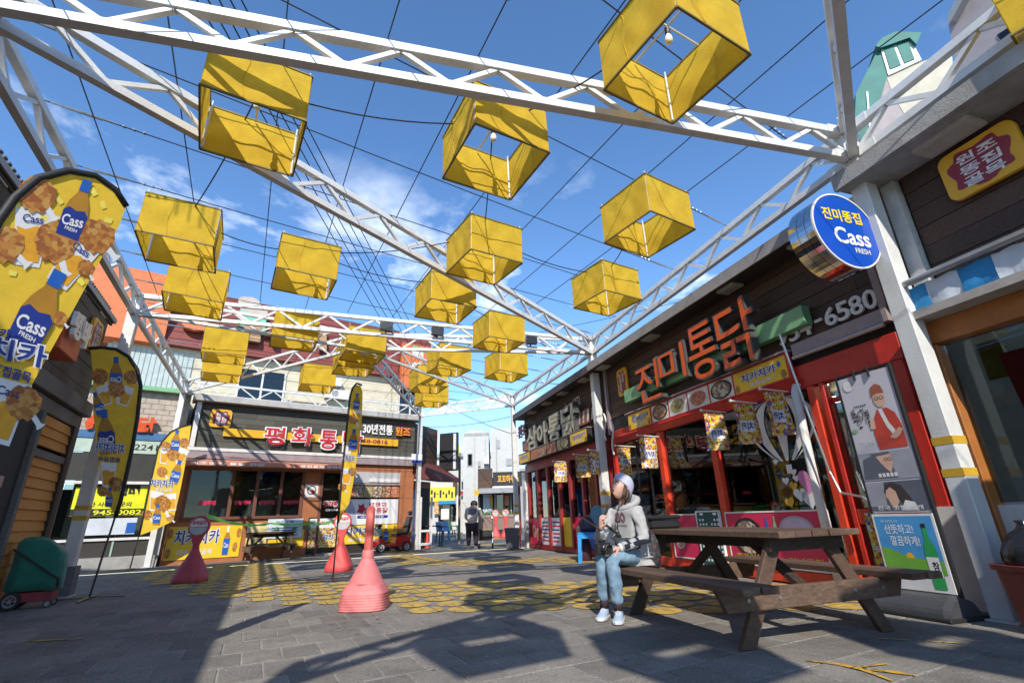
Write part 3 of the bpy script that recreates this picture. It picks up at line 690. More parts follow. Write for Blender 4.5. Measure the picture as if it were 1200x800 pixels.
shop = thing('chicken_shop', 'single storey chicken shop with red window frames and orange letters on a green board', 'shop', RF.w(-.9, 0, -3))
X0, X1 = -4.17, 2.36
fbox('wall', mat('side_wall', (.3, .28, .26), .8), shop, X0, X0 + .12, 0, 4.2, -6, -.02)
fbox('wall', MATS['side_wall'], shop, X1 - .12, X1, 0, 4.2, -6, -.3)
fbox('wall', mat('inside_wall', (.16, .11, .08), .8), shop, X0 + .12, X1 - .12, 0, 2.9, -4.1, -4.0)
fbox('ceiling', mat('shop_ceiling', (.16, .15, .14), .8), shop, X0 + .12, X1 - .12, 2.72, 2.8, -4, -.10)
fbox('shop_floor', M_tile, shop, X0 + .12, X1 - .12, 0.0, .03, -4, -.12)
fbox('roof', mat('roof_sheet', (.2, .2, .21), .5), shop, X0 - .05, X1 + .05, 4.2, 4.42, -6, -.02)
planks(shop, RF, X0 + .02, X1, 2.95, 4.18, 0.0, WD, 7, 2.4)
fbox('fascia_backing', M_black, shop, X0 + .02, X1, 2.62, 4.2, -.10, -.03)
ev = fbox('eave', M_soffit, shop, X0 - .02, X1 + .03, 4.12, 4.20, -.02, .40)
fbox('eave_trim', mat('eave_trim_grey', (.30, .28, .27), .6, dirt=.5), ev, X0 - .02, X1 + .03, 4.10, 4.28, .402, .425)
for px, py in ((712, 450), (768, 411), (857, 330), (938, 258)):
    x, y = RF.at(px - 4, py, .2)
    l_ = fbox('soffit_light', M_lframe2, shop, x - .17, x + .17, 4.085, 4.12, .08, .30)
    fbox('diffuser', M_light, l_, x - .12, x + .12, 4.080, 4.085, .11, .27)
# mauve beam and pipes beside the sign
fbox('mauve_beam', M_mauve, shop, 1.08, X1 - .02, 2.78, 2.93, 0.0, .10)
fbox('mauve_post', M_mauve, shop, X0 + .04, X0 + .12, 2.6, 4.1, 0.002, .06)
fbox('mauve_post', M_mauve, shop, X1 - .10, X1 - .02, 2.94, 4.1, 0.002, .06)
B(RF.M).tube([(1.1, 2.74, .13), (X1 - .05, 2.74, .13)], .025, 8).done('steel_rail', M_steel, shop)
# green board behind the letters
gx0, gx1 = -3.11, 1.42
gb = fbox('green_board', M_green, shop, gx0, gx1, 3.10, 3.36, .025, .16, bevel=.006)
def letter(ch, pl, pr, pt, pb, n, dep, mface, mside, par, bold=.03, halo=0.0, mhalo=None):
    lt = fit(ch, 'letter', mface, par, RF, pl, pr, pt, pb, n, bold)
    xm, ym = (pl + pr) / 2, (pt + pb) / 2
    x0 = RF.at(pl, ym, n)[0]; x1 = RF.at(pr, ym, n)[0]; y1 = RF.at(xm, pt, n)[1]; y0 = RF.at(xm, pb, n)[1]; e = .025
    text(ch, 'letter_return', mside, lt, RF, x0 - e, y0 - e, x1 - x0 + 2 * e, y1 - y0 + 2 * e, n - dep - .004, bold * 1.8, dep)
    return lt
for ch, pl, pr, pt, pb in (('진', 745, 773, 424, 470), ('미', 771, 803, 406, 447), ('통', 806, 839, 377, 444), ('닭', 839, 886, 351, 428)):
    letter(ch, pl, pr, pt, pb, .30, .12, M_orange, M_letter_side, shop, .002)
for ch, px in zip('954-6580', (919, 933, 947, 963, 978, 993, 1009, 1026)):
    x, y = RF.at(px, 403 - (px - 919) * .335, .03)
    text(ch, 'numeral', M_vinyl_w, shop, RF, x - .085, 2.99, .16 if ch != '-' else .10, .23 if ch != '-' else .04, .02, .015, .03) if ch != '-' else text(ch, 'numeral', M_vinyl_w, shop, RF, x - .05, 3.10, .1, .035, .02, .03, .03)
bx, by = RF.at(728, 440, .06); old_badge(shop, RF, bx, 3.62, .40, .60, .06, True)
# printed strip over the windows
st = fbox('sign_strip', M_redprint, shop, -3.14, 1.0, 2.50, 2.86, .04, .12, bevel=.006)
fbox('strip_cap', M_mauve, st, -3.2, 1.04, 2.862, 2.89, .02, .15)
def snack_panel(par, F, x0, x1, y0, y1, n, s='치카치카'):
    p = B(F.M).box(x0, x1, y0, y1, n, n + .004).done('yellow_panel', M_yprint, par)
    w, h = x1 - x0, y1 - y0
    for (u, m, r) in ((.05, M_chick, .10), (.93, M_chick, .11), (.88, M_blue, .07)):
        B(F.M).disc(x0 + u * w, y0 + (.2 if m is M_chick else .7) * h, n + .006, r * h * 1.5, r * h * 2, 10).done('snack_picture', m, p)
    text(s, 'lettering', M_vinyl_w, p, F, x0 + .15 * w, y0 + .36 * h, .68 * w, .48 * h, n + .008, .075)
    text(s, 'lettering', M_navy, p, F, x0 + .16 * w, y0 + .39 * h, .66 * w, .42 * h, n + .010, .018)
    text('똥집골목', 'lettering', M_vinyl_w, p, F, x0 + .3 * w, y0 + .1 * h, .42 * w, .2 * h, n + .010, .02)
    return p
def dish(par, F, x, y, r, n, food, plate=M_plate, rx=None):
    rx = rx or r
    d = B(F.M).disc(x, y, n, rx, r, 24).done('dish_picture', plate, par)
    B(F.M).disc(x, y, n + .004, rx * .84, r * .84, 20).done('food_picture', food, d)
snack_panel(st, RF, -3.11, -2.30, 2.53, 2.83, .122)
for x, f, pl in ((-1.98, M_food1, M_black), (-1.42, M_food2, M_plate), (-.86, M_food3, M_plate), (-.30, M_food4, M_black)):
    sq = B(RF.M).box(x - .26, x + .26, 2.53, 2.83, .121, .123).done('picture_ground', M_plate, st); dish(sq, RF, x, 2.68, .145, .126, f, pl, .24)
snack_panel(st, RF, .0, .97, 2.53, 2.83, .122)
# red lintel, columns, base
fbox('lintel', M_red, shop, X0 + .1, X1 - .03, 2.36, 2.66, -.10, .035, bevel=.008)
B(RF.M).hexa([(-3.9, 2.38, .061), (1.04, 2.38, .061), (1.04, 2.36, .07), (-3.9, 2.36, .07), (-3.9, 2.497, .115), (1.04, 2.497, .115), (1.04, 2.47, .14), (-3.9, 2.47, .14)]).done('awning_board', M_red, shop)
for i, (x, w, m) in enumerate(((-4.0, .12, M_red), (-2.25, .13, M_redor), (-.80, .13, M_redor), (1.16, .10, M_redor), (1.32, .06, M_red), (X1 - .10, .12, M_red))):
    fbox('column', m, shop, x - w / 2, x + w / 2, .05, 2.355, -.06, .05, bevel=.006)
fbox('base_beam', M_redor, shop, X0 + .1, 1.1, 0.02, .17, -.08, .04, bevel=.006)
fbox('base_beam', M_redor, shop, 1.36, X1 - .17, .72, .88, -.08, .045, bevel=.006)
B(RF.M).tube([(.99, .05, .12), (.98, 1.2, .12), (1.0, 2.3, .12), (1.0, 2.42, .06)], .052, 12).done('drain_pipe', M_white, shop, smooth=True)
B(RF.M).tube([(1.24, 3.0, .42), (1.24, 2.2, .30), (1.26, 1.3, .18), (1.32, 1.06, .16), (1.60, 1.0, .2), (1.68, .93, .2), (1.68, .80, .2)], .014, 6).done('crank_rod', M_steel, shop)
# glazing
def pane(par, x0, x1, y0, y1, n=-.02, F=RF, m=None):
    return B(F.M).box(x0, x1, y0, y1, n - .006, n).done('window_pane', m or M_glass, par)
for (x0, x1, y0, y1) in ((-3.92, -2.33, .18, 2.35), (-2.17, -.88, .18, 2.35), (-.72, 1.1, .18, 2.35), (1.36, X1 - .18, .89, 2.35), (1.36, X1 - .18, .08, .71)):
    pane(shop, x0, x1, y0, y1)
for x in (-3.2, -2.75):
    fbox('mullion', M_black, shop, x - .025, x + .025, .18, 2.35, -.05, -.015)
fbox('mullion', M_red, shop, 1.62, 1.67, .89, 2.35, -.05, -.010)
fbox('mullion', M_red, shop, 1.36, X1 - .18, 2.10, 2.16, -.05, -.010)
# interior
it = fbox('counter', mat('counter_wood', (.10, .05, .03), .5), shop, -3.8, .9, .05, .95, -2.6, -2.1)
for i in range(9): B(RF.M).lathe([(.0, 0), (.05, 0), (.06, .12), (.03, .2), (0, .2)], (0, 0, 0), 8)
for x, hh, m in ((-2.0, .26, M_plate), (-1.6, .2, M_blue), (-1.45, .22, M_plate), (-1.1, .3, M_plate), (-.3, .26, M_redprint), (.3, .22, M_plate)):
    B(RF.M).box(x - .07, x + .07, .95, .95 + hh, -2.3, -2.15).done('counter_item', m, it)
for x, y, s in ((-1.9, 1.5, '후라이드'), (-.9, 1.5, '양념'), (.4, 1.45, '영업중')):
    sg = fbox('menu_card', mat('menu_card_tan', (.45, .25, .12), .6), shop, x - .3, x + .3, y - .08, y + .10, -2.05, -2.03); text(s, 'lettering', M_maroon, sg, RF, x - .24, y - .05, .48, .12, -2.027, .02)
for x, s in ((-1.72, '호'), (-1.28, '방')):
    text(s, 'window_letter', M_redprint, shop, RF, x - .14, 1.78, .28, .26, -.20, .03)
fbox('hanging_board', M_black, shop, -2.1, -.95, 1.7, 2.2, -.56, -.52)
B(RF.M).lathe([(0, -.09), (.09, -.06), (.12, 0), (.09, .06), (0, .09)], (0, 0, 0), 14)
bl = B(); c_ = RF.w(-1.62, 2.46, -1.2); bl.lathe([(.0, -.05), (.12, -.04), (.17, 0), (.12, .05), (0, .06)], c_, 16); bl.done('ceiling_or_fill_lamp', M_lamp, shop, smooth=True)
for x, n_ in ((-3.3, -1.6), (-.1, -1.9), (1.9, -.8)):  # three extra lamps, added only to brighten the dark shop interior
    bl = B(); c_ = RF.w(x, 2.55, n_); bl.lathe([(.0, -.04), (.10, -.03), (.13, 0), (.10, .04), (0, .05)], c_, 14); bl.done('ceiling_or_fill_lamp', M_lamp, shop, smooth=True)
fbox('led_strip', M_led, shop, -.7, 1.05, 1.90, 1.98, -.42, -.40)
fbox('cooler', M_plate, shop, -.55, -.1, .2, 1.25, -.9, -.4); fbox('red_crate', M_redprint, shop, -.62, .02, .2, .98, -.38, -.12)
B(RF.M).lathe([(0, 0), (.05, 0), (.05, .12), (.03, .16), (.015, .17), (.012, .24), (0, .24)], (0, 0, 0), 10)
bt = B(); q = RF.w(-.12, .99, -.22); bt.lathe([(0, 0), (.055, 0), (.055, .13), (.03, .17), (.014, .18), (.014, .25), (.03, .26), (.03, .28), (0, .28)], q, 12); bt.done('pump_bottle', M_plate, shop, smooth=True)
fbox('towel', M_plate, shop, -.42, -.28, 1.25, 1.72, -.30, -.27)
fbox('poster', M_flagprint, shop, .2, .6, 1.0, 2.0, -.9, -.88); fbox('poster', M_flagprint, shop, 1.45, 1.7, .9, 1.5, -.22, -.2)
fbox('lit_wall', mat('pine_inside', (.42, .22, .10), .6), shop, 1.3, X1 - .14, 1.0, 2.6, -1.5, -1.4)
hp = B(RF.M)
for i in range(70):
    x, y, n_ = 1.72 + random.uniform(-.2, .3), 1.45 + random.uniform(0, .28), -.35 + random.uniform(-.1, .1); hp.box(x - .03, x + .03, y - .015, y + .015, n_ - .02, n_ + .02)
hp.done('snack_heap', mat('snack_brown', (.45, .24, .12), .6, var=.4, scale=20), shop)
for i in range(26):
    x = random.uniform(-3.8, .8); y = random.uniform(.25, .9); w = random.uniform(.06, .18); fbox('shop_goods', random.choice((M_plate, M_redprint, M_blue, M_yprint, M_wood_d, M_grey, M_flagprint)), shop, x - w / 2, x + w / 2, y, y + random.uniform(.1, .3), -1.9, -1.8 + random.uniform(0, .2))
for i in range(12):
    x = -3.7 + i * .4; fbox('wall_notice', random.choice((M_plate, M_aww, M_flagprint, M_vinyl_w, M_redprint)), shop, x, x + random.uniform(.15, .3), 1.25, 1.25 + random.uniform(.2, .4), -3.98, -3.96)
# vinyl balloon and hearts on the glass
gs = -.012
bal = thing('balloon_sticker', 'white hot air balloon sticker on the dark shop glass, beside the white pipe', 'sticker', RF.w(.3, 1.7, gs + .002))
bcx, bcy = RF.at(913, 494, gs); bx0 = RF.at(871, 494, gs)[0]; bx1 = RF.at(951, 494, gs)[0]; brx = (bx1 - bx0) / 2; btop = RF.at(913, 463, gs)[1]; bbot = RF.at(913, 541, gs)[1]
def bpt(u, t):
    y = btop + (bbot - btop) * t; c = .42
    r = math.sqrt(max(0, 1 - ((c - t) / c) ** 2)) if t < c else (math.cos((t - c) / (1 - c) * 1.32))
    return (bcx + u * brx * max(r, .12 if t > c else .02), y, gs + .002)
for u0, u1 in ((-1.0, -.90), (-.76, -.46), (-.15, .15), (.46, .76), (.90, 1.0)):
    B(RF.M).add([bpt(u, i / 24) for i in range(25) for u in (u0, u1)], [(2 * i, 2 * i + 1, 2 * i + 3, 2 * i + 2) for i in range(24)]).done('gore', M_vinyl_w, bal)
B(RF.M).box(bcx - .045, bcx + .045, bbot - .16, bbot - .05, gs, gs + .003).done('basket', M_vinyl_w, bal)
def heart(px, py, r, m, lab, rot=0.0):
    cx, cy_ = RF.at(px, py, gs); pts = []
    for i in range(28):
        t = 2 * math.pi * i / 28; x = 16 * math.sin(t) ** 3; y = 13 * math.cos(t) - 5 * math.cos(2 * t) - 2 * math.cos(3 * t) - math.cos(4 * t)
        c, s = math.cos(rot), math.sin(rot); x, y = x / 16 * r, y / 16 * r
        pts.append((cx + x * c - y * s, cy_ + x * s + y * c))
    B(RF.M).prism(pts, gs + .001, gs + .004).done('heart_sticker', m, None, loc=RF.w(cx, cy_, gs), label=lab, cat='sticker', group='heart stickers on the shop glass')
M_pink = mat('pink_vinyl', (.58, .20, .42), .5, bump=0); M_gold = mat('gold_vinyl', (.62, .32, .02), .5, bump=0)
for a in ((948, 564, .165, M_pink, 'large pink heart sticker on the glass', -.25), (938, 579, .10, M_vinyl_w, 'left one of the two overlapping large white heart stickers'), (950, 584, .125, M_vinyl_w, 'right one of the two overlapping large white heart stickers'),
          (930, 553, .05, M_vinyl_w, 'topmost small white heart sticker of the trio'), (933, 560, .05, M_vinyl_w, 'small white heart sticker touching the pink heart'), (921, 563, .055, M_vinyl_w, 'small white heart sticker left of the yellow heart'),
          (930, 569, .062, M_gold, 'upper yellow heart sticker below the white trio', -.2), (926, 588, .075, M_gold, 'lower yellow heart sticker above the crimson board', .25), (909, 541, .042, M_vinyl_w, 'small white heart sticker beside the balloon basket')):
    heart(*a)
# boards standing along the front
def board(name, label, x0, x1, y0, y1, n, m, cat='menu board', frame_m=M_plate):
    t = thing(name, label, cat, RF.w((x0 + x1) / 2, y0, n))
    B(RF.M).box(x0, x1, y0, y1, n - .03, n).done('panel', m, t)
    for (a, b_, c, d) in ((x0 - .015, x1 + .015, y1, y1 + .02), (x0 - .015, x1 + .015, y0 - .02, y0), (x0 - .02, x0, y0, y1), (x1, x1 + .02, y0, y1)):
        B(RF.M).box(a, b_, c, d, n - .035, n + .006).done('frame_strip', frame_m, t)
    return t
b1 = board('menu_board', 'crimson menu board below the glass showing noodles and side dishes, behind picnic table', -.76, .96, .20, .87, .06, M_pinkprint)
dish(b1, RF, -.36, .55, .26, .066, M_food4, M_black, .30)
text('후라이드', 'lettering', M_gold, b1, RF, -.66, .24, .52, .10, .067, .02); text('양념똥집', 'lettering', M_gold, b1, RF, .28, .22, .52, .11, .067, .02)
dish(b1, RF, .50, .66, .16, .066, mat('lilac_print', (.55, .45, .58), .5), mat('mauve_plate', (.45, .36, .45), .5), .27)
for x, m in ((.02, M_blue), (.16, M_green)):
    B(RF.M).prism([(x - .025, .60), (x + .025, .60), (x + .025, .72), (x + .01, .76), (x + .01, .82), (x - .01, .82), (x - .01, .76), (x - .025, .72)], .064, .066).done('bottle_picture', m, b1)
b2 = board('menu_board', 'crimson menu board between two red columns, left of the dark green tally board', -2.16, -1.46, .20, .86, .06, M_pinkprint)
dish(b2, RF, -1.98, .46, .13, .066, M_food1); text('메뉴', 'lettering', M_vinyl_w, b2, RF, -1.75, .5, .22, .1, .067)
M_dgreen = mat('dark_green_print', (.01, .07, .06), .5, bump=0)
b3 = board('tally_board', 'dark green board with rows of white squares between the red columns', -1.42, -.90, .12, .90, .08, M_dgreen, 'menu board')
for i in range(10):
    for j in range(6):
        if j in (2, 3) and i < 9 and i % 3 == 0: continue
        x = -1.37 + j * .075 + (.05 if j > 2 else 0); y = .80 - i * .065; B(RF.M).box(x, x + .038, y - .035, y, .081, .083).done('white_square', M_vinyl_w, b3)
text('Cass', 'lettering', M_vinyl_w, b3, RF, -1.24, .30, .26, .12, .088, .015)
for x in (-1.30, -.98): B(RF.M).disc(x, .87, .083, .05, .02, 12).done('white_badge', M_vinyl_w, b3)
# wavy iron decorations at left end
for (px, py, hh) in ((709, 500, .6), (718, 512, .75)):
    x, y = RF.at(px, py, .15)
    B(RF.M).tube([(x + .06 * math.sin(i * .55), y + hh * .5 - hh * i / 11, .15) for i in range(12)], .02, 8).done('wavy_iron', M_white, None, loc=RF.w(x, y - hh / 2, .15), smooth=True, label='white wavy iron ornament hanging beside the middle right post, ' + ('left' if px == 709 else 'right') + ' of the pair', cat='ornament', group='white wavy iron ornaments')

# small printed flags on white rods
def small_flag(px, py, lab, w=.36, hgt=.56, tilt=0.0, n1=.52):
    x, y = RF.at(px, py, n1)
    t = thing('hanging_flag', lab, 'flag', RF.w(x, y, n1), 'small snack flags hanging from white rods')
    B(RF.M).tube([(x, y, .06), (x, y + .02, n1)], .010, 6).done('rod', M_white, t)
    bb = B(); bb.lathe([(0, -.024), (.017, -.017), (.024, 0), (.017, .017), (0, .024)], RF.w(x, y + .02, n1), 10); bb.done('ball_end', M_white, t, smooth=True)
    ph = random.uniform(0, 6)
    def fn(u, v): return (x + .05 * math.sin(u * 5 + ph + v * 2) * v + tilt * v * hgt, y - .015 - v * hgt, n1 - .03 - u * w)
    B(RF.M).grid(fn, 8, 6).done('cloth', M_flagprint, t, smooth=True)
    if hgt > .3:
        B(RF.M).grid(lambda u, v: tuple(Vector(fn(.2 + .6 * u, .42 + .28 * v)) + Vector((.006, 0, 0))), 5, 3).done('print_patch', M_vinyl_w, t)
        text('치카', 'lettering', M_navy, t, RF, .24, .44, .5, .2, 0, .03, fn=lambda X, Y, Z: tuple(Vector(fn(1 - X, 1.1 - Y)) + Vector((.012, 0, 0))))
for a in ((747, 511, 'snack flag second from the middle right post on the red shop'), (822, 482, 'snack flag hanging in front of the second red column'), (856, 471, 'snack flag hanging left of the balloon sticker'), (891, 457, 'snack flag hanging over the balloon sticker', ),
          (721, 523, 'snack flag nearest the middle right post on the red shop', .3, .52)): small_flag(*a)

# ------------------------------------------------------------------ far shop of the right row
s2 = thing('chicken_shop', 'farther chicken shop on the right with cream block letters and dark red frames', 'shop', RF.w(-7.2, 0, -3))
A0_, A1_ = -10.15, -4.22
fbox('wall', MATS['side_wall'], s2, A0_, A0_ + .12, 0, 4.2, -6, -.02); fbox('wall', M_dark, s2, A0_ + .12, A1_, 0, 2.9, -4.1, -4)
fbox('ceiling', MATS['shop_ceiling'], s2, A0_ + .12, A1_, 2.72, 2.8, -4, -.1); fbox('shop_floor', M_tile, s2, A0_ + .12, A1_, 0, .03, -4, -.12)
fbox('roof', MATS['roof_sheet'], s2, A0_ - .05, A1_, 4.18, 4.40, -6, -.02)
planks(s2, RF, A0_, A1_, 2.92, 4.16, 0, WD, 7, 2.4); fbox('fascia_backing', M_black, s2, A0_, A1_, 2.55, 4.18, -.10, -.03)
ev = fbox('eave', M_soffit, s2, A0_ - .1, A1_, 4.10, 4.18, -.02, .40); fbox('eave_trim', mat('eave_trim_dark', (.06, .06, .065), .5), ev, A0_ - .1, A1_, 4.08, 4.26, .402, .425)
for px, py in ((685, 446), (660, 461), (641, 472), (624, 483)):
    x, y = RF.at(px - 1, py, .2); l_ = fbox('soffit_light', M_lframe2, s2, x - .17, x + .17, 4.065, 4.10, .08, .30); fbox('diffuser', M_light, l_, x - .12, x + .12, 4.060, 4.065, .11, .27)
M_cream = mat('cream_block', (.46, .42, .30), .5)
for ch, pl, pr, pt, pb in (('삼', 617, 629, 500, 528), ('아', 629, 641, 495, 521), ('통', 642, 656, 485, 518), ('닭', 657, 675, 474, 510)):
    letter(ch, pl, pr, pt, pb, .26, .13, M_cream, M_letter_side, s2, .03)
M_brownbox = mat('brown_block', (.26, .10, .06), .5)
for (pl, pr, py, hh) in ((612, 617.5, 522, .34), (629.5, 636, 513, .30), (643, 648, 508, .25), (675, 691, 489, .36)):
    xa = RF.at(pl, py, .1)[0]; xb = RF.at(pr, py, .1)[0]; ym_ = RF.at((pl + pr) / 2, py, .1)[1]
    k_ = fbox('brown_block', M_brownbox, s2, xa, xb, ym_ - hh / 2, ym_ + hh / 2, .01, .10)
    if pr - pl > 10:
        for i in range(4): B(RF.M).hexa([(xa + .12 + i * .25, ym_ - .14, .101), (xa + .2 + i * .25, ym_ - .14, .101), (xa + .2 + i * .25, ym_ - .14, .105), (xa + .12 + i * .25, ym_ - .14, .105), (xa + .2 + i * .25, ym_ + .14, .101), (xa + .28 + i * .25, ym_ + .14, .101), (xa + .28 + i * .25, ym_ + .14, .105), (xa + .2 + i * .25, ym_ + .14, .105)]).done('white_stripe', M_plate, k_)
fit('since 1972', 'lettering', M_plate, s2, RF, 661, 680, 468, 478, .01, .01)
fit('원조', 'lettering', mat('dusty_pink', (.4, .2, .2), .6), s2, RF, 608, 617, 497, 512, .05, .03, .04)
st = fbox('sign_strip', M_black, s2, -10.05, -4.75, 2.56, 2.88, .10, .28); fbox('strip_cap', M_mauve, st, -10.07, -4.73, 2.882, 2.90, .08, .29)
snack_panel(st, RF, -10.0, -8.95, 2.58, 2.86, .282); snack_panel(st, RF, -5.75, -4.8, 2.58, 2.86, .282)
for x, f in ((-8.5, M_food3), (-7.85, M_food1), (-7.1, M_food3), (-6.3, M_food2)):
    B(RF.M).box(x - .34, x + .34, 2.58, 2.86, .281, .283).done('food_picture', f, st)
dish(st, RF, -6.15, 2.72, .135, .286, M_food2, M_black, .3)
M_dred = mat('dark_red_paint', (.27, .018, .02), .45, dirt=.2)
fbox('lintel', M_dred, s2, A0_ + .1, A1_, 2.30, 2.56, -.1, .07)
for x in (-9.9, -9.0, -8.15, -7.3, -6.55, -5.75, -5.0, -4.3): fbox('column', M_dred, s2, x - .055, x + .055, .05, 2.295, -.06, .05)
fbox('base_beam', M_dred, s2, A0_ + .1, A1_, .02, .14, -.08, .04)
fbox('mid_rail', M_dred, s2, -5.7, A1_, .78, .92, -.07, .04)
for (x0, x1, y0) in ((-9.84, -9.06, .9), (-8.94, -8.2, .9), (-8.1, -7.36, .9), (-7.24, -6.6, .9), (-6.5, -5.8, .9), (-5.7, -5.06, .93), (-4.94, -4.36, .93)): pane(s2, x0, x1, y0, 2.29)
for i, (x0, x1, m) in enumerate(((-9.84, -9.06, M_pinkprint), (-8.94, -8.2, M_vinyl_w), (-8.1, -7.36, M_vinyl_w), (-7.24, -6.6, M_yprint), (-6.5, -5.8, M_pinkprint), (-5.7, -5.06, M_blue), (-4.94, -4.36, M_redprint))):
    p = fbox('lower_panel', m, s2, x0, x1, .15, .88 if i < 5 else .77, -.03, -.01)
    if m is M_pinkprint:
        dish(p, RF, (x0 + x1) / 2 - .15, .5, .17, -.008, M_food1, M_plate, .14); dish(p, RF, (x0 + x1) / 2 + .17, .42, .17, -.008, M_food3, M_plate, .14)
    elif m is M_vinyl_w:
        for r in range(6): B(RF.M).box(x0 + .06, x1 - .06 - random.uniform(0, .2), .24 + r * .1, .28 + r * .1, -.009, -.007).done('menu_line', M_navy if r % 2 else M_redprint, p)
    elif m is M_blue: text('냉면', 'lettering', M_vinyl_w, p, RF, x0 + .12, .4, .35, .2, -.007, .02)
fbox('corner_pillar', M_plate, s2, A0_ - .16, A0_ + .10, 0, 2.3, -.06, .1)
for x, m in ((-8.6, M_plate), (-7.7, M_food2), (-6.9, M_plate), (-6.1, M_blue), (-5.4, M_plate), (-4.7, M_vinyl_w)):
    fbox('inside_poster', m, s2, x - .18, x + .18, 1.15, 1.75, -.35, -.33)
for a in ((648, 541, 'snack flag hanging leftmost on the farther chicken shop'), (672, 533, 'snack flag hanging in the middle of the farther chicken shop'), (689, 528, 'snack flag hanging nearest the post on the farther chicken shop')): small_flag(*a, .36, .50)

# ------------------------------------------------------------------ nearest right shop
s3 = thing('corner_shop', 'nearest right shop with dark plank fascia, blue and white awning strip and orange frame', 'shop', RF.w(4.3, 0, -3))
M_oframe = mat('orange_frame', (.36, .13, .03), .45, var=.2)
E1 = 7.5
fbox('wall', MATS['side_wall'], s3, 2.48, 2.6, 0, 4.3, -6, -.1)
planks(s3, RF, 2.86, E1, 2.95, 4.22, .06, WD, 6, 1.8); fbox('fascia_backing', M_black, s3, 2.62, E1, 2.6, 4.3, -.1, .03)
ev = fbox('eave', M_conc, s3, 2.52, E1, 4.22, 4.30, -.4, .50); fbox('eave_lip', M_conc, ev, 2.50, E1, 4.225, 4.40, .502, .56)
fbox('roof', MATS['roof_sheet'], s3, 2.5, E1, 4.30, 4.36, -6, -.41)
x, y = RF.at(1112, 167, .28)
l_ = fbox('soffit_light', M_lframe2, s3, x - .24, x + .24, 4.18, 4.22, .12, .40); fbox('diffuser', M_light, l_, x - .18, x + .18, 4.174, 4.18, .17, .35)
fbox('corner_post', mat('grey_white_post', (.52, .52, .50), .5, dirt=.5), s3, 2.70, 2.84, 2.62, 4.21, .04, .14)
fbox('side_panel', mat('cream_panel', (.40, .37, .30), .6, dirt=.3), s3, 2.48, 2.70, 2.62, 4.21, -.05, .03)
bx, by = RF.at(1150, 190, .12); old_badge(s3, RF, bx, by, .62, .50, .14)
B(RF.M).tube([(2.6, 2.98, .34), (E1, 2.98, .34)], .035, 10).done('steel_rail', M_steel, s3)
M_awb = mat('awning_blue', (.02, .22, .48), .7, var=.1); 
for i in range(18):
    xa = 2.62 + i * .27
    def fn(u, v, xa=xa): return (xa + u * .27, 2.93 - v * .24 + .008 * math.sin(u * 9 + i), .30 + .02 * math.sin(u * 7 + i * 2 + v * 3) * v)
    B(RF.M).grid(fn, 5, 3).done('awning_square', M_awb if i % 2 == 0 else M_aww, s3, smooth=True)
fbox('awning_case', mat('awning_case_grey', (.36, .33, .30), .6, dirt=.4), s3, 2.58, E1, 2.60, 2.68, .05, .36)
fbox('lintel', M_oframe, s3, 2.56, E1, 2.38, 2.60, -.05, .14, bevel=.008)
fbox('column', M_oframe, s3, 2.58, 2.70, .05, 2.375, -.05, .12, bevel=.006)
fbox('column', M_oframe, s3, 4.9, 5.02, .05, 2.375, -.05, .12)
pane(s3, 2.71, 4.89, .9, 2.37, 0.02, m=M_glassb); pane(s3, 5.03, 5.4, .9, 2.37, 0.02)
fbox('knee_panel', mat('white_panel', (.62, .62, .61), .5, dirt=.3), s3, 2.10, 4.9, .0, .88, .02, .06)
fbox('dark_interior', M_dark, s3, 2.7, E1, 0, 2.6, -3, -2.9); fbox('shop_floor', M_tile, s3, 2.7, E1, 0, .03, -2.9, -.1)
fl = B(RF.M); xa, ya = RF.at(1170, 415, -.25)
fl.grid(lambda u, v: (xa + u * .62 + v * .05, ya - v * .95, -.25 + .02 * math.sin(u * 6)), 6, 4); fl.done('red_banner', M_redprint, s3)
B(RF.M).disc(xa + .48, ya - .28, -.22, .22, .22, 24).done('banner_emblem', M_navy, s3); B(RF.M).disc(xa + .48, ya - .28, -.216, .17, .17, 24).done('banner_emblem', M_plate, s3)
fbox('yellow_sheet', mat('old_yellow_sheet', (.40, .32, .06), .7), s3, 2.80, 2.98, 2.0, 2.36, -.30, -.28)
# unseen block, added to shade the nearest post and this shop front
fbox('added_shade_block', MATS['side_wall'], s3, 5.45, E1, 0, 3.2, .15, 1.25)

# blue round beer sign on the nearest post
SF = FR((*(N_['R1'] + RF.N * .50)[:2],), 72.2)
x0, _ = SF.at(950, 262, .0); x1, _ = SF.at(1034, 298, .0); cxs, cys = SF.at(992, 270, 0); rs = .44
cs_ = thing('round_sign', 'blue round beer sign with white lettering and mirror steel edge on the nearest post', 'sign', SF.w(cxs, cys, 0))
M_chrome = mat('mirror_steel', (.60, .60, .62), .08, 1.0, var=.02, bump=.02, bscale=3)
print('cass', x0, x1, cxs, cys)
def ring(r, n): return [SF.w(cxs + r * math.cos(2 * math.pi * k / 48), cys + r * math.sin(2 * math.pi * k / 48), n) for k in range(48)]
B().rings([ring(rs, -.30), ring(rs, -.20)], cap=False).rings([ring(rs, -.195), ring(rs, -.105)], cap=False).rings([ring(rs, -.10), ring(rs, 0)], cap=False).rings([ring(rs - .004, -.30), ring(rs - .004, 0)], cap=False).done('drum', M_chrome, cs_)
B().rings([ring(rs + .006, -.012), ring(rs + .006, .006)], cap=False).rings([ring(rs + .006, .006), ring(rs - .012, .006)], cap=False).done('rim', M_plate, cs_)
fc = B().poly(ring(rs - .006, 0.0)).done('face', mat('blue_acrylic', (.008, .075, .45), .25, var=.04, bump=0, coat=.3), cs_)
B().poly(ring(rs - .006, -.30)[::-1]).done('back_face', MATS['blue_acrylic'], cs_)
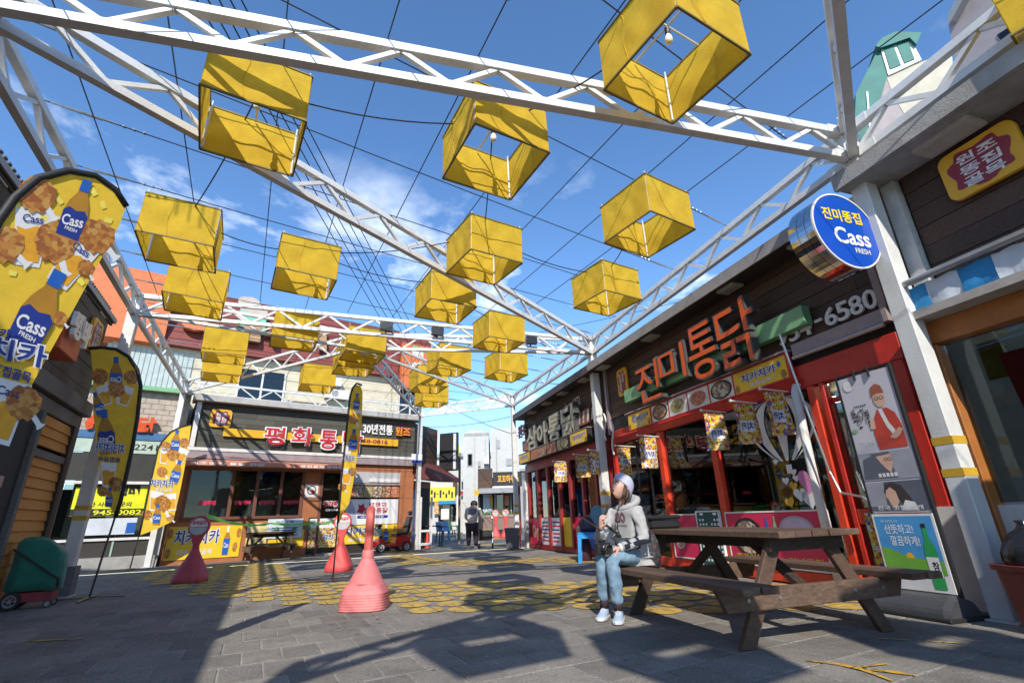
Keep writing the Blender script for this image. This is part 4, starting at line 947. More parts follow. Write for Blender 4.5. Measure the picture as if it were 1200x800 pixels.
text('진미똥집', 'lettering', mat('yellow_vinyl', (.85, .62, .02), .4, bump=0), fc, SF, cxs - .28, cys + .10, .54, .15, .004, .022)
def cass(par, F, x, y, w, h, n, m=M_vinyl_w, mirror=False, fn=None):
    text('Cass', 'brand_lettering', m, par, F, x, y, w, h, n, .022, mirror=mirror, fn=fn)
cass(fc, SF, cxs - .19, cys - .17, .48, .20, .004)
text('FRESH', 'lettering', M_vinyl_w, fc, SF, cxs + .04, cys - .26, .20, .06, .004, .01)
B(SF.M).tube([(cxs + rs - .02, cys - .22, -.15), (cxs + rs + .14, cys - .22, -.15)], .028, 8).tube([(cxs + rs - .06, cys + .18, -.15), (cxs + rs + .14, cys + .18, -.15)], .02, 8).done('bracket', M_steel, cs_)

# buildings over the right row
tw = thing('stair_tower_house', 'cream house with teal glass stair tower and white windows above the right shops', 'house', (9.5, 7.5, 0))
M_creamw = mat('cream_wall', (.52, .48, .38), .8); M_mauvew = mat('mauve_wall', (.36, .31, .31), .8, var=.08, dirt=.3); M_teal = mat('teal_glass', (.012, .15, .13), .5, var=.25, scale=2, spec=.2)
TF = FR((0, 0), 100)
def px3(F, px, py, n): x, y = F.at(px, py, n); return x, y
TN = 0
TF = FR((7.2, 9.0), 112)
def tpoly(name, m, pts, n0, n1, par=tw, F=None):
    F = F or TF; q = [F.at(px, py, n1) for px, py in pts]
    return B(F.M).prism(q, n0, n1).done(name, m, par)
tpoly('stair_wall', M_mauvew, [(1018, 330), (1005, 170), (1040, 90), (1075, 155), (1090, 330)], -.6, -.02)
tpoly('teal_glazing', M_teal, [(1000, 182), (1003, 110), (1029, 58), (1036, 52), (1040, 88), (1012, 190)], -.3, .0)
for (a, b_, c, d) in (((1016, 108), (1020, 160), 2, 0),):
    q0 = TF.at(*a, .02); q1 = TF.at(*b_, .02); B(TF.M).bar((*q0, .02), (*q1, .02), .03).done('white_mullion', M_plate, tw)
tpoly('lantern_room', M_plate, [(1041, 88), (1032, 57), (1066, 44), (1080, 70), (1046, 86)], -.25, .03)
tpoly('window', M_teal, [(1036, 58), (1047, 53), (1056, 76), (1043, 81)], .03, .05); tpoly('window', M_teal, [(1051, 52), (1064, 48), (1072, 69), (1060, 74)], .03, .05)
tpoly('tower_roof', M_teal, [(1026, 54), (1034, 44), (1050, 37), (1080, 38), (1074, 52), (1066, 44), (1032, 56)], -.5, .12)
tpoly('cream_block', M_creamw, [(1038, 88), (1076, 74), (1115, 60), (1118, 85), (1112, 122), (1060, 134), (1047, 112)], -.3, -.01)
# corrugated parapet on the roof of the red shop
M_corr = mat('grey_corrugated', (.42, .44, .43), .5, dirt=.3)
cg = thing('corrugated_fence', 'grey white corrugated metal fence on the flat roof above the nearest right shop', 'fence', RF.w(3.2, 4.4, -1.6))
pts = []
for i in range(44):
    x = 2.35 + i * .10; B(RF.M).box(x, x + .10, 4.36, 5.55, -1.62 + (.03 if i % 2 else 0), -1.60 + (.03 if i % 2 else 0)).done('sheet', M_corr, cg)
bk = thing('flat_roof_house', 'mauve grey rendered house rising behind the corrugated fence at upper right', 'house', RF.w(5, 0, -5))
BKF = FR((RF.w(3.2, 0, -3.4)), 162.2)
def bpoly(name, m, pts, n0, n1, F=BKF): return B(F.M).prism([F.at(px, py, n1) for px, py in pts], n0, n1).done(name, m, bk)
bpoly('wall', M_mauvew, [(1118, 62), (1110, 22), (1126, -10), (1230, -60), (1300, 120), (1150, 160), (1124, 150)], -3, 0)
bpoly('window', M_glassd, [(1171, 40), (1195, 26), (1212, 45), (1185, 60)], 0, .02); bpoly('window_frame', M_black, [(1168, 41), (1196, 23), (1215, 46), (1184, 63)], -.02, .012)
bpoly('gutter', M_grey, [(1110, 22), (1112, 14), (1128, -14), (1133, -10), (1115, 24)], -.1, .14)
# ================================================================== BACK ROW
M_orow = mat('rust_orange_render', (.36, .13, .05), .75, var=.15, dirt=.35, dirtcol=(.2, .08, .04))
M_planko = woodmat('olive_plank', (.085, .080, .060), .4); M_planko2 = woodmat('olive_plank_dark', (.065, .060, .047), .4)
M_awn = mat('salmon_awning', (.52, .22, .14), .7, var=.1, dirt=.3); M_brownwood = woodmat('red_brown_frame', (.15, .055, .035), .3, 'y')
M_halo = mat('letter_white', (.80, .78, .76), .4, bump=0); M_letred = mat('letter_red', (.48, .02, .035), .4, bump=0)
def bbox(name, m, par, x0, x1, y0, y1, n0, n1, bevel=0.0, label=None): return fbox(name, m, par, x0, x1, y0, y1, n0, n1, BF, bevel, label)
ps = thing('chicken_restaurant', 'sunlit rust orange restaurant with red letters on a yellow bar over olive planks', 'restaurant', BF.w(-3.5, 0, -2))
bbox('wall', M_orow, ps, -7.12, .02, 2.5, 3.0, -4, -.02)
bbox('wall', M_orow, ps, -7.12, -6.86, 0, 2.5, -4, 0); bbox('wall', M_orow, ps, -6.86, -3.45, 0, 1.12, -.2, -.002)
bbox('wall', M_orow, ps, -3.72, -3.18, 1.12, 2.5, -.2, .0); bbox('pillar', M_orow, ps, -.46, .03, 0, 2.5, -.3, .05)
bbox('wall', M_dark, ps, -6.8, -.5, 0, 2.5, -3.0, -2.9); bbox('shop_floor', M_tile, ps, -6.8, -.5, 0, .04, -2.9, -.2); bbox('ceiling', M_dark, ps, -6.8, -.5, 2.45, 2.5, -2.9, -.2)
planks(ps, BF, -6.95, .02, 3.12, 4.42, .03, [M_planko, M_planko2], 7, 2.6)
bbox('fascia_backing', M_black, ps, -7.0, .02, 3.0, 4.5, -3, -.002)
bbox('top_trim', mat('concrete_trim', (.42, .40, .37), .7, dirt=.4), ps, -7.1, .05, 4.44, 4.62, -.3, .30)
bbox('white_trim', M_plate, ps, -7.0, .04, 3.02, 3.11, 0, .10); bbox('white_trim', M_plate, ps, -6.98, -6.86, 3.112, 4.43, .005, .10)
bbox('mauve_trim', M_mauve, ps, -7.05, .05, 2.80, 3.0, 0, .10)
B(BF.M).hexa([(-7.1, 2.56, .0), (-2.45, 2.56, .0), (-2.45, 2.56, .55), (-7.1, 2.56, .55), (-7.1, 2.80, .0), (-2.45, 2.80, .0), (-2.45, 2.66, .56), (-7.1, 2.66, .56)]).done('awning', M_awn, ps)
text('원조똥집 통닭 전문', 'lettering', M_halo, ps, BF, -6.9, 2.575, 1.9, .08, .565, .02); text('똥집골목 평화통닭', 'lettering', M_halo, ps, BF, -4.0, 2.575, 1.5, .08, .565, .02)
yb = bbox('yellow_bar', M_yelsign, ps, -6.19, -.66, 3.46, 3.70, .05, .12, bevel=.005)
text('958-0816', 'numerals', M_maroon, yb, BF, -2.1, 3.51, 1.05, .14, .124, .03)
for ch, pl, pr, pt, pb in (('평', 310, 334, 500, 521), ('화', 342, 367, 501, 521), ('통', 375, 395, 504, 526), ('닭', 402, 425, 505, 529)):
    xm, ym = (pl + pr) / 2, (pt + pb) / 2; n = .22
    x0, x1 = BF.at(pl, ym, n)[0], BF.at(pr, ym, n)[0]; y1, y0 = BF.at(xm, pt, n)[1], BF.at(xm, pb, n)[1]
    lt = text(ch, 'letter', M_letred, ps, BF, x0, y0, x1 - x0, y1 - y0, n, .02)
    text(ch, 'letter_halo', M_halo, lt, BF, x0 - .035, y0 - .035, x1 - x0 + .07, y1 - y0 + .07, n - .07, .055, .065)
fit('30년전통', 'lettering', M_halo, ps, BF, 425, 460, 497, 509, .06, .02, .03)
fit('원조', 'lettering', M_letred, ps, BF, 463, 481, 500, 511, .10, .07, .04); fit('원조', 'lettering', M_yelsign, ps, BF, 463.5, 480.5, 500.5, 510.5, .145, .015)
bx, by = BF.at(259, 490, .1); old_badge(ps, BF, bx, by, .56, .54, .10)
# windows
for i, (x0, x1) in enumerate(((-6.80, -5.76), (-5.66, -5.10), (-5.00, -4.42), (-4.32, -3.76))):
    pane(ps, x0, x1, 1.2, 2.48, -.03, BF, M_glassb)
    text('영양센터' if i % 2 else '똥집튀김', 'window_letter', M_pinkprint, ps, BF, (x0 + x1) / 2 - .22, 1.52, .44, .12, -.02, .05)
    bbox('inside_board', mat('inside_tan', (.28, .19, .08), .6), ps, x0 + .05, x1 - .05, 2.15, 2.42, -1.2, -1.17)
for x in (-6.83, -5.71, -5.05, -4.37, -3.74): bbox('mullion', M_brownwood, ps, x - .045, x + .045, 1.2, 2.5, -.08, .03)
bbox('window_sill', M_brownwood, ps, -6.88, -3.7, 1.122, 1.198, -.1, .07)
for k in range(14):
    x = random.choice((-6.7, -6.5, -5.9, -5.3, -4.7, -4.2, -4.0, -3.9)) + random.uniform(-.1, .1); hh = random.uniform(.08, .24)
    bbox('sill_item', random.choice((M_plate, M_blue, M_redprint, M_green, M_plate)), ps, x - .05, x + .05, 1.2, 1.2 + hh, -.25, -.15)
pl_ = bbox('pot', M_plate, ps, -4.15, -4.0, 1.2, 1.34, -.32, -.18)
bb = B(BF.M)
for k in range(60):
    x, y, n_ = -4.05 + random.gauss(0, .13), 1.65 + random.gauss(0, .2), -.25 + random.gauss(0, .05); a = random.uniform(0, 6); r = .05
    bb.add([(x, y, n_), (x + r * math.cos(a), y + r * math.sin(a), n_ + .02), (x + 2 * r * math.cos(a), y + 2 * r * math.sin(a), n_), (x + r * math.cos(a) - r * .4 * math.sin(a), y + r * math.sin(a) + r * .4 * math.cos(a), n_)], [(0, 1, 2, 3)])
bb.done('leaves', mat('houseplant_leaf', (.09, .16, .03), .6), pl_)
for x in (-5.6, -4.9): B(BF.M).box(x - .02, x + .02, 2.2, 2.45, -.6, -.58).box(x - .12, x + .12, 2.1, 2.2, -.68, -.5).done('pendant_lamp', M_plate, ps)
bbox('hanging_beads', mat('brown_bead', (.35, .22, .10), .6), ps, -6.42, -6.36, 1.5, 2.45, -.2, -.14)
# notice on the pillar, door and right part
nt_ = bbox('parking_notice', M_plate, ps, -3.66, -3.26, 1.72, 2.12, .002, .012); B(BF.M).disc(-3.46, 1.94, .016, .14, n=20).done('black_ring', M_black, nt_); B(BF.M).disc(-3.46, 1.94, .019, .11, n=20).done('white_disc', M_plate, nt_); B(BF.M).disc(-3.42, 1.90, .022, .06, n=16).done('red_car', M_redprint, nt_)
pane(ps, -3.14, -2.46, .2, 2.48, -.04, BF, M_glassb); bbox('door_rail', M_black, ps, -3.14, -2.46, 1.95, 2.0, -.05, -.02); bbox('door_post', M_brownwood, ps, -2.50, -2.40, 0, 2.55, -.08, .03); bbox('door_post', M_brownwood, ps, -3.20, -3.12, 0, 2.5, -.08, .03)
text('평화통닭', 'window_letter', M_halo, ps, BF, -3.05, 1.42, .62, .20, -.03, .07); text('평화통닭', 'window_letter', M_letred, ps, BF, -3.04, 1.43, .60, .18, -.027, .02); text('053-958-0816', 'window_letter', M_halo, ps, BF, -2.95, 1.30, .5, .07, -.03, .02)
bbox('right_panel', M_dark, ps, -2.40, -.46, 0, .5, -.1, -.02); bbox('grey_shutter', mat('shutter_grey', (.42, .42, .43), .5), ps, -2.4, -.46, 2.2, 2.55, -.06, -.01)
bbox('shutter_slat', M_plate, ps, -1.6, -.5, 2.22, 2.34, .0, .03); bbox('shutter_rail', M_mauve, ps, -2.4, -.46, 2.12, 2.19, -.05, .03)
for i, f in enumerate((M_food3, M_food4, M_food2, M_food4, M_food1, M_food3)): bbox('food_picture', f, ps, -2.38 + i * .32, -2.08 + i * .32, 1.72, 2.10, -.03, -.02)
def banner(par, x0, x1, y0, y1, n, m, name='banner'): return bbox(name, m, par, x0, x1, y0, y1, n, n + .01)
wb = banner(ps, -2.32, -.50, .86, 1.66, .0, M_vinyl_w)
text('원조 전통 똥집', 'lettering', M_letred, wb, BF, -1.55, 1.42, .62, .13, .013, .03); text('평화통닭', 'lettering', M_letred, wb, BF, -1.72, 1.20, .86, .19, .013, .02)
bbox('lettering_bar', M_navy, wb, -1.92, -.86, 1.05, 1.14, .0101, .013); text('대구 평화시장', 'lettering', M_vinyl_w, wb, BF, -1.8, 1.065, .8, .06, .015, .02)
B(BF.M).prism([(-1.95, 1.25), (-1.75, 1.2), (-1.68, 1.36), (-1.74, 1.54), (-1.82, 1.46), (-1.92, 1.5), (-1.88, 1.38)], .0105, .013).done('rooster_shape', M_letred, wb)
B(BF.M).prism([(-2.3, .88), (-1.9, .88), (-2.0, 1.3), (-2.15, 1.62), (-2.3, 1.62)], .0102, .012).done('grey_patch', mat('banner_grey', (.4, .4, .5), .6), wb)
yb2 = banner(ps, -2.50, -.50, .28, .84, .012, M_yprint)
def yellow_ad(par, x0, x1, y0, y1, n, s, sub, F=BF):
    w, h = x1 - x0, y1 - y0
    text(s, 'lettering', M_vinyl_w, par, F, x0 + .08 * w, y0 + .42 * h, .62 * w, .50 * h, n, .075); text(s, 'lettering', M_navy, par, F, x0 + .09 * w, y0 + .45 * h, .60 * w, .44 * h, n + .003, .018)
    text(sub, 'lettering', M_vinyl_w, par, F, x0 + .16 * w, y0 + .12 * h, .46 * w, .18 * h, n + .002, .02)
    bx = x0 + .80 * w; B(F.M).prism([(bx - .04 * w, y0 + .06 * h), (bx + .04 * w, y0 + .06 * h), (bx + .045 * w, y0 + .6 * h), (bx + .018 * w, y0 + .78 * h), (bx + .016 * w, y0 + .97 * h), (bx - .016 * w, y0 + .97 * h), (bx - .018 * w, y0 + .78 * h), (bx - .045 * w, y0 + .6 * h)], n - .001, n + .001).done('bottle_picture', M_bottle, par)
    B(F.M).prism([(bx - .042 * w, y0 + .08 * h), (bx + .042 * w, y0 + .08 * h), (bx + .046 * w, y0 + .58 * h), (bx - .046 * w, y0 + .58 * h)], n + .0012, n + .003).done('label_picture', M_blue, par)
    text('Cass', 'brand_lettering', M_vinyl_w, par, F, bx - .034 * w, y0 + .30 * h, .068 * w, .16 * h, n + .005, .02)
    B(F.M).prism([(bx - .017 * w, y0 + .78 * h), (bx + .017 * w, y0 + .78 * h), (bx + .016 * w, y0 + .98 * h), (bx - .016 * w, y0 + .98 * h)], n + .0012, n + .003).done('neck_picture', M_vinyl_w, par)
    for u, v in ((.04, .2), (.93, .3), (.96, .75), (.03, .8)):
        B(F.M).disc(x0 + u * w, y0 + v * h, n, .035 * w, .16 * h, 10).done('snack_picture', M_chick, par)
yellow_ad(yb2, -2.5, -.5, .28, .84, .024, '치카치카', '똥집골목')
yl = banner(ps, -7.06, -5.28, .12, .96, .012, M_yprint); yellow_ad(yl, -7.06, -5.28, .12, .96, .026, '치카치카', '대구 똥집골목')
pm = banner(ps, -3.42, -2.5, .22, 1.08, .012, M_vinyl_w); B(BF.M).box(-3.42, -2.5, .22, .80, .0222, .0232).done('snack_print', M_flagprint, pm); text('어서 와', 'lettering', M_letred, pm, BF, -3.1, .88, .5, .13, .025, .03); text('치카', 'lettering', M_vinyl_w, pm, BF, -2.98, .42, .34, .2, .026, .09); text('치카', 'lettering', M_navy, pm, BF, -2.97, .44, .32, .17, .028, .03)
pc = banner(ps, -5.15, -4.6, .35, 1.0, .012, mat('pale_poster', (.65, .52, .25), .6)); banner(ps, -4.55, -3.55, .30, .78, .014, M_yprint)
wp = bbox('white_notice_board', mat('pale_blue_board', (.58, .62, .68), .5), ps, -4.62, -3.62, .55, 1.10, .02, .05)
text('안 내', 'lettering', M_navy, wp, BF, -4.4, .98, .5, .06, .052, .02)
for r in range(4): B(BF.M).box(-4.5, -3.75, .62 + r * .07, .645 + r * .07, .051, .053).done('notice_line', M_navy, wp)
bbox('door_step', M_conc, ps, -3.2, -2.4, 0, .06, 0, .25)
# right wing turning the corner
WF = FR((*BF.w(.05, 0, -.05)[:2],), 20)
wing = thing('corner_wing', 'dark planked corner wing with maroon awning at the right end of the orange restaurant', 'shop', WF.w(.8, 0, -.5))
planks(wing, WF, .02, 1.75, 3.0, 4.35, 0, WD, 6, 1.8); fbox('fascia_backing', M_black, wing, 0, 1.8, 2.5, 4.4, -2.5, -.03, WF)
B(WF.M).hexa([(0, 2.35, 0), (1.9, 2.35, 0), (2.1, 2.30, .8), (0, 2.30, .8), (0, 3.0, 0), (1.9, 3.0, 0), (2.1, 2.45, .82), (0, 2.45, .82)]).done('awning', mat('maroon_awning', (.12, .03, .025), .7), wing)
fbox('wall', M_orow, wing, 0, 1.8, 0, 2.35, -2.5, -.3, WF)
bn = fbox('beer_banner', M_blue, wing, .06, .62, .25, 2.0, -.2, -.18, WF); fbox('bottle_picture', M_aww, bn, .2, .45, .4, 1.7, -.178, -.176, WF)
fbox('shop_window', M_dark, wing, .7, 1.7, .3, 2.1, -.29, -.27, WF)
lx = thing('light_box', 'tall dark upright light box projecting from the corner wing', 'sign', WF.w(1.9, 3.2, .5))
fbox('case', M_black, lx, 1.84, 1.98, 2.75, 4.25, .05, .85, WF); fbox('acrylic_face', M_plate, lx, 1.80, 1.838, 2.80, 4.2, .70, .81, WF); fbox('dark_face', M_black, lx, 1.81, 1.837, 2.80, 4.2, .07, .695, WF)
# red roofed building above
mt = thing('red_roof_building', 'large pale building with a sloping maroon metal roof carrying big letters behind the restaurant', 'building', BF.w(-4, 0, -6))
M_cw = mat('pale_cream_render', (.60, .54, .40), .85, var=.1, dirt=.5, dirtcol=(.35, .26, .17)); M_roof = mat('maroon_roof', (.20, .045, .035), .55, var=.12, stretch=(1, 1, .2)); M_obl = mat('orange_block', (.62, .16, .05), .6)
n = -1.5
bbox('wall', M_cw, mt, -9.4, .75, 0, 6.6, -9, n)
B(BF.M).hexa([(-10.4, 6.45, n + .30), (1.5, 6.45, n + .30), (1.5, 6.45, -9), (-10.4, 6.45, -9), (-10.4, 8.8, n - .5), (1.5, 8.75, n - .5), (1.5, 8.75, -8), (-10.4, 8.8, -8)]).done('roof', M_roof, mt)
def rw(x, y, n_): return (x, y, n + .30 - .80 * (y - 6.45) / 2.33 + n_)
for i in range(8):
    y = 6.7 + i * .28; B(BF.M).bar(rw(-10.4, y, .01), rw(1.5, y, .01), .02).done('roof_seam', M_roof, mt)
def rooftext(s, pl, pr, pt, pb, m, name='roof_letter', bold=.06):
    x0, y0 = BF.at(pl, pb, n); x1, y1 = BF.at(pr, pt, n)
    xm = (x0 + x1) / 2
    ya = BF.at((pl + pr) / 2, pb, n)[1]; yb_ = BF.at((pl + pr) / 2, pt, n)[1]
    text(s, name, m, mt, None, x0, ya, x1 - x0, yb_ - ya, .12, bold, .22, fn=lambda X, Y, Z: BF.M @ Vector(rw(X, Y, Z)))
M_tan = mat('tan_letter', (.36, .22, .11), .6); M_mint = mat('mint_letter', (.16, .42, .30), .6)
rooftext('ㅇ', 209, 246, 373, 392, M_obl, bold=.08); rooftext('ㅌ', 282, 306, 380, 404, M_tan); rooftext('ㅓ', 309, 326, 385, 407, M_tan)
rooftext('ㅣ', 371, 382, 386, 414, M_tan); 
x0, y0 = BF.at(278, 380, n); x1, y1 = BF.at(313, 366, n)
B(BF.M).hexa([rw(x0, y0 - .1, .05), rw(x1, y0 - .3, .05), rw(x1, y0 - .3, .3), rw(x0, y0 - .1, .3), rw(x0, y1 - .1, .05), rw(x1, y1 - .2, .05), rw(x1, y1 - .2, .3), rw(x0, y1 - .1, .3)]).done('mint_block', M_mint, mt)
for (px, py, r) in ((294, 358, .36), (306, 366, .22), (287, 352, .2)):
    x, y = BF.at(px, py, n); B(BF.M).disc(*rw(x, y, .32)[:2], rw(x, y, .32)[2], r, n=16).done('flower_shape', mat('flower_beige', (.5, .42, .36), .6), mt)
x0, y0 = BF.at(100, 400, n + .3); x1, y1 = BF.at(190, 330, n + .3)
bbox('orange_block', M_obl, mt, -10.35, -8.15, 6.40, 8.75, n - .4, n + .36)
vx0, vy1 = BF.at(465, 390, n); vx1, vy0 = BF.at(498, 442, n)
vs_ = bbox('vertical_sign', M_obl, mt, vx0 + .1, vx1 + .05, 6.0, 7.9, n + .31, n + .50)
for i, ch in enumerate('평화관'): text(ch, 'sign_character', M_halo, vs_, BF, (vx0 + vx1) / 2 - .22, 7.22 - i * .52, .56, .42, n + .504, .05)
bbox('green_print', M_green, vs_, vx0 + .5, vx1 - .1, 7.62, 7.84, n + .501, n + .506)
for (a, b_, c, d) in ((281, 437, 330, 474), (470, 410, 494, 455)):
    x0, y1 = BF.at(a, b_, n); x1, y0 = BF.at(c, d, n); y1 = 6.05; y0 = 4.7
    w_ = bbox('window', M_glassd, mt, x0, x1, y0, y1, n + .0, n + .012); bbox('window_back', M_grey, w_, x0, x1, y0, y1, n + .003, n + .006)
    for u in (0, .5, 1): bbox('frame_bar', M_plate, w_, x0 + (x1 - x0) * u - .03, x0 + (x1 - x0) * u + .03, y0, y1, n + .013, n + .05)
M_rust = mat('rust_streak', (.40, .20, .08), .8)
bbox('corrugated_cladding', M_corr, mt, -9.5, -7.25, 4.75, 6.3, n + .0, n + .02)
for i in range(16): bbox('cladding_rib', mat('pale_teal_sheet', (.40, .47, .45), .5, dirt=.6, dirtcol=(.45, .36, .24)), mt, -9.5 + i * .141, -9.5 + i * .141 + .12, 4.75, 6.3, n + .02, n + .045)
for (x, y, lab) in ((-2.9, 5.75, 'white air conditioner unit on the pale upper wall, upper one'), (-2.6, 5.30, 'white air conditioner unit on the pale upper wall, lower one')):
    t = thing('air_conditioner', lab, 'air conditioner', BF.w(x, y, n + .02), 'air conditioners on the pale wall')
    bbox('casing', M_plate, t, x - .42, x + .42, y, y + .32, n + .02, n + .34, bevel=.015); B(BF.M).disc(x - .1, y + .16, n + .345, .13, n=18).done('fan_grille', M_grey, t)
    B(BF.M).bar((x - .35, y - .02, n), (x - .35, y - .02, n + .36), .03).bar((x + .35, y - .02, n), (x + .35, y - .02, n + .36), .03).done('bracket', M_steel, t)
for i in range(5):
    y = 4.78 + i * .33; bbox('wall_joint', mat('joint_line', (.40, .36, .28), .9), mt, -9.4, .75, y, y + .012, n, n + .004)
bbox('awning_frame', mat('olive_tarpaulin', (.09, .085, .05), .8), mt, -4.3, -3.0, 4.72, 4.98, n, n + .5)
# vacant shop at the left of the restaurant
vs = thing('vacant_shop', 'vacant shop with pale brick fascia, orange letter and yellow to let poster between two posts', 'shop', BF.w(-9, 0, -2))
M_brick = mat('pale_brick', (.42, .36, .29), .85, var=.2); M_blued = mat('sign_blue', (.05, .14, .30), .5); M_mintp = mat('pale_mint_sign', (.42, .52, .42), .5)
bbox('wall', M_brick, vs, -12.0, -7.15, 3.35, 4.72, -4, -.03)
for r in range(9):
    for c in range(12):
        x = -10.6 + c * .30 + (.15 if r % 2 else 0); B(BF.M).box(x, x + .288, 3.37 + r * .15, 3.37 + r * .15 + .138, -.03, -.012).done('brick', M_brick, vs) if -10.7 < x < -7.5 else None
bbox('green_gutter', M_green, vs, -12, -7.2, 4.60, 4.72, -.02, .2)
for ch, pl, pr, pt, pb in (('통', 100, 112, 487, 503), ('닭', 160, 183, 489, 507)): fit(ch, 'letter', M_orange, vs, BF, pl, pr, pt, pb, .1, .05, .1)
bbox('blue_sign', M_blued, vs, -11.0, -7.55, 3.22, 3.42, .0, .12); mp_ = bbox('mint_sign', M_mintp, vs, -11.0, -7.55, 2.86, 3.20, .0, .10)
text('942-2241', 'numerals', M_black, mp_, BF, -8.75, 2.95, 1.05, .16, .105, .01); text('통닭', 'lettering', M_black, mp_, BF, -10.1, 2.95, .5, .18, .105, .02)
bbox('dark_awning', mat('dark_olive_awning', (.035, .035, .030), .7), vs, -11.5, -7.3, 2.15, 2.84, -.05, .08); bbox('awning_rail', M_plate, vs, -11.5, -7.3, 2.06, 2.13, .0, .14)
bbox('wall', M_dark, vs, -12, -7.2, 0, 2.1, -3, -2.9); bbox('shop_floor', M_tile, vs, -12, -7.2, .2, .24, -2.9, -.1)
pane(vs, -11.4, -9.5, .75, 2.05, -.03, BF, M_glassb); pane(vs, -9.44, -7.35, .75, 2.05, -.03, BF, M_glassb)
bbox('mullion', M_plate, vs, -9.49, -9.45, .3, 2.05, -.06, .0); bbox('sill', M_plate, vs, -11.5, -7.25, .68, .74, -.1, .05); bbox('kick_panel', mat('dark_bronze', (.04, .035, .03), .5), vs, -11.5, -7.25, .30, .67, -.08, .0)
for x in (-10.6, -9.8, -9.0, -8.2): bbox('kick_post', mat('pale_green_post', (.3, .42, .36), .5), vs, x - .02, x + .02, .30, .67, .001, .02)
bbox('step', M_conc, vs, -11.6, -7.2, .0, .29, -.1, .25)
tl = bbox('to_let_poster', mat('lime_yellow', (.72, .72, .02), .5, bump=0), vs, -9.2, -7.55, 1.28, 1.98, .0, .012)
fit('임대', 'lettering', M_black, tl, BF, 136, 164, 570, 581, .016, .06); text('상가 사무실 문의', 'lettering', M_black, tl, BF, -9.0, 1.5, 1.0, .12, .016, .02); bbox('dark_band', M_black, tl, -9.2, -7.55, 1.285, 1.45, .0122, .0135); text('945-0082', 'numerals', mat('lime_yellow2', (.75, .75, .02), .5), tl, BF, -8.75, 1.30, 1.0, .12, .016, .02)
bbox('window_poster', M_aww, vs, -8.9, -7.8, .82, 1.22, -.025, -.02); bbox('window_poster', M_blue, vs, -8.0, -7.8, .84, 1.1, -.019, -.016)
bbox('grey_post', mat('weathered_white', (.5, .5, .48), .6, dirt=.3), vs, -7.42, -7.18, .05, 2.9, -.1, .12)
# ================================================================== LEFT SHOP
M_osid = woodmat('orange_siding', (.58, .25, .045), .22); M_greyb = woodmat('grey_beam', (.14, .13, .12), .3)
M_wl = woodmat('grey_brown_plank', (.075, .060, .048), .4); M_wl2 = woodmat('grey_brown_plank_dark', (.055, .044, .036), .4)
def lbox(name, m, par, x0, x1, y0, y1, n0, n1, bevel=0.0): return fbox(name, m, par, x0, x1, y0, y1, n0, n1, LF, bevel)
ls = thing('left_shop', 'shaded shop at the left with orange clapboards, black door and dark planked fascia', 'shop', LF.w(-4, 0, -2))
XL, XR = -12.5, -.05
lbox('wall', M_dark, ls, XL, XR, 0, 4.5, -5, -.10)
planks(ls, LF, -5.2, XR + .25, 2.96, 4.45, .0, [M_wl, M_wl2], 8, 2.4); lbox('wall', M_wl, ls, XL, -5.2, 2.9, 4.45, -.1, 0)
lbox('beam', M_greyb, ls, XL, XR + .30, 2.72, 2.95, -.1, .10, .01); lbox('beam', M_greyb, ls, XL, XR + .1, 2.50, 2.70, -.1, .03, .01)
# clapboards, each a tilted board
for (x0, x1) in ((-1.42, -.20), (-5.0, -2.55)):
    nb = 17; h_ = 2.38 / nb
    for i in range(nb):
        y = .10 + i * h_
        if abs(y - 1.95) < .06: continue
        B(LF.M).hexa([(x0, y, -.02), (x1, y, -.02), (x1, y, .035), (x0, y, .035), (x0, y + h_ * .98, -.02), (x1, y + h_ * .98, -.02), (x1, y + h_ * .98, .012), (x0, y + h_ * .98, .012)]).done('clapboard', M_osid, ls)
    lbox('rail', M_greyb, ls, x0, x1, 1.90, 2.0, 0, .05)
for x in (-1.45, -.16, -2.52): lbox('trim_post', M_greyb if x != -.16 else M_black, ls, x - .05, x + .05, .0, 2.5, -.05, .06)
lbox('wall', M_osid, ls, XL, -5.0, 0, 2.5, -.1, 0)
lbox('door', M_black, ls, -2.46, -1.52, .02, 2.36, -.06, .0); lbox('door_sign', mat('salmon_card', (.5, .3, .22), .6), ls, -2.2, -1.9, 1.45, 1.58, .001, .006)
lbox('end_post', M_black, ls, -.10, .22, 0, 2.9, -.4, .0); lbox('door', M_black, ls, .26, .30, .1, 2.5, -.9, -.1)
lbox('roof', mat('roof_dark', (.05, .05, .052), .6), ls, XL, XR + .45, 4.50, 4.60, -5, .03)
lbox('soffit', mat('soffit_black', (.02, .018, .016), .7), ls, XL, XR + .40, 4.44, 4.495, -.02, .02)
rib = B(LF.M)
for i in range(120):
    x = XL + i * .104
    B(LF.M).box(x, x + .06, 4.60, 4.625, -.5, .06).done('roof_rib', MATS['roof_dark'], ls) if x > -7 else None
lbox('gutter_lip', mat('galv_dull', (.30, .30, .30), .5, .4), ls, XL, XR + .45, 4.50, 4.58, .032, .06)
for px, py in ((106, 344), (126, 384), (10, 228)):
    x, y = LF.at(px, py, .12)
    if x > -6: l_ = lbox('soffit_light', M_lframe2, ls, x - .16, x + .16, 4.425, 4.44, -.14, .018); lbox('diffuser', M_light, l_, x - .11, x + .11, 4.42, 4.425, -.11, .0)
x0, y1 = LF.at(58, 408, .35)
sg = thing('projecting_sign', 'red orange box sign with white raised characters on the dark planks of the left shop', 'sign', LF.w(x0, 3.3, .2))
sx0, sy0 = LF.at(60, 428, .3); print('leftsign', sx0, sy0)
lbox('box', mat('sign_red_orange', (.62, .10, .03), .45), sg, sx0 - .05, sx0 + .62, 3.12, 3.52, .02, .34, .01)
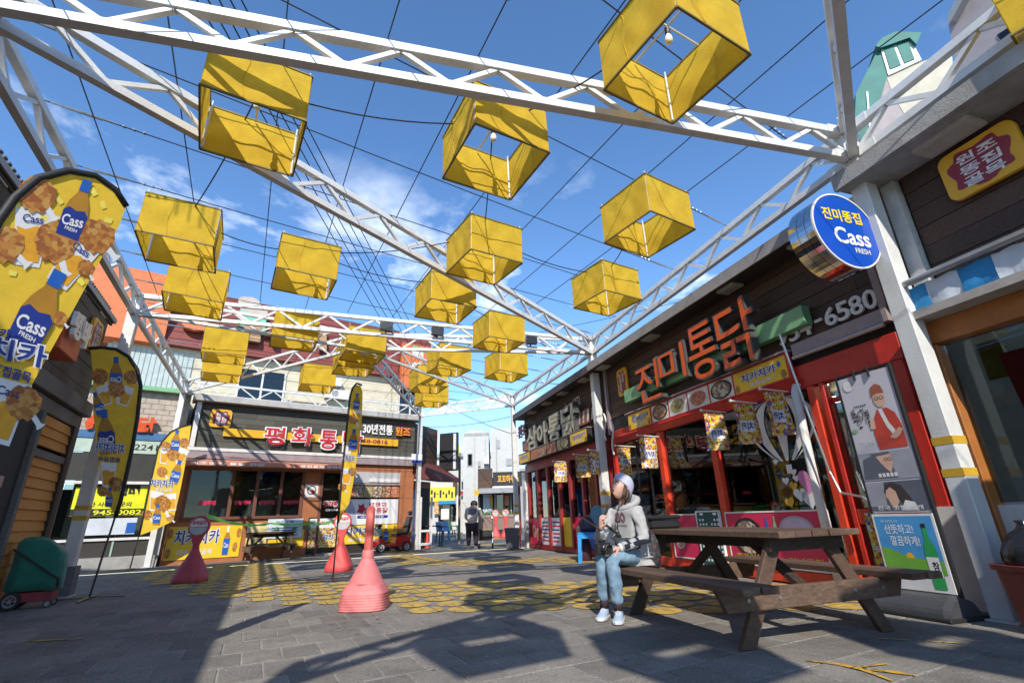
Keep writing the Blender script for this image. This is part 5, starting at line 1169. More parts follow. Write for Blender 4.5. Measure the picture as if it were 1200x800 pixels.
for i, ch in enumerate('뎅바'): text(ch, 'character', M_halo, sg, LF, sx0 - .12 + i * .34, 3.28, .30, .36, .40, .06, .05)
bx, by = LF.at(112, 394, .05); old_badge(ls, LF, bx, by, .5, .55, .06)

lbox('added_shade_awning', MATS['galv_dull'], ls, XL, -6.6, 3.10, 3.22, .0, .50)  # unseen awning, added to throw shade on the near feather flag
# ================================================================== FEATHER FLAGS
def pxm(F, n): return lambda x, y: F.w(*F.at(x, y, n), n)
def shape(name, m, par, F, n, pts):
    f_ = pxm(F, n); return B().poly([f_(*p) for p in pts]).done(name, m, par)
def rotp(c, ang, s, pts, flip=1):
    ca, sa = math.cos(ang), math.sin(ang); return [(c[0] + s * (flip * x * ca - y * sa), c[1] + s * (flip * x * sa + y * ca)) for x, y in pts]
BOT = [(-1, 3), (1, 3), (1.1, .2), (.9, -.6), (.45, -1.5), (.42, -2.7), (-.42, -2.7), (-.45, -1.5), (-.9, -.6), (-1.1, .2)]
LAB = [(-1.02, 2.5), (1.02, 2.5), (1.12, .3), (.7, -.1), (0, .1), (-.7, -.1), (-1.12, .3)]
CAPP = [(-.44, -1.7), (.44, -1.7), (.44, -2.75), (-.44, -2.75)]
GLS = [(-.8, 1.8), (.8, 1.8), (1.2, -1.8), (-1.2, -1.8)]; BER = [(-.66, 1.5), (.66, 1.5), (.95, -.5), (.3, -.75), (-.4, -.45), (-.95, -.6)]
DRUM = [(1.25 * math.cos(t * .2618) * (1 + .10 * math.sin(t * 2.1) + .06 * math.sin(t * 4.7)), 1.05 * math.sin(t * .2618) * (1 + .10 * math.cos(t * 3.1)) * (1.25 if t < 12 else 1)) for t in range(24)]
def p_text(s, m, par, F, n, c, ang, w, h, bold=.03, flip=1, name='lettering'):
    f_ = pxm(F, n); ca, sa = math.cos(ang), math.sin(ang)
    def fn(X, Y, Z):
        x, y = (X - .5) * w * flip, (.5 - Y) * h; return f_(c[0] + x * ca - y * sa, c[1] + x * sa + y * ca)
    return text(s, name, m, par, None, 0, 0, 1, 1, 0, bold, fn=fn)
def bottle(par, F, n, c, ang, s, flip=1):
    shape('bottle_picture', M_bottle, par, F, n, rotp(c, ang, s, BOT, flip)); shape('label_picture', M_navy if s > 8 else M_blue, par, F, n + .002, rotp(c, ang, s, LAB, flip)); shape('cap_picture', M_blue, par, F, n + .002, rotp(c, ang, s, CAPP, flip))
    cc = rotp(c, ang, s, [(0, 1.0)], flip)[0]; p_text('Cass', M_vinyl_w, par, F, n + .004, cc, ang - .12 * flip, 1.9 * s, .95 * s, .022, flip, 'brand_lettering')
    if s > 8: p_text('FRESH', M_vinyl_w, par, F, n + .004, rotp(c, ang, s, [(.1, 1.75)], flip)[0], ang, 1.1 * s, .3 * s, .02, flip)
def glass(par, F, n, c, ang, s, flip=1):
    shape('glass_picture', M_vinyl_w, par, F, n, rotp(c, ang, s, GLS, flip)); shape('beer_picture', M_beer, par, F, n + .002, rotp(c, ang, s, BER, flip))
    if s > 8: p_text('Cass', M_navy, par, F, n + .004, rotp(c, ang, s, [(0, -1.15)], flip)[0], ang, 1.3 * s, .5 * s, .015, flip, 'brand_lettering')
def drum(par, F, n, c, ang, s):
    shape('bone_picture', M_vinyl_w, par, F, n - .0006, rotp(c, ang + .7, s, [(.6, -.2), (1.9, -.18), (2.15, -.4), (2.2, .0), (2.15, .35), (1.9, .2), (.6, .22)])); shape('chicken_picture', M_chick, par, F, n, rotp(c, ang, s, DRUM))
def slogan(par, F, n, c, ang, w, h, flip=1, s='치카치카'):
    p_text(s, M_vinyl_w, par, F, n, c, ang, w * 1.06, h * 1.1, .09, flip); p_text(s, M_navy, par, F, n + .003, c, ang, w, h, .02, flip)
def feather(name, lab, F, outline, edge, base_pts, th=.02, rim=.028):
    pts = [F.at(*p) for p in outline]; c = sum((Vector(p) for p in pts), Vector((0, 0))) / len(pts)
    t = thing(name, lab, 'feather flag', F.w(c.x, max(0, min(p[1] for p in pts)), 0), 'tall yellow feather flags advertising beer and chicken')
    B(F.M).prism(pts, -.004, .0).done('cloth', M_yprint2, t)
    B().tube([F.w(*F.at(*p), -.002) for p in edge], rim, 8).done('sleeve', M_black, t, smooth=True)
    g = [F.w(*F.at(*p), -.002) for p in base_pts]; g[-1].z = .02
    B().tube(g, .014, 6).done('pole', M_blackp, t)
    c_ = g[-1]; b_ = B()
    for k in range(4):
        a = k * math.pi / 2 + .4; b_.bar(c_ + Vector((0, 0, .012)), c_ + Vector((math.cos(a) * .42, math.sin(a) * .42, -.006)), .03, .012)
    b_.done('foot', M_blackp, t)
    return t
M_ypale = mat('pale_yellow_print', (.80, .66, .10), .6, bump=0)
# near flag at the left
q = atY(75, 300, 2.45); F1 = FR((q.x, q.y), 26)
fl1 = feather('feather_flag', 'large near feather flag with beer bottles and fried chicken, cut by the left edge', F1,
    [(-30, 330), (-2, 262), (18, 234), (45, 212), (80, 202), (112, 208), (134, 224), (147, 243), (140, 264), (105, 328), (70, 392), (35, 455), (0, 518), (-45, 600), (-95, 690), (-130, 690), (-120, 560), (-75, 430)],
    [(-130, 700), (-122, 560), (-78, 430), (-31, 330), (-3, 260), (17, 232), (44, 209), (80, 200), (112, 206), (135, 222), (148, 242)], [(-130, 690), (-170, 900), (-190, 960)], rim=.022)
n = .003
bottle(fl1, F1, n + .004, (90, 246), .36, 13.5); glass(fl1, F1, n, (36, 278), .14, 19); glass(fl1, F1, n + .0015, (84, 308), .62, 17); bottle(fl1, F1, n + .006, (46, 364), .5, 19)
for c_, a, s in (((44, 226), .3, 18), ((66, 282), .6, 20), ((114, 275), .2, 17), ((6, 284), .1, 18), ((101, 313), .4, 8), ((28, 470), .3, 17), ((70, 372), .2, 7)): drum(fl1, F1, n + .005, c_, a, s)
glass(fl1, F1, n + .001, (4, 482), .25, 21)
for (x, y, a) in ((60, 222, .4), (70, 235, .9), (121, 240, 1.2), (127, 258, .3), (110, 225, 1.0), (52, 255, .7), (20, 240, .5), (95, 330, .8), (15, 320, .2)):
    shape('chip_picture', M_ypale, fl1, F1, n + .0005, rotp((x, y), a, 5, [(-1, -.6), (1, -.5), (.9, .6), (-.8, .7)]))
p_text('카스', M_navy, fl1, F1, n + .014, (12, 392), .18, 26, 12, .04); slogan(fl1, F1, n + .014, (20, 412), .20, 70, 26, 1, '치카'); p_text('똥집골목', M_navy, fl1, F1, n + .014, (14, 437), .26, 46, 13, .03)
# second flag, seen from its back
g2 = P(104, 702); F2 = FR((g2.x, g2.y), 62)
fl2 = feather('feather_flag', 'feather flag seen from behind with mirrored lettering, by the second left post', F2,
    [(106, 409), (120, 408), (135, 410), (150, 419), (160, 434), (163, 452), (160, 490), (154, 525), (147, 555), (141, 585), (135, 604), (130, 596), (125, 586), (119, 560), (114, 530), (109, 480), (109, 440)],
    [(104, 408), (120, 407), (136, 409), (151, 418), (161, 433), (165, 452), (161, 490), (155, 525), (148, 557), (141, 588), (135, 606)], [(135, 605), (104, 702)])
n = .004
bottle(fl2, F2, n, (136, 437), 0, 6.9, -1); drum(fl2, F2, n, (117, 440), .2, 8); drum(fl2, F2, n, (154, 441), .1, 7); glass(fl2, F2, n + .001, (123, 463), -.3, 6.5, -1); glass(fl2, F2, n + .001, (147, 464), .3, 6.5, -1); drum(fl2, F2, n + .003, (137, 455), .8, 8)
bottle(fl2, F2, n + .002, (124, 505), -.1, 9.2, -1); bottle(fl2, F2, n, (115, 473), -.3, 5.17, -1); slogan(fl2, F2, n + .006, (129, 525), .08, 34, 12, -1); p_text('똥집골목', M_navy, fl2, F2, n + .006, (128, 538), .08, 26, 6, .02, -1); glass(fl2, F2, n, (127, 556), .05, 8, -1); drum(fl2, F2, n + .002, (136, 566), .2, 7); drum(fl2, F2, n + .002, (120, 575), .2, 5); bottle(fl2, F2, n + .001, (128, 582), .1, 4.02, -1)
# third flag at the restaurant corner
F3 = FR(tuple(BF.w(0, 0, .9)), 53.8)
fl3 = feather('feather_flag', 'sunlit feather flag standing at the left corner of the orange restaurant', F3,
    [(186, 527), (190, 518), (200, 507), (212, 501), (224, 498), (221, 520), (216, 550), (210, 580), (203, 610), (185, 619), (164, 627), (168, 605), (174, 575), (180, 548)],
    [(163, 627), (168, 604), (174, 574), (180, 548), (185, 526), (190, 517), (200, 506), (212, 500), (224, 497)], [(163, 626), (153, 662)], rim=.022)
n = .006
bottle(fl3, F3, n, (206, 516), .15, 4.6); glass(fl3, F3, n, (193, 534), .2, 5.2); glass(fl3, F3, n, (213, 534), .4, 5); drum(fl3, F3, n + .002, (203, 532), .4, 6); drum(fl3, F3, n, (194, 522), .2, 5); drum(fl3, F3, n, (216, 518), .2, 5); bottle(fl3, F3, n + .002, (207, 552), .3, 5); drum(fl3, F3, n, (190, 552), .2, 5)
slogan(fl3, F3, n + .004, (190, 566), .05, 27, 9); p_text('똥집골목', M_vinyl_w, fl3, F3, n + .004, (192, 574), .05, 20, 4, .02); glass(fl3, F3, n, (182, 587), .2, 6.5); drum(fl3, F3, n + .002, (191, 589), .5, 8); glass(fl3, F3, n, (201, 588), -.1, 5.5); bottle(fl3, F3, n + .003, (184, 602), .1, 4.2); drum(fl3, F3, n, (172, 602), .2, 5); drum(fl3, F3, n, (199, 605), .2, 4)
# fourth flag in the middle, nearly edge on
g4 = P(390, 679); F4 = FR((g4.x, g4.y), 44)
fl4 = feather('feather_flag', 'narrow feather flag standing behind the pink pole in the middle of the square', F4,
    [(411, 466), (413, 456), (418, 451), (423, 452), (425, 460), (424, 490), (419, 530), (414, 565), (409, 590), (402, 601), (397, 614), (396, 600), (400, 560), (405, 515)],
    [(396, 612), (400, 560), (405, 514), (410, 466), (413, 455), (418, 449), (424, 451)], [(396, 610), (390, 679)], rim=.02)
n = .005
bottle(fl4, F4, n, (418, 470), .1, 3.4); drum(fl4, F4, n, (414, 490), .3, 5); glass(fl4, F4, n, (419, 486), .2, 3.5); bottle(fl4, F4, n + .002, (414, 515), .1, 4.5); shape('pale_picture', M_vinyl_w, fl4, F4, n, [(405, 520), (413, 522), (411, 532), (404, 532)]); slogan(fl4, F4, n + .004, (408, 537), .05, 15, 8); glass(fl4, F4, n, (406, 558), .1, 5); drum(fl4, F4, n, (413, 552), .2, 4); drum(fl4, F4, n, (401, 570), .2, 4)
# ================================================================== STREET OBJECTS
M_pyl = mat('faded_pink_plastic', (.60, .17, .17), .6, var=.16, dirt=.6, dirtcol=(.62, .36, .33)); M_pylr = mat('red_plastic', (.58, .06, .055), .55, var=.15, dirt=.5, dirtcol=(.40, .12, .10)); M_pyld = mat('dull_red_plastic', (.45, .05, .065), .55, var=.15, dirt=.5, dirtcol=(.30, .10, .10))
def pylon(base, lab, m, head=True, az=0.0, htop=1.12):
    t = thing('parking_pylon', lab, 'parking pylon', (base.x, base.y, 0), 'red plastic no parking pylons')
    prof = [(.245, 0), (.255, .015), (.252, .12)] if head else [(.25, 0), (.262, .01)]
    if not head:
        for i in range(6): prof += [(.262 - i * .002, .012 + i * .026), (.252 - i * .002, .022 + i * .026), (.260 - i * .002, .032 + i * .026)]
        prof += [(.248, .17)]
        for i in range(9):
            r = .240 - i * .0195; z = .18 + i * .038; prof += [(r, z), (r - .004, z + .004), (r - .015, z + .034)]
        prof += [(.064, .53), (.058, .54)]
    else: prof += [(.235, .14), (.215, .20), (.12, .42), (.07, .52), (.06, .56)]
    sq = lambda: None
    b_ = B(); n_ = 28; ex = .55
    def cr(r, z): return [Vector((base.x + math.copysign(abs(math.cos(a)) ** ex, math.cos(a)) * r, base.y + math.copysign(abs(math.sin(a)) ** ex, math.sin(a)) * r * .92, z)) for a in (2 * math.pi * k / n_ + .3 for k in range(n_))]
    b_.rings([cr(r, z) if r > .2 else [Vector((base.x + math.cos(2 * math.pi * k / n_ + .3) * r, base.y + math.sin(2 * math.pi * k / n_ + .3) * r, z)) for k in range(n_)] for r, z in prof]); b_.done('cone_base', m, t, smooth=True)
    F = FR((base.x, base.y), az)
    if head:
        pts = []
        for i in range(33):
            a = rad(-50 + 280 * i / 32); pts.append((.175 * math.cos(a), htop - .18 + .185 * math.sin(a)))
        pts += [(-.05, .62), (-.055, .54), (.055, .54), (.05, .62)]
        B(F.M).prism(pts, -.045, .045).done('sign_head', m, t, bevel=.012)
        for sgn, nn in ((1, .047),):
            dsk = []
            for i in range(25): a = rad(180 * i / 24); dsk.append((.145 * math.cos(a), htop - .19 + .15 * math.sin(a)))
            B(F.M).poly([(x, y, nn) for x, y in dsk]).done('white_face', M_plate, t)
            dsk = [(.145 * math.cos(rad(180 + 180 * i / 24)), htop - .20 + .13 * math.sin(rad(180 + 180 * i / 24)), nn) for i in range(25)]
            B(F.M).poly(dsk).done('grey_face', mat('reflector_grey', (.45, .45, .47), .4), t)
            text('주차금지', 'lettering', M_letred, t, F, -.11, htop - .16, .22, .075, nn + .003, .05)
    else:
        b_ = B(); ell = lambda z, a=.062, c=.05: [Vector((base.x + a * math.cos(2 * math.pi * k / 16), base.y + c * math.sin(2 * math.pi * k / 16), z)) for k in range(16)]
        b_.rings([ell(.50, .066, .066), ell(.52, .070, .070), ell(.60, .064, .062), ell(.61, .055, .05)]); b_.done('collar', m, t, smooth=True)
        # the flat oval head seen edge-on
        G = FR((base.x, base.y), az); pts = []
        for i in range(33): a = rad(-62 + 304 * i / 32); pts.append((.155 * math.cos(a), .93 + .16 * math.sin(a)))
        pts += [(-.055, .74), (-.05, .58), (.05, .58), (.055, .74)]
        B(G.M).prism(pts, -.048, .048).done('sign_head', MATS.get('pink_head') or mat('pink_head', (.50, .105, .085), .55, var=.12), t, bevel=.025)
    return t
pylon(P(427, 713), 'faded pink pylon with a ribbed base, its head turned edge on, standing nearest', M_pyl, False, 163)
pylon(P(397, 669), 'bright red no parking pylon behind the narrow flag pole', M_pylr, True, 75)
pylon(P(222, 682), 'dark red no parking pylon in front of the yellow banner', M_pyld, True, 72)
q1 = P(586, 628); q2 = P(594, 628)
FQ = FR((-1.5, 26.0), 80)
for px, lab in ((581, 'left one of two small red pylons in front of the far brown planter'), (593, 'right one of two small red pylons in front of the far brown planter')):
    g = P(px, 630); pylon(Vector((g.x, g.y, 0)) if g.y < 40 else atY(px, 625, 26), lab, M_pylr, True, 80, 1.35)
# green ribbon from pylon to door
M_rib = mat('green_ribbon', (.18, .65, .12), .5, var=.1, trans=.3)
p0 = P(222, 682) + Vector((.1, 0, 1.12)); p1 = BF.w(-4.6, .98, .35); p2 = BF.w(-3.4, .95, .2); p3 = P(397, 669) + Vector((0, 0, 1.05))
bb = B(); pts = []
for (a, c, s, k) in ((p0, p1, .10, 14), (p1, p2, .04, 6), (p2, p3, .08, 12)):
    for i in range(k): f = i / k; pts.append(a.lerp(c, f) - Vector((0, 0, s * 4 * f * (1 - f))))
pts.append(p3); vs_ = []
for i, p in enumerate(pts): w = .028 + .01 * math.sin(i * 1.7); vs_ += [p + Vector((.012 * math.sin(i), 0, w)), p - Vector((.012 * math.sin(i), 0, w))]
bb.add(vs_, [(2 * i, 2 * i + 1, 2 * i + 3, 2 * i + 2) for i in range(len(pts) - 1)])
bb.done('green_ribbon', M_rib, None, loc=p0, label='bright green ribbon strung from the dark red pylon past the door to the red pylon', cat='ribbon')

# ------------------------------------------------------------------ picnic tables
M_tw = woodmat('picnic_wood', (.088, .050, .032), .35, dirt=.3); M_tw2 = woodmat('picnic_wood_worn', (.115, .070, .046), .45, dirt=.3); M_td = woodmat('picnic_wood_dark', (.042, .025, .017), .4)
def picnic(F, L, W, ht, hs, seat_off, par_label, cat='picnic table', over=.2, seat_over=.3, leg_w=.12, m=(None, None)):
    """frame F: x across, n along the length (n=0 near legs, n=-L far legs)"""
    t = thing('picnic_table', par_label, cat, F.w(0, 0, -L / 2))
    nb = 5; w = W / nb
    for i in range(nb):
        x = -W / 2 + i * w; e = random.uniform(-.015, .015)
        B(F.M).box(x + .004, x + w - .004, ht - .045, ht + random.uniform(-.002, .002), -L - over + e, over + e).done('top_plank', random.choice((M_tw, M_tw2)), t, bevel=.004)
    for s in (-1, 1):
        for k in range(2):
            x = s * (seat_off - .145 + k * .148); e = random.uniform(-.02, .02)
            B(F.M).box(x - .07, x + .07, hs - .045, hs + random.uniform(-.002, .002), -L - seat_over + .1 + e, seat_over + e).done('seat_plank', random.choice((M_tw, M_tw2)), t, bevel=.004)
    for n0 in (0, -L):
        # legs: splayed boards
        for s in (-1, 1):
            xb, xt = s * .66, s * .24; wv = leg_w
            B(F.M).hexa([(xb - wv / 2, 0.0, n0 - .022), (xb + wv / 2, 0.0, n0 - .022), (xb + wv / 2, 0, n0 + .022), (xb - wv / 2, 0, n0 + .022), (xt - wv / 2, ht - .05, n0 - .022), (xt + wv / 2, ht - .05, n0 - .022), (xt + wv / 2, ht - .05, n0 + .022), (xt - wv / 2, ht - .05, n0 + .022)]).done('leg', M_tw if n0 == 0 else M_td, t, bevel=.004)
        sg = -1 if n0 < 0 else 1
        B(F.M).hexa([(-seat_off + .02, hs - .19, n0 + sg * .025), (seat_off - .02, hs - .19, n0 + sg * .025), (seat_off - .02, hs - .19, n0 + sg * .07), (-seat_off + .02, hs - .19, n0 + sg * .07), (-seat_off - .05, hs - .048, n0 + sg * .025), (seat_off + .05, hs - .048, n0 + sg * .025), (seat_off + .05, hs - .048, n0 + sg * .07), (-seat_off - .05, hs - .048, n0 + sg * .07)]).done('seat_beam', M_tw2, t, bevel=.004)
        for x in (-seat_off + .2, -.36, .36, seat_off - .2): B(F.M).rings([[(x + .013 * math.cos(2 * math.pi * k / 8), hs - .12 + .013 * math.sin(2 * math.pi * k / 8), n0 + sg * q_) for k in range(8)] for q_ in (.068, .080)]).done('bolt', M_steel, t)
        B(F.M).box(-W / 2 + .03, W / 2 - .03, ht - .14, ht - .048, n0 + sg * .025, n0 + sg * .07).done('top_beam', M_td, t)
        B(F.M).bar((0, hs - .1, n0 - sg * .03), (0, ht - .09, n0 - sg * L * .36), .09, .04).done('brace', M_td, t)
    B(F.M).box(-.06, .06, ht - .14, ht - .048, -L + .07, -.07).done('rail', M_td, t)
    return t
PF = FR((2.18, 4.075), 72)           # x across (towards the shops), n towards the near end
tbl = picnic(PF, 1.46, .78, .75, .43, .84, 'large weathered brown picnic table at right with the woman seated on its bench', over=.22, seat_over=.36, leg_w=.13)
SFm = FR((P(325, 655).x, P(325, 655).y), 140)
q = P(333, 652); PB = FR((BF.w(-4.15, 0, .75)[:2]), 53.8 - 90)
picnic(PB, 1.0, .7, .75, .43, .62, 'small brown picnic table in front of the restaurant notice board', over=.1, seat_over=.1, leg_w=.08)
for i, x in enumerate((-.25, 0.05, .3)):
    p = BF.w(-4.1 + x * 1.6, .76, .75); B().lathe([(0, 0), (.05, 0), (.07, .03), (.06, .09), (.03, .11), (0, .11)], p, 10).done('green_pot', mat('green_pot', (.05, .16, .07), .5), None, loc=p, label='small dark green pot on the small picnic table, ' + ('left', 'middle', 'right')[i] + ' of three', cat='pot', group='pots on the small picnic table')
# black case on the near table
p = PF.w(-.22, .753, -1.50); KF = FR(tuple(p), 72)
t = thing('lunch_box', 'black stacked case lying on the far end of the large picnic table', 'case', p)
B(KF.M).box(-.17, .17, .0, .085, -.10, .10).done('body', M_blackp, t, bevel=.02); B(KF.M).box(-.18, .18, .088, .13, -.11, .11).done('lid', M_blackp, t, bevel=.015)

# ------------------------------------------------------------------ two sided poster stand
PSF = FR(tuple(RF.w(0, 0, .58)), 162.2)
ps_ = thing('poster_stand', 'tall black stand holding a long poster of people over a blue bottle poster', 'poster stand', PSF.w(2.2, 0, 0))
xl, xr = 1.955, 2.50
pbox = lambda name, m, par, x0, x1, y0, y1, n0, n1, bevel=0.0: fbox(name, m, par, x0, x1, y0, y1, n0, n1, PSF, bevel)
up = pbox('long_poster', mat('poster_grey_lilac', (.50, .48, .52), .5, var=.05, bump=0), ps_, xl, xr, .84, 2.18, -.012, -.004)
for x in (xl - .02, xr): pbox('upright', M_black, ps_, x, x + .022, .10, 2.2, -.03, .004)
pbox('top_bar', M_black, ps_, xl - .02, xr + .022, 2.2, 2.215, -.03, .004)
for x in (2.15, 2.30): pbox('clip', M_black, ps_, x, x + .012, 2.13, 2.24, .0, .02)
def pp(name, m, par, pts, n): return B(PSF.M).poly([(x, y, n) for x, y in pts]).done(name, m, par)
def pel(cx, cy, rx, ry, k=20, a0=0): return [(cx + rx * math.cos(2 * math.pi * i / k), cy + ry * math.sin(2 * math.pi * i / k)) for i in range(k)]
M_skinp = mat('printed_skin', (.58, .36, .26), .6, bump=0); M_redj = mat('printed_red_jacket', (.46, .05, .03), .6, bump=0); M_hairp = mat('printed_dark_hair', (.04, .03, .03), .6, bump=0); M_greyp = mat('printed_grey', (.28, .29, .33), .6, bump=0); M_slate = mat('printed_slate', (.09, .10, .13), .6, bump=0)
# figure in red: jacket, scarf, face, cap, glasses, hands
pp('jacket_print', M_redj, up, [(2.20, 1.42), (2.47, 1.42), (2.47, 1.62), (2.44, 1.74), (2.38, 1.80), (2.28, 1.80), (2.22, 1.70), (2.19, 1.58)], 0)
pp('scarf_print', M_plate, up, [(2.29, 1.80), (2.33, 1.80), (2.36, 1.66), (2.40, 1.58), (2.37, 1.54), (2.33, 1.62)], .001)
pp('face_print', M_skinp, up, pel(2.33, 1.90, .058, .085), .001); pp('cap_print', mat('printed_brown_cap', (.32, .09, .05), .6, bump=0), up, [(2.26, 1.93), (2.275, 2.02), (2.33, 2.05), (2.38, 2.02), (2.395, 1.94), (2.33, 1.955)], .002)
for x in (2.305, 2.355): pp('glasses_print', M_black, up, pel(x, 1.905, .022, .018, 12), .002); pp('lens_print', M_skinp, up, pel(x, 1.905, .016, .012, 12), .003)
pp('hand_print', M_skinp, up, [(2.33, 1.52), (2.38, 1.50), (2.43, 1.53), (2.47, 1.58), (2.44, 1.60), (2.38, 1.56)], .002); pp('hand_print', M_skinp, up, [(2.17, 1.62), (2.22, 1.62), (2.23, 1.70), (2.19, 1.74)], .002)
for i, ch in enumerate('백반기행'): text(ch, 'lettering', M_black, up, PSF, 2.01 + i * .047, 1.68 - (i % 2) * .03, .042, .17, .001, .01)
[pp('small_print', M_black, up, [(2.06 + k * .022, 1.862), (2.074 + k * .022, 1.862), (2.074 + k * .022, 1.876), (2.06 + k * .022, 1.876)], .001) for k in range(6)]; text('맛있는 동네', 'lettering', M_plate, up, PSF, 2.02, 1.48, .15, .05, .001)
pp('plate_print', M_plate, up, pel(2.05, 2.09, .05, .055), .001); pp('dish_print', M_green, up, pel(2.0, 1.63, .035, .02), .001)
pp('panel_print', M_greyp, up, [(xl + .003, 1.14), (xr - .003, 1.14), (xr - .003, 1.40), (xl + .003, 1.40)], .0005); pp('coat_print', M_slate, up, [(xl + .01, 1.15), (2.30, 1.15), (2.28, 1.24), (2.19, 1.32), (2.12, 1.38), (2.0, 1.34)], .0012)
pp('face_print', M_skinp, up, [(2.14, 1.36), (2.28, 1.39), (2.29, 1.30), (2.25, 1.20), (2.21, 1.24), (2.17, 1.30)], .0018); pp('hair_print', M_slate, up, [(2.08, 1.39), (2.28, 1.395), (2.28, 1.375), (2.16, 1.36)], .0022)
for x in (2.225, 2.265): pp('glasses_print', M_black, up, pel(x, 1.325, .018, .016, 12), .0026); pp('lens_print', M_skinp, up, pel(x, 1.325, .013, .011, 12), .003)
[pp('small_print', M_plate, up, [(2.12 + k * .038, 1.165), (2.148 + k * .038, 1.165), (2.148 + k * .038, 1.20), (2.12 + k * .038, 1.20)], .003) for k in range(5)]
pp('panel_print', M_slate, up, [(xl + .003, .86), (xr - .003, .86), (xr - .003, 1.12), (xl + .003, 1.12)], .0005); pp('wall_print', M_greyp, up, [(xl + .003, .90), (2.12, .90), (2.14, 1.12), (xl + .003, 1.12)], .001)
pp('hair_print', M_hairp, up, [(2.12, 1.02), (2.15, 1.10), (2.22, 1.115), (2.30, 1.08), (2.36, .96), (2.38, .88), (2.28, .88), (2.24, .98)], .0015); pp('face_print', M_skinp, up, [(2.145, 1.04), (2.19, 1.07), (2.235, 1.03), (2.245, .94), (2.20, .88), (2.16, .91), (2.15, .96), (2.13, .985)], .002)
pp('shirt_print', M_plate, up, [(2.24, .86), (2.40, .86), (2.38, .93), (2.30, .95)], .0018)
text('전국 맛집 소개', 'lettering', M_plate, up, PSF, 2.02, .865, .42, .04, .0035, .02)
lo = pbox('bottle_poster', M_plate, ps_, xl - .01, xr + .0, .19, .83, .006, .014)
M_skyp = mat('printed_sky_blue', (.06, .28, .55), .5, var=.2, scale=2.5, bump=0)
pp('sky_print', M_skyp, lo, [(xl + .01, .36), (xr - .02, .36), (xr - .02, .81), (xl + .01, .81)], .0155)
M_grassp = mat('printed_grass', (.14, .34, .04), .5, bump=0); M_soju = mat('printed_green_bottle', (.03, .30, .08), .35, bump=0)
pp('meadow_print', M_grassp, lo, [(xl + .01, .33), (xr - .02, .33), (xr - .02, .44), (2.36, .45), (2.2, .46), (2.06, .52), (xl + .01, .54)], .0165)
pp('sun_print', M_yelsign, lo, [(2.21 + .035 * math.cos(rad(i * 15)), .455 + .045 * math.sin(rad(i * 15))) for i in range(13)], .0168)
text('산뜻하고!', 'lettering', M_vinyl_w, lo, PSF, 2.04, .655, .26, .085, .017, .012); text('깔끔하게!', 'lettering', M_vinyl_w, lo, PSF, 2.07, .555, .26, .085, .017, .012); text('더욱 새로워진 소주', 'lettering', M_vinyl_w, lo, PSF, 2.02, .755, .16, .022, .017)
bx = 2.395; pp('bottle_picture', M_soju, lo, [(bx - .05, .215), (bx + .05, .215), (bx + .052, .50), (bx + .042, .56), (bx + .02, .61), (bx + .018, .74), (bx - .018, .74), (bx - .02, .61), (bx - .042, .56), (bx - .052, .50)], .018)
pp('label_picture', M_plate, lo, [(bx - .048, .31), (bx + .048, .31), (bx + .05, .47), (bx - .05, .47)], .019); text('참', 'lettering', M_black, lo, PSF, bx - .015, .36, .055, .075, .020, .02); pp('neck_picture', M_black, lo, [(bx - .019, .71), (bx + .019, .71), (bx + .018, .745), (bx - .018, .745)], .019)
# water filled base
bs = B(PSF.M); pr = []
for x in (xl - .10, xl - .05, xr - .02, xr + .03):
    k = .9 if x in (xl - .10, xr + .03) else 1
    pr.append([(x, .02 + (.16 * k) * math.sin(rad(180 * i / 14)), .02 + .20 * k * math.cos(rad(180 * i / 14))) for i in range(15)])
bs.rings(pr, True, True).done('base_tank', mat('dark_grey_plastic', (.055, .055, .06), .38), ps_, smooth=False)
pbox('base_tray', M_black, ps_, xl - .13, xr + .06, .0, .03, -.24, .26, .008)
pbox('side_poster', M_flagprint, ps_, xl - .14, xl - .035, .32, .84, -.06, -.05)
text('Cass', 'brand_lettering', M_vinyl_w, ps_, PSF, xl - .13, .5, .09, .06, -.047, .02)

# ------------------------------------------------------------------ bin with a black bag at the right edge
bp_ = RF.w(3.13, 0, .60)
t = thing('waste_bin', 'brown plastic bin at the right picture edge with a black bag on top', 'bin', bp_)
M_brn = mat('brown_plastic', (.22, .045, .03), .5)
def sq(r, z, e=.35): return [bp_ + Vector((math.copysign(abs(math.cos(a)) ** e, math.cos(a)) * r, math.copysign(abs(math.sin(a)) ** e, math.sin(a)) * r, z)) for a in (2 * math.pi * k / 24 for k in range(24))]
B().rings([sq(.16, 0), sq(.20, .42)]).done('bin_body', M_brn, t); B().rings([sq(.22, .42), sq(.225, .46)]).done('bin_rim', M_brn, t)
gb_ = B(); rr = random.Random(3)
rg = []
for z, r in ((.44, .15), (.48, .17), (.54, .175), (.61, .155), (.67, .11), (.71, .05), (.74, .03), (.77, .045)):
    rg.append([bp_ + Vector((math.cos(2 * math.pi * k / 20) * r * rr.uniform(.86, 1.1) - .02, math.sin(2 * math.pi * k / 20) * r * rr.uniform(.86, 1.1), z)) for k in range(20)])
gb_.rings(rg); gb_.done('rubbish_bag', mat('black_bag', (.012, .012, .014), .22, bump=.5, bscale=14), None, smooth=True, loc=bp_ + Vector((0, 0, .45)), label='shiny black rubbish bag tied up and standing in the brown bin', cat='bag')
t2 = RF.w(3.42, 0, .28)
B().rings([[t2 + Vector((sx * .10, sy * .08, z)) for sx, sy in ((-1, -1), (1, -1), (1, 1), (-1, 1))] for z in (0, .95)]).done('steel_canister', mat('brushed_steel_bin', (.4, .4, .4), .3, .8), None, loc=t2, label='brushed steel canister standing behind the brown bin at right edge', cat='canister')

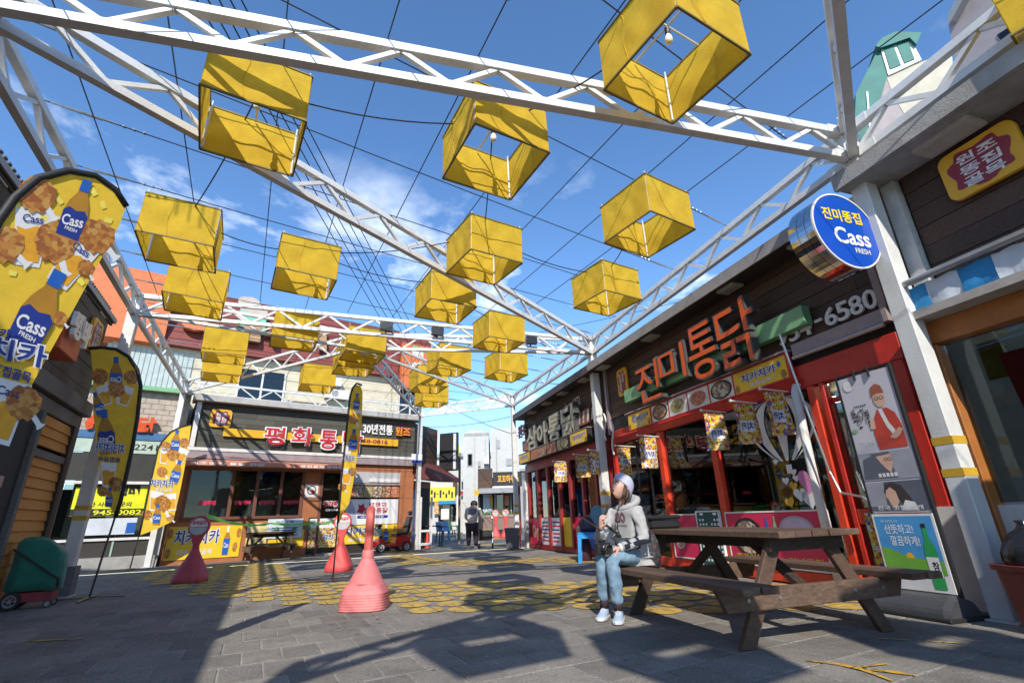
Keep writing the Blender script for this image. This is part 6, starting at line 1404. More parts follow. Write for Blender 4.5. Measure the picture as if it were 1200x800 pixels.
# ------------------------------------------------------------------ covered cart at the left
cp_ = P(34, 712); CF = FR((cp_.x, cp_.y), 60)
ct = thing('covered_cart', 'folded shopping cart under a green cloth cover by the orange clapboards', 'cart', CF.w(0, 0, 0))
rg = []; rr = random.Random(5)
for i, (z, w, d, dx) in enumerate(((.26, .36, .24, .0), (.40, .36, .24, .0), (.60, .35, .23, .0), (.78, .34, .21, -.02), (.90, .29, .18, -.07), (1.0, .22, .14, -.14), (1.07, .10, .10, -.19))):
    ring_ = []
    for k in range(28):
        a = 2 * math.pi * k / 28; f = 1 + (.05 * math.sin(a * 7 + i * .4) + .03 * math.sin(a * 13 + i)) * (1.25 - z)
        ring_.append(CF.w(dx + math.copysign(abs(math.cos(a)) ** .45, math.cos(a)) * w * f, z + .012 * math.sin(a * 5 + i), math.copysign(abs(math.sin(a)) ** .45, math.sin(a)) * d * f))
    rg.append(ring_)
B().rings(rg).done('cloth_cover', mat('green_cloth', (.012, .14, .085), .75, var=.2, bump=.3, bscale=25, sheen=.3), ct, smooth=True)
B(CF.M).box(-.33, .30, .10, .25, -.2, .2).done('chassis', mat('dark_red_cart', (.25, .02, .03), .5), ct, bevel=.01)
def wheel(par, F, x, y, n, r, w=.05, name='wheel', mhub=None, spokes=6):
    def rg_(rr, nn): return [F.w(x + rr * math.cos(2 * math.pi * k / 24), y + rr * math.sin(2 * math.pi * k / 24), nn) for k in range(24)]
    t_ = B().rings([rg_(r * .66, n - w / 2), rg_(r * .95, n - w / 2), rg_(r, n - w / 4), rg_(r, n + w / 4), rg_(r * .95, n + w / 2), rg_(r * .66, n + w / 2)], cap=False).done(name, M_black, par)
    hub = B().rings([rg_(r * .64, n - w * .3), rg_(r * .66, n + w * .35), rg_(r * .54, n + w * .35), rg_(r * .52, n - w * .3)], cap=False)
    hub.rings([rg_(r * .14, n - w * .3), rg_(r * .14, n + w * .5)])
    for k in range(spokes):
        a = 2 * math.pi * k / spokes; hub.bar(F.w(x, y, n + w * .2), F.w(x + r * .58 * math.cos(a), y + r * .58 * math.sin(a), n + w * .2), r * .10, .012)
    hub.done('hub', mhub or M_grey, t_)
    return t_
ct.scale = (.76, .76, .80)
B(CF.M).bar((-.36, .9, .245), (.33, .42, .245), .03, .012).bar((.33, .42, .245), (.34, .30, .2), .03, .012).done('strap', M_black, ct)
for x, n_ in ((-.22, .23), (-.22, -.23)): wheel(ct, CF, x, .135, n_, .135, .05)
for n_ in (.18, -.18): wheel(ct, CF, .26, .06, n_, .06, .03)

# ------------------------------------------------------------------ blue stool with bags
sp_ = P(688, 659); s_t = sp_ + Vector((.08, .12, 0)); ST = FR((s_t.x, s_t.y), 100)
M_bplast = mat('light_blue_plastic', (.03, .27, .62), .35, var=.06)
st_ = thing('plastic_stool', 'light blue plastic stool carrying bags behind the seated woman', 'stool', s_t)
B(ST.M).box(-.21, .21, .55, .58, -.19, .19).done('seat', M_bplast, st_, bevel=.012); 
for sx in (-1, 1):
    for sy in (-1, 1):
        B(ST.M).hexa([(sx * .20 - .03, 0, sy * .18 - .02), (sx * .20 + .03, 0, sy * .18 - .02), (sx * .20 + .03, 0, sy * .18 + .02), (sx * .20 - .03, 0, sy * .18 + .02), (sx * .17 - .04, .55, sy * .15 - .025), (sx * .17 + .04, .55, sy * .15 - .025), (sx * .17 + .04, .55, sy * .15 + .025), (sx * .17 - .04, .55, sy * .15 + .025)]).done('leg', M_bplast, st_)
for s in (-1, 1): B(ST.M).box(-.17, .17, .46, .55, s * .17 - .01, s * .17 + .01).done('apron', M_bplast, st_)
p = ST.w(0, .585, 0); rg = []
for z, r in ((0, .15), (.08, .17), (.18, .15), (.26, .09), (.30, .04)): rg.append([p + Vector((math.cos(2 * math.pi * k / 16) * r * rr.uniform(.9, 1.1) * 1.1, math.sin(2 * math.pi * k / 16) * r * rr.uniform(.9, 1.1) * .8, z)) for k in range(16)])
B().rings(rg).done('carrier_bag', mat('navy_bag', (.02, .025, .06), .5, bump=.3, bscale=20), None, smooth=True, loc=p, label='dark navy bag slumped on the light blue plastic stool', cat='bag')
p = ST.w(.28, .78, -.35); bb = B()
B(ST.M).rings([[(.22 + .16 * math.cos(2 * math.pi * k / 20), .90 + .22 * math.sin(2 * math.pi * k / 20), n_) for k in range(20)] for n_ in (-.36, -.33)]).done('blue_tray', mat('slate_blue_disc', (.10, .22, .32), .5), None, loc=p, label='slate blue round panel standing behind the stool beside the white post', cat='panel')
p = ST.w(-.10, 0, -.30); B().rings([[p + Vector((math.cos(2 * math.pi * k / 14) * r, math.sin(2 * math.pi * k / 14) * r * .8, z)) for k in range(14)] for z, r in ((0, .13), (.25, .14), (.45, .10))]).done('maroon_sack', mat('maroon_sack', (.07, .02, .03), .7), None, smooth=True, loc=p, label='dark maroon sack standing on the ground under the blue stool', cat='sack')

# ------------------------------------------------------------------ mobility scooter
sc_p = BF.w(-1.0, 0, .75); MF = FR((sc_p.x, sc_p.y), 53.8)
ms = thing('mobility_scooter', 'red four wheeled mobility scooter with black seat before the white banner', 'scooter', sc_p)
M_scr = mat('scooter_red', (.50, .015, .015), .25, var=.05, coat=.5)
B(MF.M).prism([(-.52, .16), (.55, .16), (.62, .26), (.60, .40), (.45, .48), (.10, .46), (.05, .26), (-.22, .24), (-.30, .38), (-.40, .42), (-.56, .34)], -.22, .22).done('body', M_scr, ms, bevel=.02)
B(MF.M).prism([(-.40, .40), (-.30, .40), (-.34, .66), (-.40, .78), (-.46, .78), (-.42, .62)], -.05, .05).done('tiller', M_blackp, ms); B(MF.M).box(-.52, -.38, .76, .84, -.16, .16).done('handlebar', M_blackp, ms, bevel=.02); B(MF.M).box(-.58, -.40, .50, .72, -.17, .17).done('basket', M_grey, ms)
B(MF.M).box(.08, .52, .50, .58, -.22, .22).done('seat', M_blackp, ms, bevel=.02); B(MF.M).hexa([(.44, .56, -.22), (.54, .56, -.22), (.54, .56, .22), (.44, .56, .22), (.56, 1.06, -.18), (.66, 1.06, -.18), (.66, 1.06, .18), (.56, 1.06, .18)]).done('backrest', M_blackp, ms, bevel=.02)
B(MF.M).box(.58, .68, 1.10, 1.24, -.10, .10).done('headrest', M_blackp, ms, bevel=.03); B(MF.M).bar((.28, .45, 0), (.28, .52, 0), .08).done('seat_post', M_black, ms); B(MF.M).bar((.52, .78, .22), (.30, .74, .24), .05).done('armrest', M_blackp, ms)
for x in (-.42, .44):
    for n_ in (.24, -.24): wheel(ms, MF, x, .15, n_, .15, .10, 'wheel', M_plate, 5)
# white doorway rack and small things at the corner
def small(name, lab, cat, parts, loc, group=None):
    t = thing(name, lab, cat, loc, group)
    for nm, m, b_ in parts: b_.done(nm, m, t)
    return t
WR = FR(tuple(BF.w(.35, 0, .45))[:2], 53.8)
small('white_rack', 'white metal rack standing at the corner post beside the blue banner', 'rack', [('upright', M_white, B(WR.M).box(-.26, -.18, 0, 1.7, 0, .06)), ('upright', M_white, B(WR.M).box(.18, .24, 0, 1.7, 0, .06)), ('shelf', M_white, B(WR.M).box(-.18, .18, .12, .2, 0, .08)), ('shelf', M_white, B(WR.M).box(-.18, .18, .55, .62, 0, .08))], WR.w(0, 0, 0))
# red bollard hoop, grey planter and white pillar board by the far right post
bpz = RF.w(-10.45, 0, .25)
hp_ = [bpz + RF.X * -.11 + Vector((0, 0, 0)), bpz + RF.X * -.11 + Vector((0, 0, .70))] + [bpz + RF.X * (-.11 * math.cos(rad(a))) + Vector((0, 0, .72 + .11 * math.sin(rad(a)))) for a in range(15, 180, 15)] + [bpz + RF.X * .11 + Vector((0, 0, .70)), bpz + RF.X * .11]
B().tube(hp_, .045, 8).done('hoop_bollard', M_redor, None, smooth=True, loc=bpz, label='red steel hoop bollard at the far right post foot', cat='bollard')
g = P(601, 643); B().rings([[g + Vector((sx * w, sy * w, z)) for sx, sy in ((-1, -1), (1, -1), (1, 1), (-1, 1))] for z, w in ((0, .18), (.62, .25))]).done('planter_box', mat('dark_grey_box', (.10, .10, .10), .7), None, loc=g, label='dark grey tapered planter box left of the red hoop bollard', cat='planter')
# ================================================================== PEOPLE
def skin_eval(nodes, edges, root, sub=2):
    me = bpy.data.meshes.new('s'); names = list(nodes); ix = {k: i for i, k in enumerate(names)}
    me.from_pydata([tuple(nodes[k][0]) for k in names], [(ix[a], ix[b]) for a, b in edges], [])
    o = bpy.data.objects.new('s', me)
    bm = bmesh.new(); bm.from_mesh(me); ly = bm.verts.layers.skin.verify(); bm.verts.ensure_lookup_table()
    for i, k in enumerate(names):
        r = nodes[k][1]; bm.verts[i][ly].radius = (r, r) if not isinstance(r, tuple) else r; bm.verts[i][ly].use_root = (k == root)
    bm.to_mesh(me); bm.free()
    o.modifiers.new('k', 'SKIN').use_smooth_shade = True; m = o.modifiers.new('u', 'SUBSURF'); m.levels = sub; m.render_levels = sub
    vs, fs = evalmesh(o); bpy.data.meshes.remove(me)
    return vs, fs
def head_mesh(c, fwd, up, s=1.0, nu=40, nv=28):
    fwd = fwd.normalized(); rt = fwd.cross(up).normalized(); u_ = rt.cross(fwd).normalized(); vs = []; fs = []
    for j in range(nv + 1):
        th = math.pi * j / nv
        for i in range(nu):
            ph = 2 * math.pi * i / nu
            x, y, z = math.sin(th) * math.sin(ph), math.sin(th) * math.cos(ph), math.cos(th)
            X, Y, Z = x * .074, y * .096, z * .118
            if z < 0: X *= 1 - .30 * (-z) ** 1.2; Y = Y * (1 - .12 * -z) + (.012 * -z)
            g = lambda x0, z0, sx, sz: math.exp(-((X - x0) / sx) ** 2 - ((Z - z0) / sz) ** 2)
            if y > 0:
                Y += .024 * g(0, -.028, .011, .014) + .012 * g(0, -.005, .008, .022)
                Y -= .010 * (g(-.030, .004, .016, .011) + g(.030, .004, .016, .011))
                Y += .007 * g(0, -.062, .020, .007) - .004 * g(0, -.078, .02, .006) + .008 * g(0, -.098, .022, .012) + .005 * g(0, .03, .05, .01)
            if abs(x) > .8: X += math.copysign(.012, x) * math.exp(-((Y + .005) / .02) ** 2 - ((Z + .005) / .03) ** 2)
            vs.append(c + (rt * X + fwd * Y + u_ * Z) * s)
    for j in range(nv):
        for i in range(nu): fs.append((j * nu + i, j * nu + (i + 1) % nu, (j + 1) * nu + (i + 1) % nu, (j + 1) * nu + i))
    return vs, fs, rt, fwd, u_
M_skin = mat('skin', (.52, .30, .22), .5, var=.06, bump=.02); M_lip = mat('lip', (.42, .12, .11), .4, bump=0)
M_hood = mat('grey_fleece', (.36, .355, .35), .9, var=.10, scale=14, bump=.25, bscale=90, sheen=.3); M_navyc = mat('navy_cloth', (.012, .014, .026), .85); M_jean = mat('light_denim', (.20, .31, .41), .85, var=.22, scale=7, bump=.25, bscale=110)
M_shoe = mat('pale_blue_knit', (.34, .43, .58), .8, var=.1, scale=30, bump=.3, bscale=200); M_sole = mat('white_sole', (.60, .60, .60), .5); M_bean = mat('lilac_white_knit', (.46, .46, .60), .9, bump=.3, bscale=120); M_hair = mat('brown_hair', (.07, .035, .02), .5, var=.3, scale=30)

pel = atY(744, 650, 5.27); pel.z = .53
nb = atY(731, 592, 5.22); hc = atY(727.5, 571.5, 5.16)
fwd = Vector((-.84, -.46, .50)).normalized(); up_ = Vector((.2, .1, 1)).normalized()
Ls, Rs = atY(747, 599, 5.08), atY(716, 601, 5.32)
Le, Re = atY(756, 632, 4.99), atY(702, 633, 5.16)
Lw, Rw = atY(725, 642, 4.90), atY(704, 618, 5.00)
Lh, Rh = atY(749, 652, 5.19), atY(737, 649, 5.37); Lh.z = Rh.z = .53
Lk, Rk = atY(717, 653, 4.88), atY(704.5, 650, 4.98)
La, Ra = P(724.5, 711, .11), P(708, 708, .11)
wm = thing('person', 'seated woman in grey hoodie, pale jeans and lilac knit hat looking up', 'person', (pel.x, pel.y, 0))
def mid(a, b, t): return a.lerp(b, t)
nodes = {'pel': (pel, .11), 'wai': (mid(pel, nb, .35), .10), 'che': (mid(pel, nb, .75), .105), 'nb': (nb + Vector((0, 0, -.02)), .055), 'nk': (mid(nb, hc, .45), .045), 'hd': (hc + Vector((.01, 0, -.03)), .05),
         'Ls': (Ls, .042), 'Le': (Le, .034), 'Lw': (Lw, .023), 'Rs': (Rs, .042), 'Re': (Re, .034), 'Rw': (Rw, .023),
         'Lh': (Lh, .07), 'Lk': (Lk, .05), 'La': (La, .034), 'Rh': (Rh, .07), 'Rk': (Rk, .05), 'Ra': (Ra, .034)}
ed = [('pel', 'wai'), ('wai', 'che'), ('che', 'nb'), ('nb', 'nk'), ('nk', 'hd'), ('che', 'Ls'), ('Ls', 'Le'), ('Le', 'Lw'), ('che', 'Rs'), ('Rs', 'Re'), ('Re', 'Rw'), ('pel', 'Lh'), ('Lh', 'Lk'), ('Lk', 'La'), ('pel', 'Rh'), ('Rh', 'Rk'), ('Rk', 'Ra')]
def hand(pre, w, d, nrm, curl, thumb_side):
    d = d.normalized(); side = d.cross(nrm).normalized(); nrm = side.cross(d).normalized()
    palm = w + d * .055; nodes[pre + 'p'] = (palm, (.026, .017)); ed.append((pre + 'w', pre + 'p'))
    for i, (o, l) in enumerate(((-.026, .062), (-.009, .072), (.009, .068), (.025, .052))):
        b_ = palm + d * .032 + side * o; nodes[f'{pre}f{i}a'] = (b_, .0095)
        a1_, a2_ = curl, curl * 2.1
        m1 = b_ + (d * math.cos(a1_) + nrm * -math.sin(a1_)) * l * .5; m2 = m1 + (d * math.cos(a2_) + nrm * -math.sin(a2_)) * l * .5
        nodes[f'{pre}f{i}b'] = (m1, .0085); nodes[f'{pre}f{i}c'] = (m2, .007); ed.extend([(pre + 'p', f'{pre}f{i}a'), (f'{pre}f{i}a', f'{pre}f{i}b'), (f'{pre}f{i}b', f'{pre}f{i}c')])
    t0 = w + d * .03 + side * (thumb_side * .026) - nrm * .008; t1 = t0 + (d * .6 + side * thumb_side * .7 - nrm * .4).normalized() * .034; t2 = t1 + (d * .85 + side * thumb_side * .2 - nrm * .4).normalized() * .028
    nodes[pre + 't0'] = (t0, .012); nodes[pre + 't1'] = (t1, .0095); nodes[pre + 't2'] = (t2, .008); ed.extend([(pre + 'w', pre + 't0'), (pre + 't0', pre + 't1'), (pre + 't1', pre + 't2')])
hand('L', Lw, Vector((-.85, -.25, -.12)), Vector((-.05, -.45, .9)), .45, -1)
hand('R', Rw, Vector((.15, -.25, .95)), Vector((-.85, -.5, 0)), .8, 1)
vs, fs = skin_eval(nodes, ed, 'pel', 2)
hv, hf, rt, fw, uu = head_mesh(hc, fwd, up_)
bb = B(); bb.add(vs, fs); bb.add(hv, hf); body = bb.done('body', M_skin, wm, smooth=True)
def hp(x, y, z): return hc + rt * x + fw * y + uu * z
for sx in (-1, 1):
    bb = B(); bb.lathe([(0, -.009), (.008, -.005), (.010, 0), (.008, .005), (0, .009)], hp(sx * .030, .082, .004), 12); bb.done('eye', mat('eye_white', (.75, .74, .72), .25, bump=0), body, smooth=True)
    bb = B(); bb.lathe([(0, -.004), (.0045, 0), (0, .004)], hp(sx * .030, .0905, .004), 10); bb.done('iris', mat('dark_iris', (.03, .018, .012), .2, bump=0), body)
    B().tube([hp(sx * .014, .090, .021), hp(sx * .030, .091, .027), hp(sx * .048, .080, .022)], .0035, 6).done('eyebrow', M_hair, body); B().tube([hp(sx * .018, .090, .012), hp(sx * .031, .091, .0145), hp(sx * .044, .083, .011)], .0022, 5).done('eyelid', M_hair, body)
B().tube([hp(-.022, .086, -.063), hp(-.010, .0975, -.061), hp(0, .0995, -.0625), hp(.010, .0975, -.061), hp(.022, .086, -.063)], [.002, .0055, .006, .0055, .002], 8).done('lips', M_lip, body, smooth=True)
# hair: strands from under the hat to the collar
bb = B(); rr = random.Random(9)
for k in range(46):
    a = rad(rr.uniform(95, 265)) if k < 34 else rad(rr.choice((rr.uniform(75, 95), rr.uniform(265, 285))))
    r0 = .083; x, y = math.sin(a) * r0 * .95, math.cos(a) * r0 * 1.1
    l = rr.uniform(.05, .09)
    bb.tube([hp(x * .9, y * .9, .03), hp(x * 1.05, y * 1.05, -.03), hp(x * (1.1 + rr.uniform(-.1, .15)), y * 1.05, -.08), hp(x * (.95 + rr.uniform(-.2, .2)), y * .95, -.05 - l)], [.010, .012, .010, .003], 5)
bb.done('hair', M_hair, wm, smooth=True)
# knit hat with ribs
rg = []
for j in range(13):
    t = j / 12; th = math.pi * .5 * (1 - t)
    z = -.012 + .150 * t ** .9 if t < .3 else -.012 + .150 * (.3 ** .9) + (.128 - .150 * (.3 ** .9)) * math.sin((t - .3) / .7 * math.pi / 2)
    r = 1.0 if t < .3 else math.cos((t - .3) / .7 * math.pi / 2) ** .62
    ring_ = []
    for k in range(72):
        a = 2 * math.pi * k / 72; rb = 1 + (.030 if k % 3 == 0 else -.01) * (1 if r > .1 else 0)
        back = max(0, -math.cos(a))
        ring_.append(hp(math.sin(a) * .090 * r * rb, (math.cos(a) * .112 * r * rb) - .012 - .022 * t, .028 + z * 1.0 - .030 * math.cos(a + math.pi) * (1 - t) * -1 * -1 * 1.0 - .045 * back * (1 - t)))
    rg.append(ring_)
B().rings(rg).done('knit_hat', M_bean, wm, smooth=True)
B().tube([hp(.0, -.112, -.01), hp(.012, -.128, -.06), hp(.008, -.125, -.13)], [.006, .008, .010], 6).done('hat_tassel', M_sole, wm)
# hoodie
hn = {'hem': (pel + Vector((.005, 0, -.03)), (.158, .145)), 'pel': (pel + Vector((0, 0, .05)), (.158, .138)), 'wai': (mid(pel, nb, .35), (.150, .125)), 'che': (mid(pel, nb, .74), (.150, .125)), 'nb': (nb + Vector((0, 0, -.045)), .085),
      'Ls': (Ls, .075), 'Lm': (mid(Ls, Le, .55), .064), 'Le': (Le, .058), 'Ln': (mid(Le, Lw, .6), .047), 'Lw': (mid(Le, Lw, .93), .038), 'Rs': (Rs, .075), 'Rm': (mid(Rs, Re, .5), .064), 'Re': (Re, .058), 'Rn': (mid(Re, Rw, .6), .047), 'Rw': (mid(Re, Rw, .92), .038)}
hv_, hf_ = skin_eval(hn, [('hem', 'pel'), ('pel', 'wai'), ('wai', 'che'), ('che', 'nb'), ('che', 'Ls'), ('Ls', 'Lm'), ('Lm', 'Le'), ('Le', 'Ln'), ('Ln', 'Lw'), ('che', 'Rs'), ('Rs', 'Rm'), ('Rm', 'Re'), ('Re', 'Rn'), ('Rn', 'Rw')], 'pel', 3)
from mathutils import noise as mnoise
hv_ = [v + Vector((mnoise.noise(v * 9), mnoise.noise(v * 9 + Vector((9, 0, 0))), 0)) * .016 + Vector((mnoise.noise(v * 26), mnoise.noise(v * 26 + Vector((3, 0, 0))), mnoise.noise(v * 26 + Vector((0, 4, 0))))) * .008 for v in hv_]
hd_ = B().add(hv_, hf_).done('hoodie', M_hood, wm, smooth=True)
# folded hood round the neck
rg = []
hb = nb + Vector((.035, .02, -.005))
for k in range(25):
    a = 2 * math.pi * k / 24; bk_ = max(0, -math.cos(a)) ; c_ = hb + rt * math.sin(a) * .105 + Vector((fw.x, fw.y, 0)).normalized() * math.cos(a) * .085 + Vector((0, 0, .015 - .035 * math.cos(a)))
    ax = (c_ - hb).normalized(); rg.append([c_ + (ax * math.cos(t) + Vector((0, 0, 1)) * math.sin(t)) * (.030 + .026 * bk_) * (1 + .1 * math.sin(5 * a)) for t in (2 * math.pi * q_ / 10 for q_ in range(10))])
B().rings(rg, cap=False).done('hood', M_hood, wm, smooth=True)
# sleeve stripes along the outer arm and two bands on the forearm
out = Vector((.82, -.52, .12)).normalized()
def strip(pts, offs, w, m, nm):
    bb = B(); vs = []
    for i, (p, o) in enumerate(zip(pts, offs)):
        d = (pts[min(i + 1, len(pts) - 1)] - pts[max(0, i - 1)]).normalized(); s = d.cross(out).normalized(); o_ = out - d * out.dot(d); o_.normalize()
        for k in range(7):
            t = (k / 6 - .5) * 2 * w / o; vs.append(p + (o_ * math.cos(t) + s * math.sin(t)) * (o + .004))
    n_ = len(pts); bb.add(vs, [(i * 7 + k, i * 7 + k + 1, (i + 1) * 7 + k + 1, (i + 1) * 7 + k) for i in range(n_ - 1) for k in range(6)]); return bb.done(nm, m, hd_, smooth=True)
armp = [Ls + Vector((0, 0, .05)), Ls, mid(Ls, Le, .3), mid(Ls, Le, .6), mid(Ls, Le, .85), Le, mid(Le, Lw, .2), mid(Le, Lw, .5), mid(Le, Lw, .85)]
strip(armp, [.062, .077, .074, .068, .063, .062, .058, .052, .042], .022, M_navyc, 'sleeve_stripe')
for t in (.30, .62):
    a_, b_ = mid(Le, Lw, t), mid(Le, Lw, t + .10); B().tube([a_, b_], [.064 - .02 * t, .062 - .02 * t], 14, cap=False).done('sleeve_band', M_navyc, hd_, smooth=True)
B().tube([mid(Le, Lw, .92), mid(Le, Lw, 1.0)], [.041, .036], 14, cap=False).done('cuff', M_sole, hd_, smooth=True)
# chest print
cf = (Vector((-.75, -.62, .10))).normalized(); cc = mid(pel, nb, .60); FW = FR((cc.x + cf.x * .150, cc.y + cf.y * .150, cc.z), math.degrees(math.atan2(-cf.y * -1 * -1, cf.x * -1 * -1)) if False else 0)
az_ = math.degrees(math.atan2(-cf.y, cf.x)); FW = FR((cc.x + cf.x * .158, cc.y + cf.y * .158, cc.z), math.degrees(math.atan2(Vector((0, 0, 1)).cross(cf).x, Vector((0, 0, 1)).cross(cf).y)))
def proj(X, Y, Z):
    p = FW.w(X, Y, 0); best = None
    return p
M_dustp = mat('dusty_plum', (.14, .075, .09), .8, bump=0)
from mathutils.bvhtree import BVHTree
bvh = BVHTree.FromPolygons([tuple(v) for v in hv_], hf_)
def onto(X, Y, Z):
    p = FW.w(X, Y, .25); h_ = bvh.ray_cast(p, -FW.N)
    return (h_[0] + FW.N * .004) if h_[0] is not None else FW.w(X, Y, 0)
text('80', 'chest_print', M_dustp, hd_, None, -.065, .02, .13, .10, 0, .045, fn=onto); text('athletic', 'chest_print', M_dustp, hd_, None, -.08, -.015, .16, .022, 0, .01, fn=onto)
# jeans
jn = {'pel': (pel + Vector((-.03, -.02, -.02)), (.07, .07)), 'Lh': (Lh + Vector((-.03, -.02, -.01)), .078), 'Lt': (mid(Lh, Lk, .5), .084), 'Lk': (Lk, .070), 'Lc': (mid(Lk, La, .45), .062), 'La': (mid(Lk, La, .965), .058), 'Rh': (Rh + Vector((-.03, -.02, -.01)), .078), 'Rt': (mid(Rh, Rk, .5), .084), 'Rk': (Rk, .070), 'Rc': (mid(Rk, Ra, .45), .062), 'Ra': (mid(Rk, Ra, .955), .058)}
jv, jf = skin_eval(jn, [('pel', 'Lh'), ('Lh', 'Lt'), ('Lt', 'Lk'), ('Lk', 'Lc'), ('Lc', 'La'), ('pel', 'Rh'), ('Rh', 'Rt'), ('Rt', 'Rk'), ('Rk', 'Rc'), ('Rc', 'Ra')], 'pel', 3)
jv = [v + Vector((mnoise.noise(v * Vector((16, 16, 16)).x), mnoise.noise(v * 16 + Vector((5, 0, 0))), mnoise.noise(v * 16 + Vector((0, 7, 0))))) * .010 + Vector((mnoise.noise(v * 38), mnoise.noise(v * 38 + Vector((5, 0, 0))), 0)) * .005 for v in jv]
B().add(jv, jf).done('jeans', M_jean, wm, smooth=True)
for a_, k_ in ((La, Lk), (Ra, Rk)):
    B().tube([a_ + Vector((0, 0, -.02)), mid(a_, k_, .16)], .040, 12).done('sock', mat('dark_sock', (.05, .025, .03), .9), wm, smooth=True)
def shoe(an, d):
    d = Vector((d[0], d[1], 0)).normalized(); s = Vector((-d.y, d.x, 0)); o = Vector((an.x, an.y, 0)) - d * .07; rg = []; so = []
    for (t, w, hh) in ((-.02, .026, .055), (0, .036, .085), (.04, .040, .105), (.08, .040, .100), (.12, .042, .078), (.17, .045, .062), (.21, .044, .052), (.25, .034, .042), (.272, .012, .030)):
        rg.append([o + d * t + s * (w * math.cos(a)) + Vector((0, 0, .022 + (hh - .022) * max(0, math.sin(a)) ** .8)) for a in (math.pi * q_ / 10 for q_ in range(11))])
        so.append([o + d * (t * 1.03 - .003) + s * ((w + .006) * c1) + Vector((0, 0, z)) for c1, z in ((-1, .004), (1, .004), (1.02, .030), (-1.02, .030))])
    t_ = B().rings(rg, True, True).done('shoe', M_shoe, wm, smooth=True); B().rings(so).done('sole', M_sole, t_, bevel=.004)
    for k in range(4): p = o + d * (.09 + .03 * k); z = .10 - .012 * k; B().tube([p + s * .026 + Vector((0, 0, z - .02)), p + Vector((0, 0, z)), p - s * .026 + Vector((0, 0, z - .02))], .004, 5).done('lace', M_sole, t_)
    B().tube([o + d * .0 + Vector((0, 0, .06)), o + Vector((0, 0, .10)) - d * .01], .012, 6).done('heel_tab', M_navyc, t_)
shoe(La, (-.28, -1)); shoe(Ra, (-.45, -1))
# strap, cord and camera
B().tube([nb + Vector((-.05, .08, .03)), Rs + Vector((-.035, -.05, .055)), mid(Rs, Re, .4) + Vector((-.06, -.10, .02)), mid(pel, nb, .35) + Vector((-.10, -.04, 0))], [.014] * 4, 6).done('backpack_strap', M_black, wm)
cord = [nb + fw * .07 + Vector((0, 0, -.03)), mid(pel, nb, .72) + cf * .165, mid(pel, nb, .52) + cf * .175, mid(pel, nb, .36) + cf * .19]
B().tube(cord, .006, 5).done('neck_cord', M_black, wm); bb = B(); bb.lathe([(0, -.03), (.018, -.02), (.022, .0), (.012, .03), (0, .03)], cord[-1], 8); bb.done('cord_tassel', M_black, wm)
cp = atY(706, 642, 4.93); KM = FR((cp.x, cp.y, cp.z), 60)
cam_ = thing('camera', 'black camera with a silver trimmed lens held on the seated woman\'s lap', 'camera', cp)
B(KM.M).box(-.075, .075, -.05, .05, -.035, .035).done('camera_body', M_blackp, cam_, bevel=.008); B(KM.M).box(-.025, .025, .05, .075, -.025, .025).done('viewfinder', M_blackp, cam_, bevel=.005)
bb = B(); bb.rings([[KM.w(-.01 + r * math.cos(2 * math.pi * k / 18), r * math.sin(2 * math.pi * k / 18), n_) for k in range(18)] for r, n_ in ((.040, .035), (.042, .07), (.036, .075), (.036, .12), (.030, .12), (.028, .10))]); bb.done('lens', M_blackp, cam_, smooth=False)
B(KM.M).rings([[(-.01 + r * math.cos(2 * math.pi * k / 18), r * math.sin(2 * math.pi * k / 18), n_) for k in range(18)] for r, n_ in ((.0375, .100), (.0375, .108))], cap=False).done('lens_ring', M_steel, cam_)
# phone in raised hand
ph = Rw + Vector((-.06, -.05, .03)); PHF = FR((ph.x, ph.y, ph.z), 75); B().bar(ph + Vector((-.10, -.03, .05)), ph + Vector((.05, .02, -.05)), .075, .010, (0.2, -.3, 1)).done('phone', M_blackp, None, loc=ph, label='black phone held flat in the raised right hand of the seated woman', cat='phone')
# backpack on the bench behind her
bpk = atY(760, 643, 5.34); rg = []
for z, w, d in ((-.17, .08, .06), (-.13, .105, .08), (0, .11, .085), (.12, .095, .07), (.17, .05, .04)): rg.append([bpk + Vector((math.copysign(abs(math.cos(a)) ** .6, math.cos(a)) * w, math.copysign(abs(math.sin(a)) ** .6, math.sin(a)) * d, z)) for a in (2 * math.pi * k / 20 for k in range(20))])
B().rings(rg).done('backpack', foodmat('dark_floral', [(.012, .012, .014)] * 5 + [(.10, .02, .04), (.012, .012, .014), (.05, .05, .05)], 45, .7), None, smooth=True, loc=bpk, label='dark floral backpack resting on the bench against the seated woman\'s back', cat='backpack')

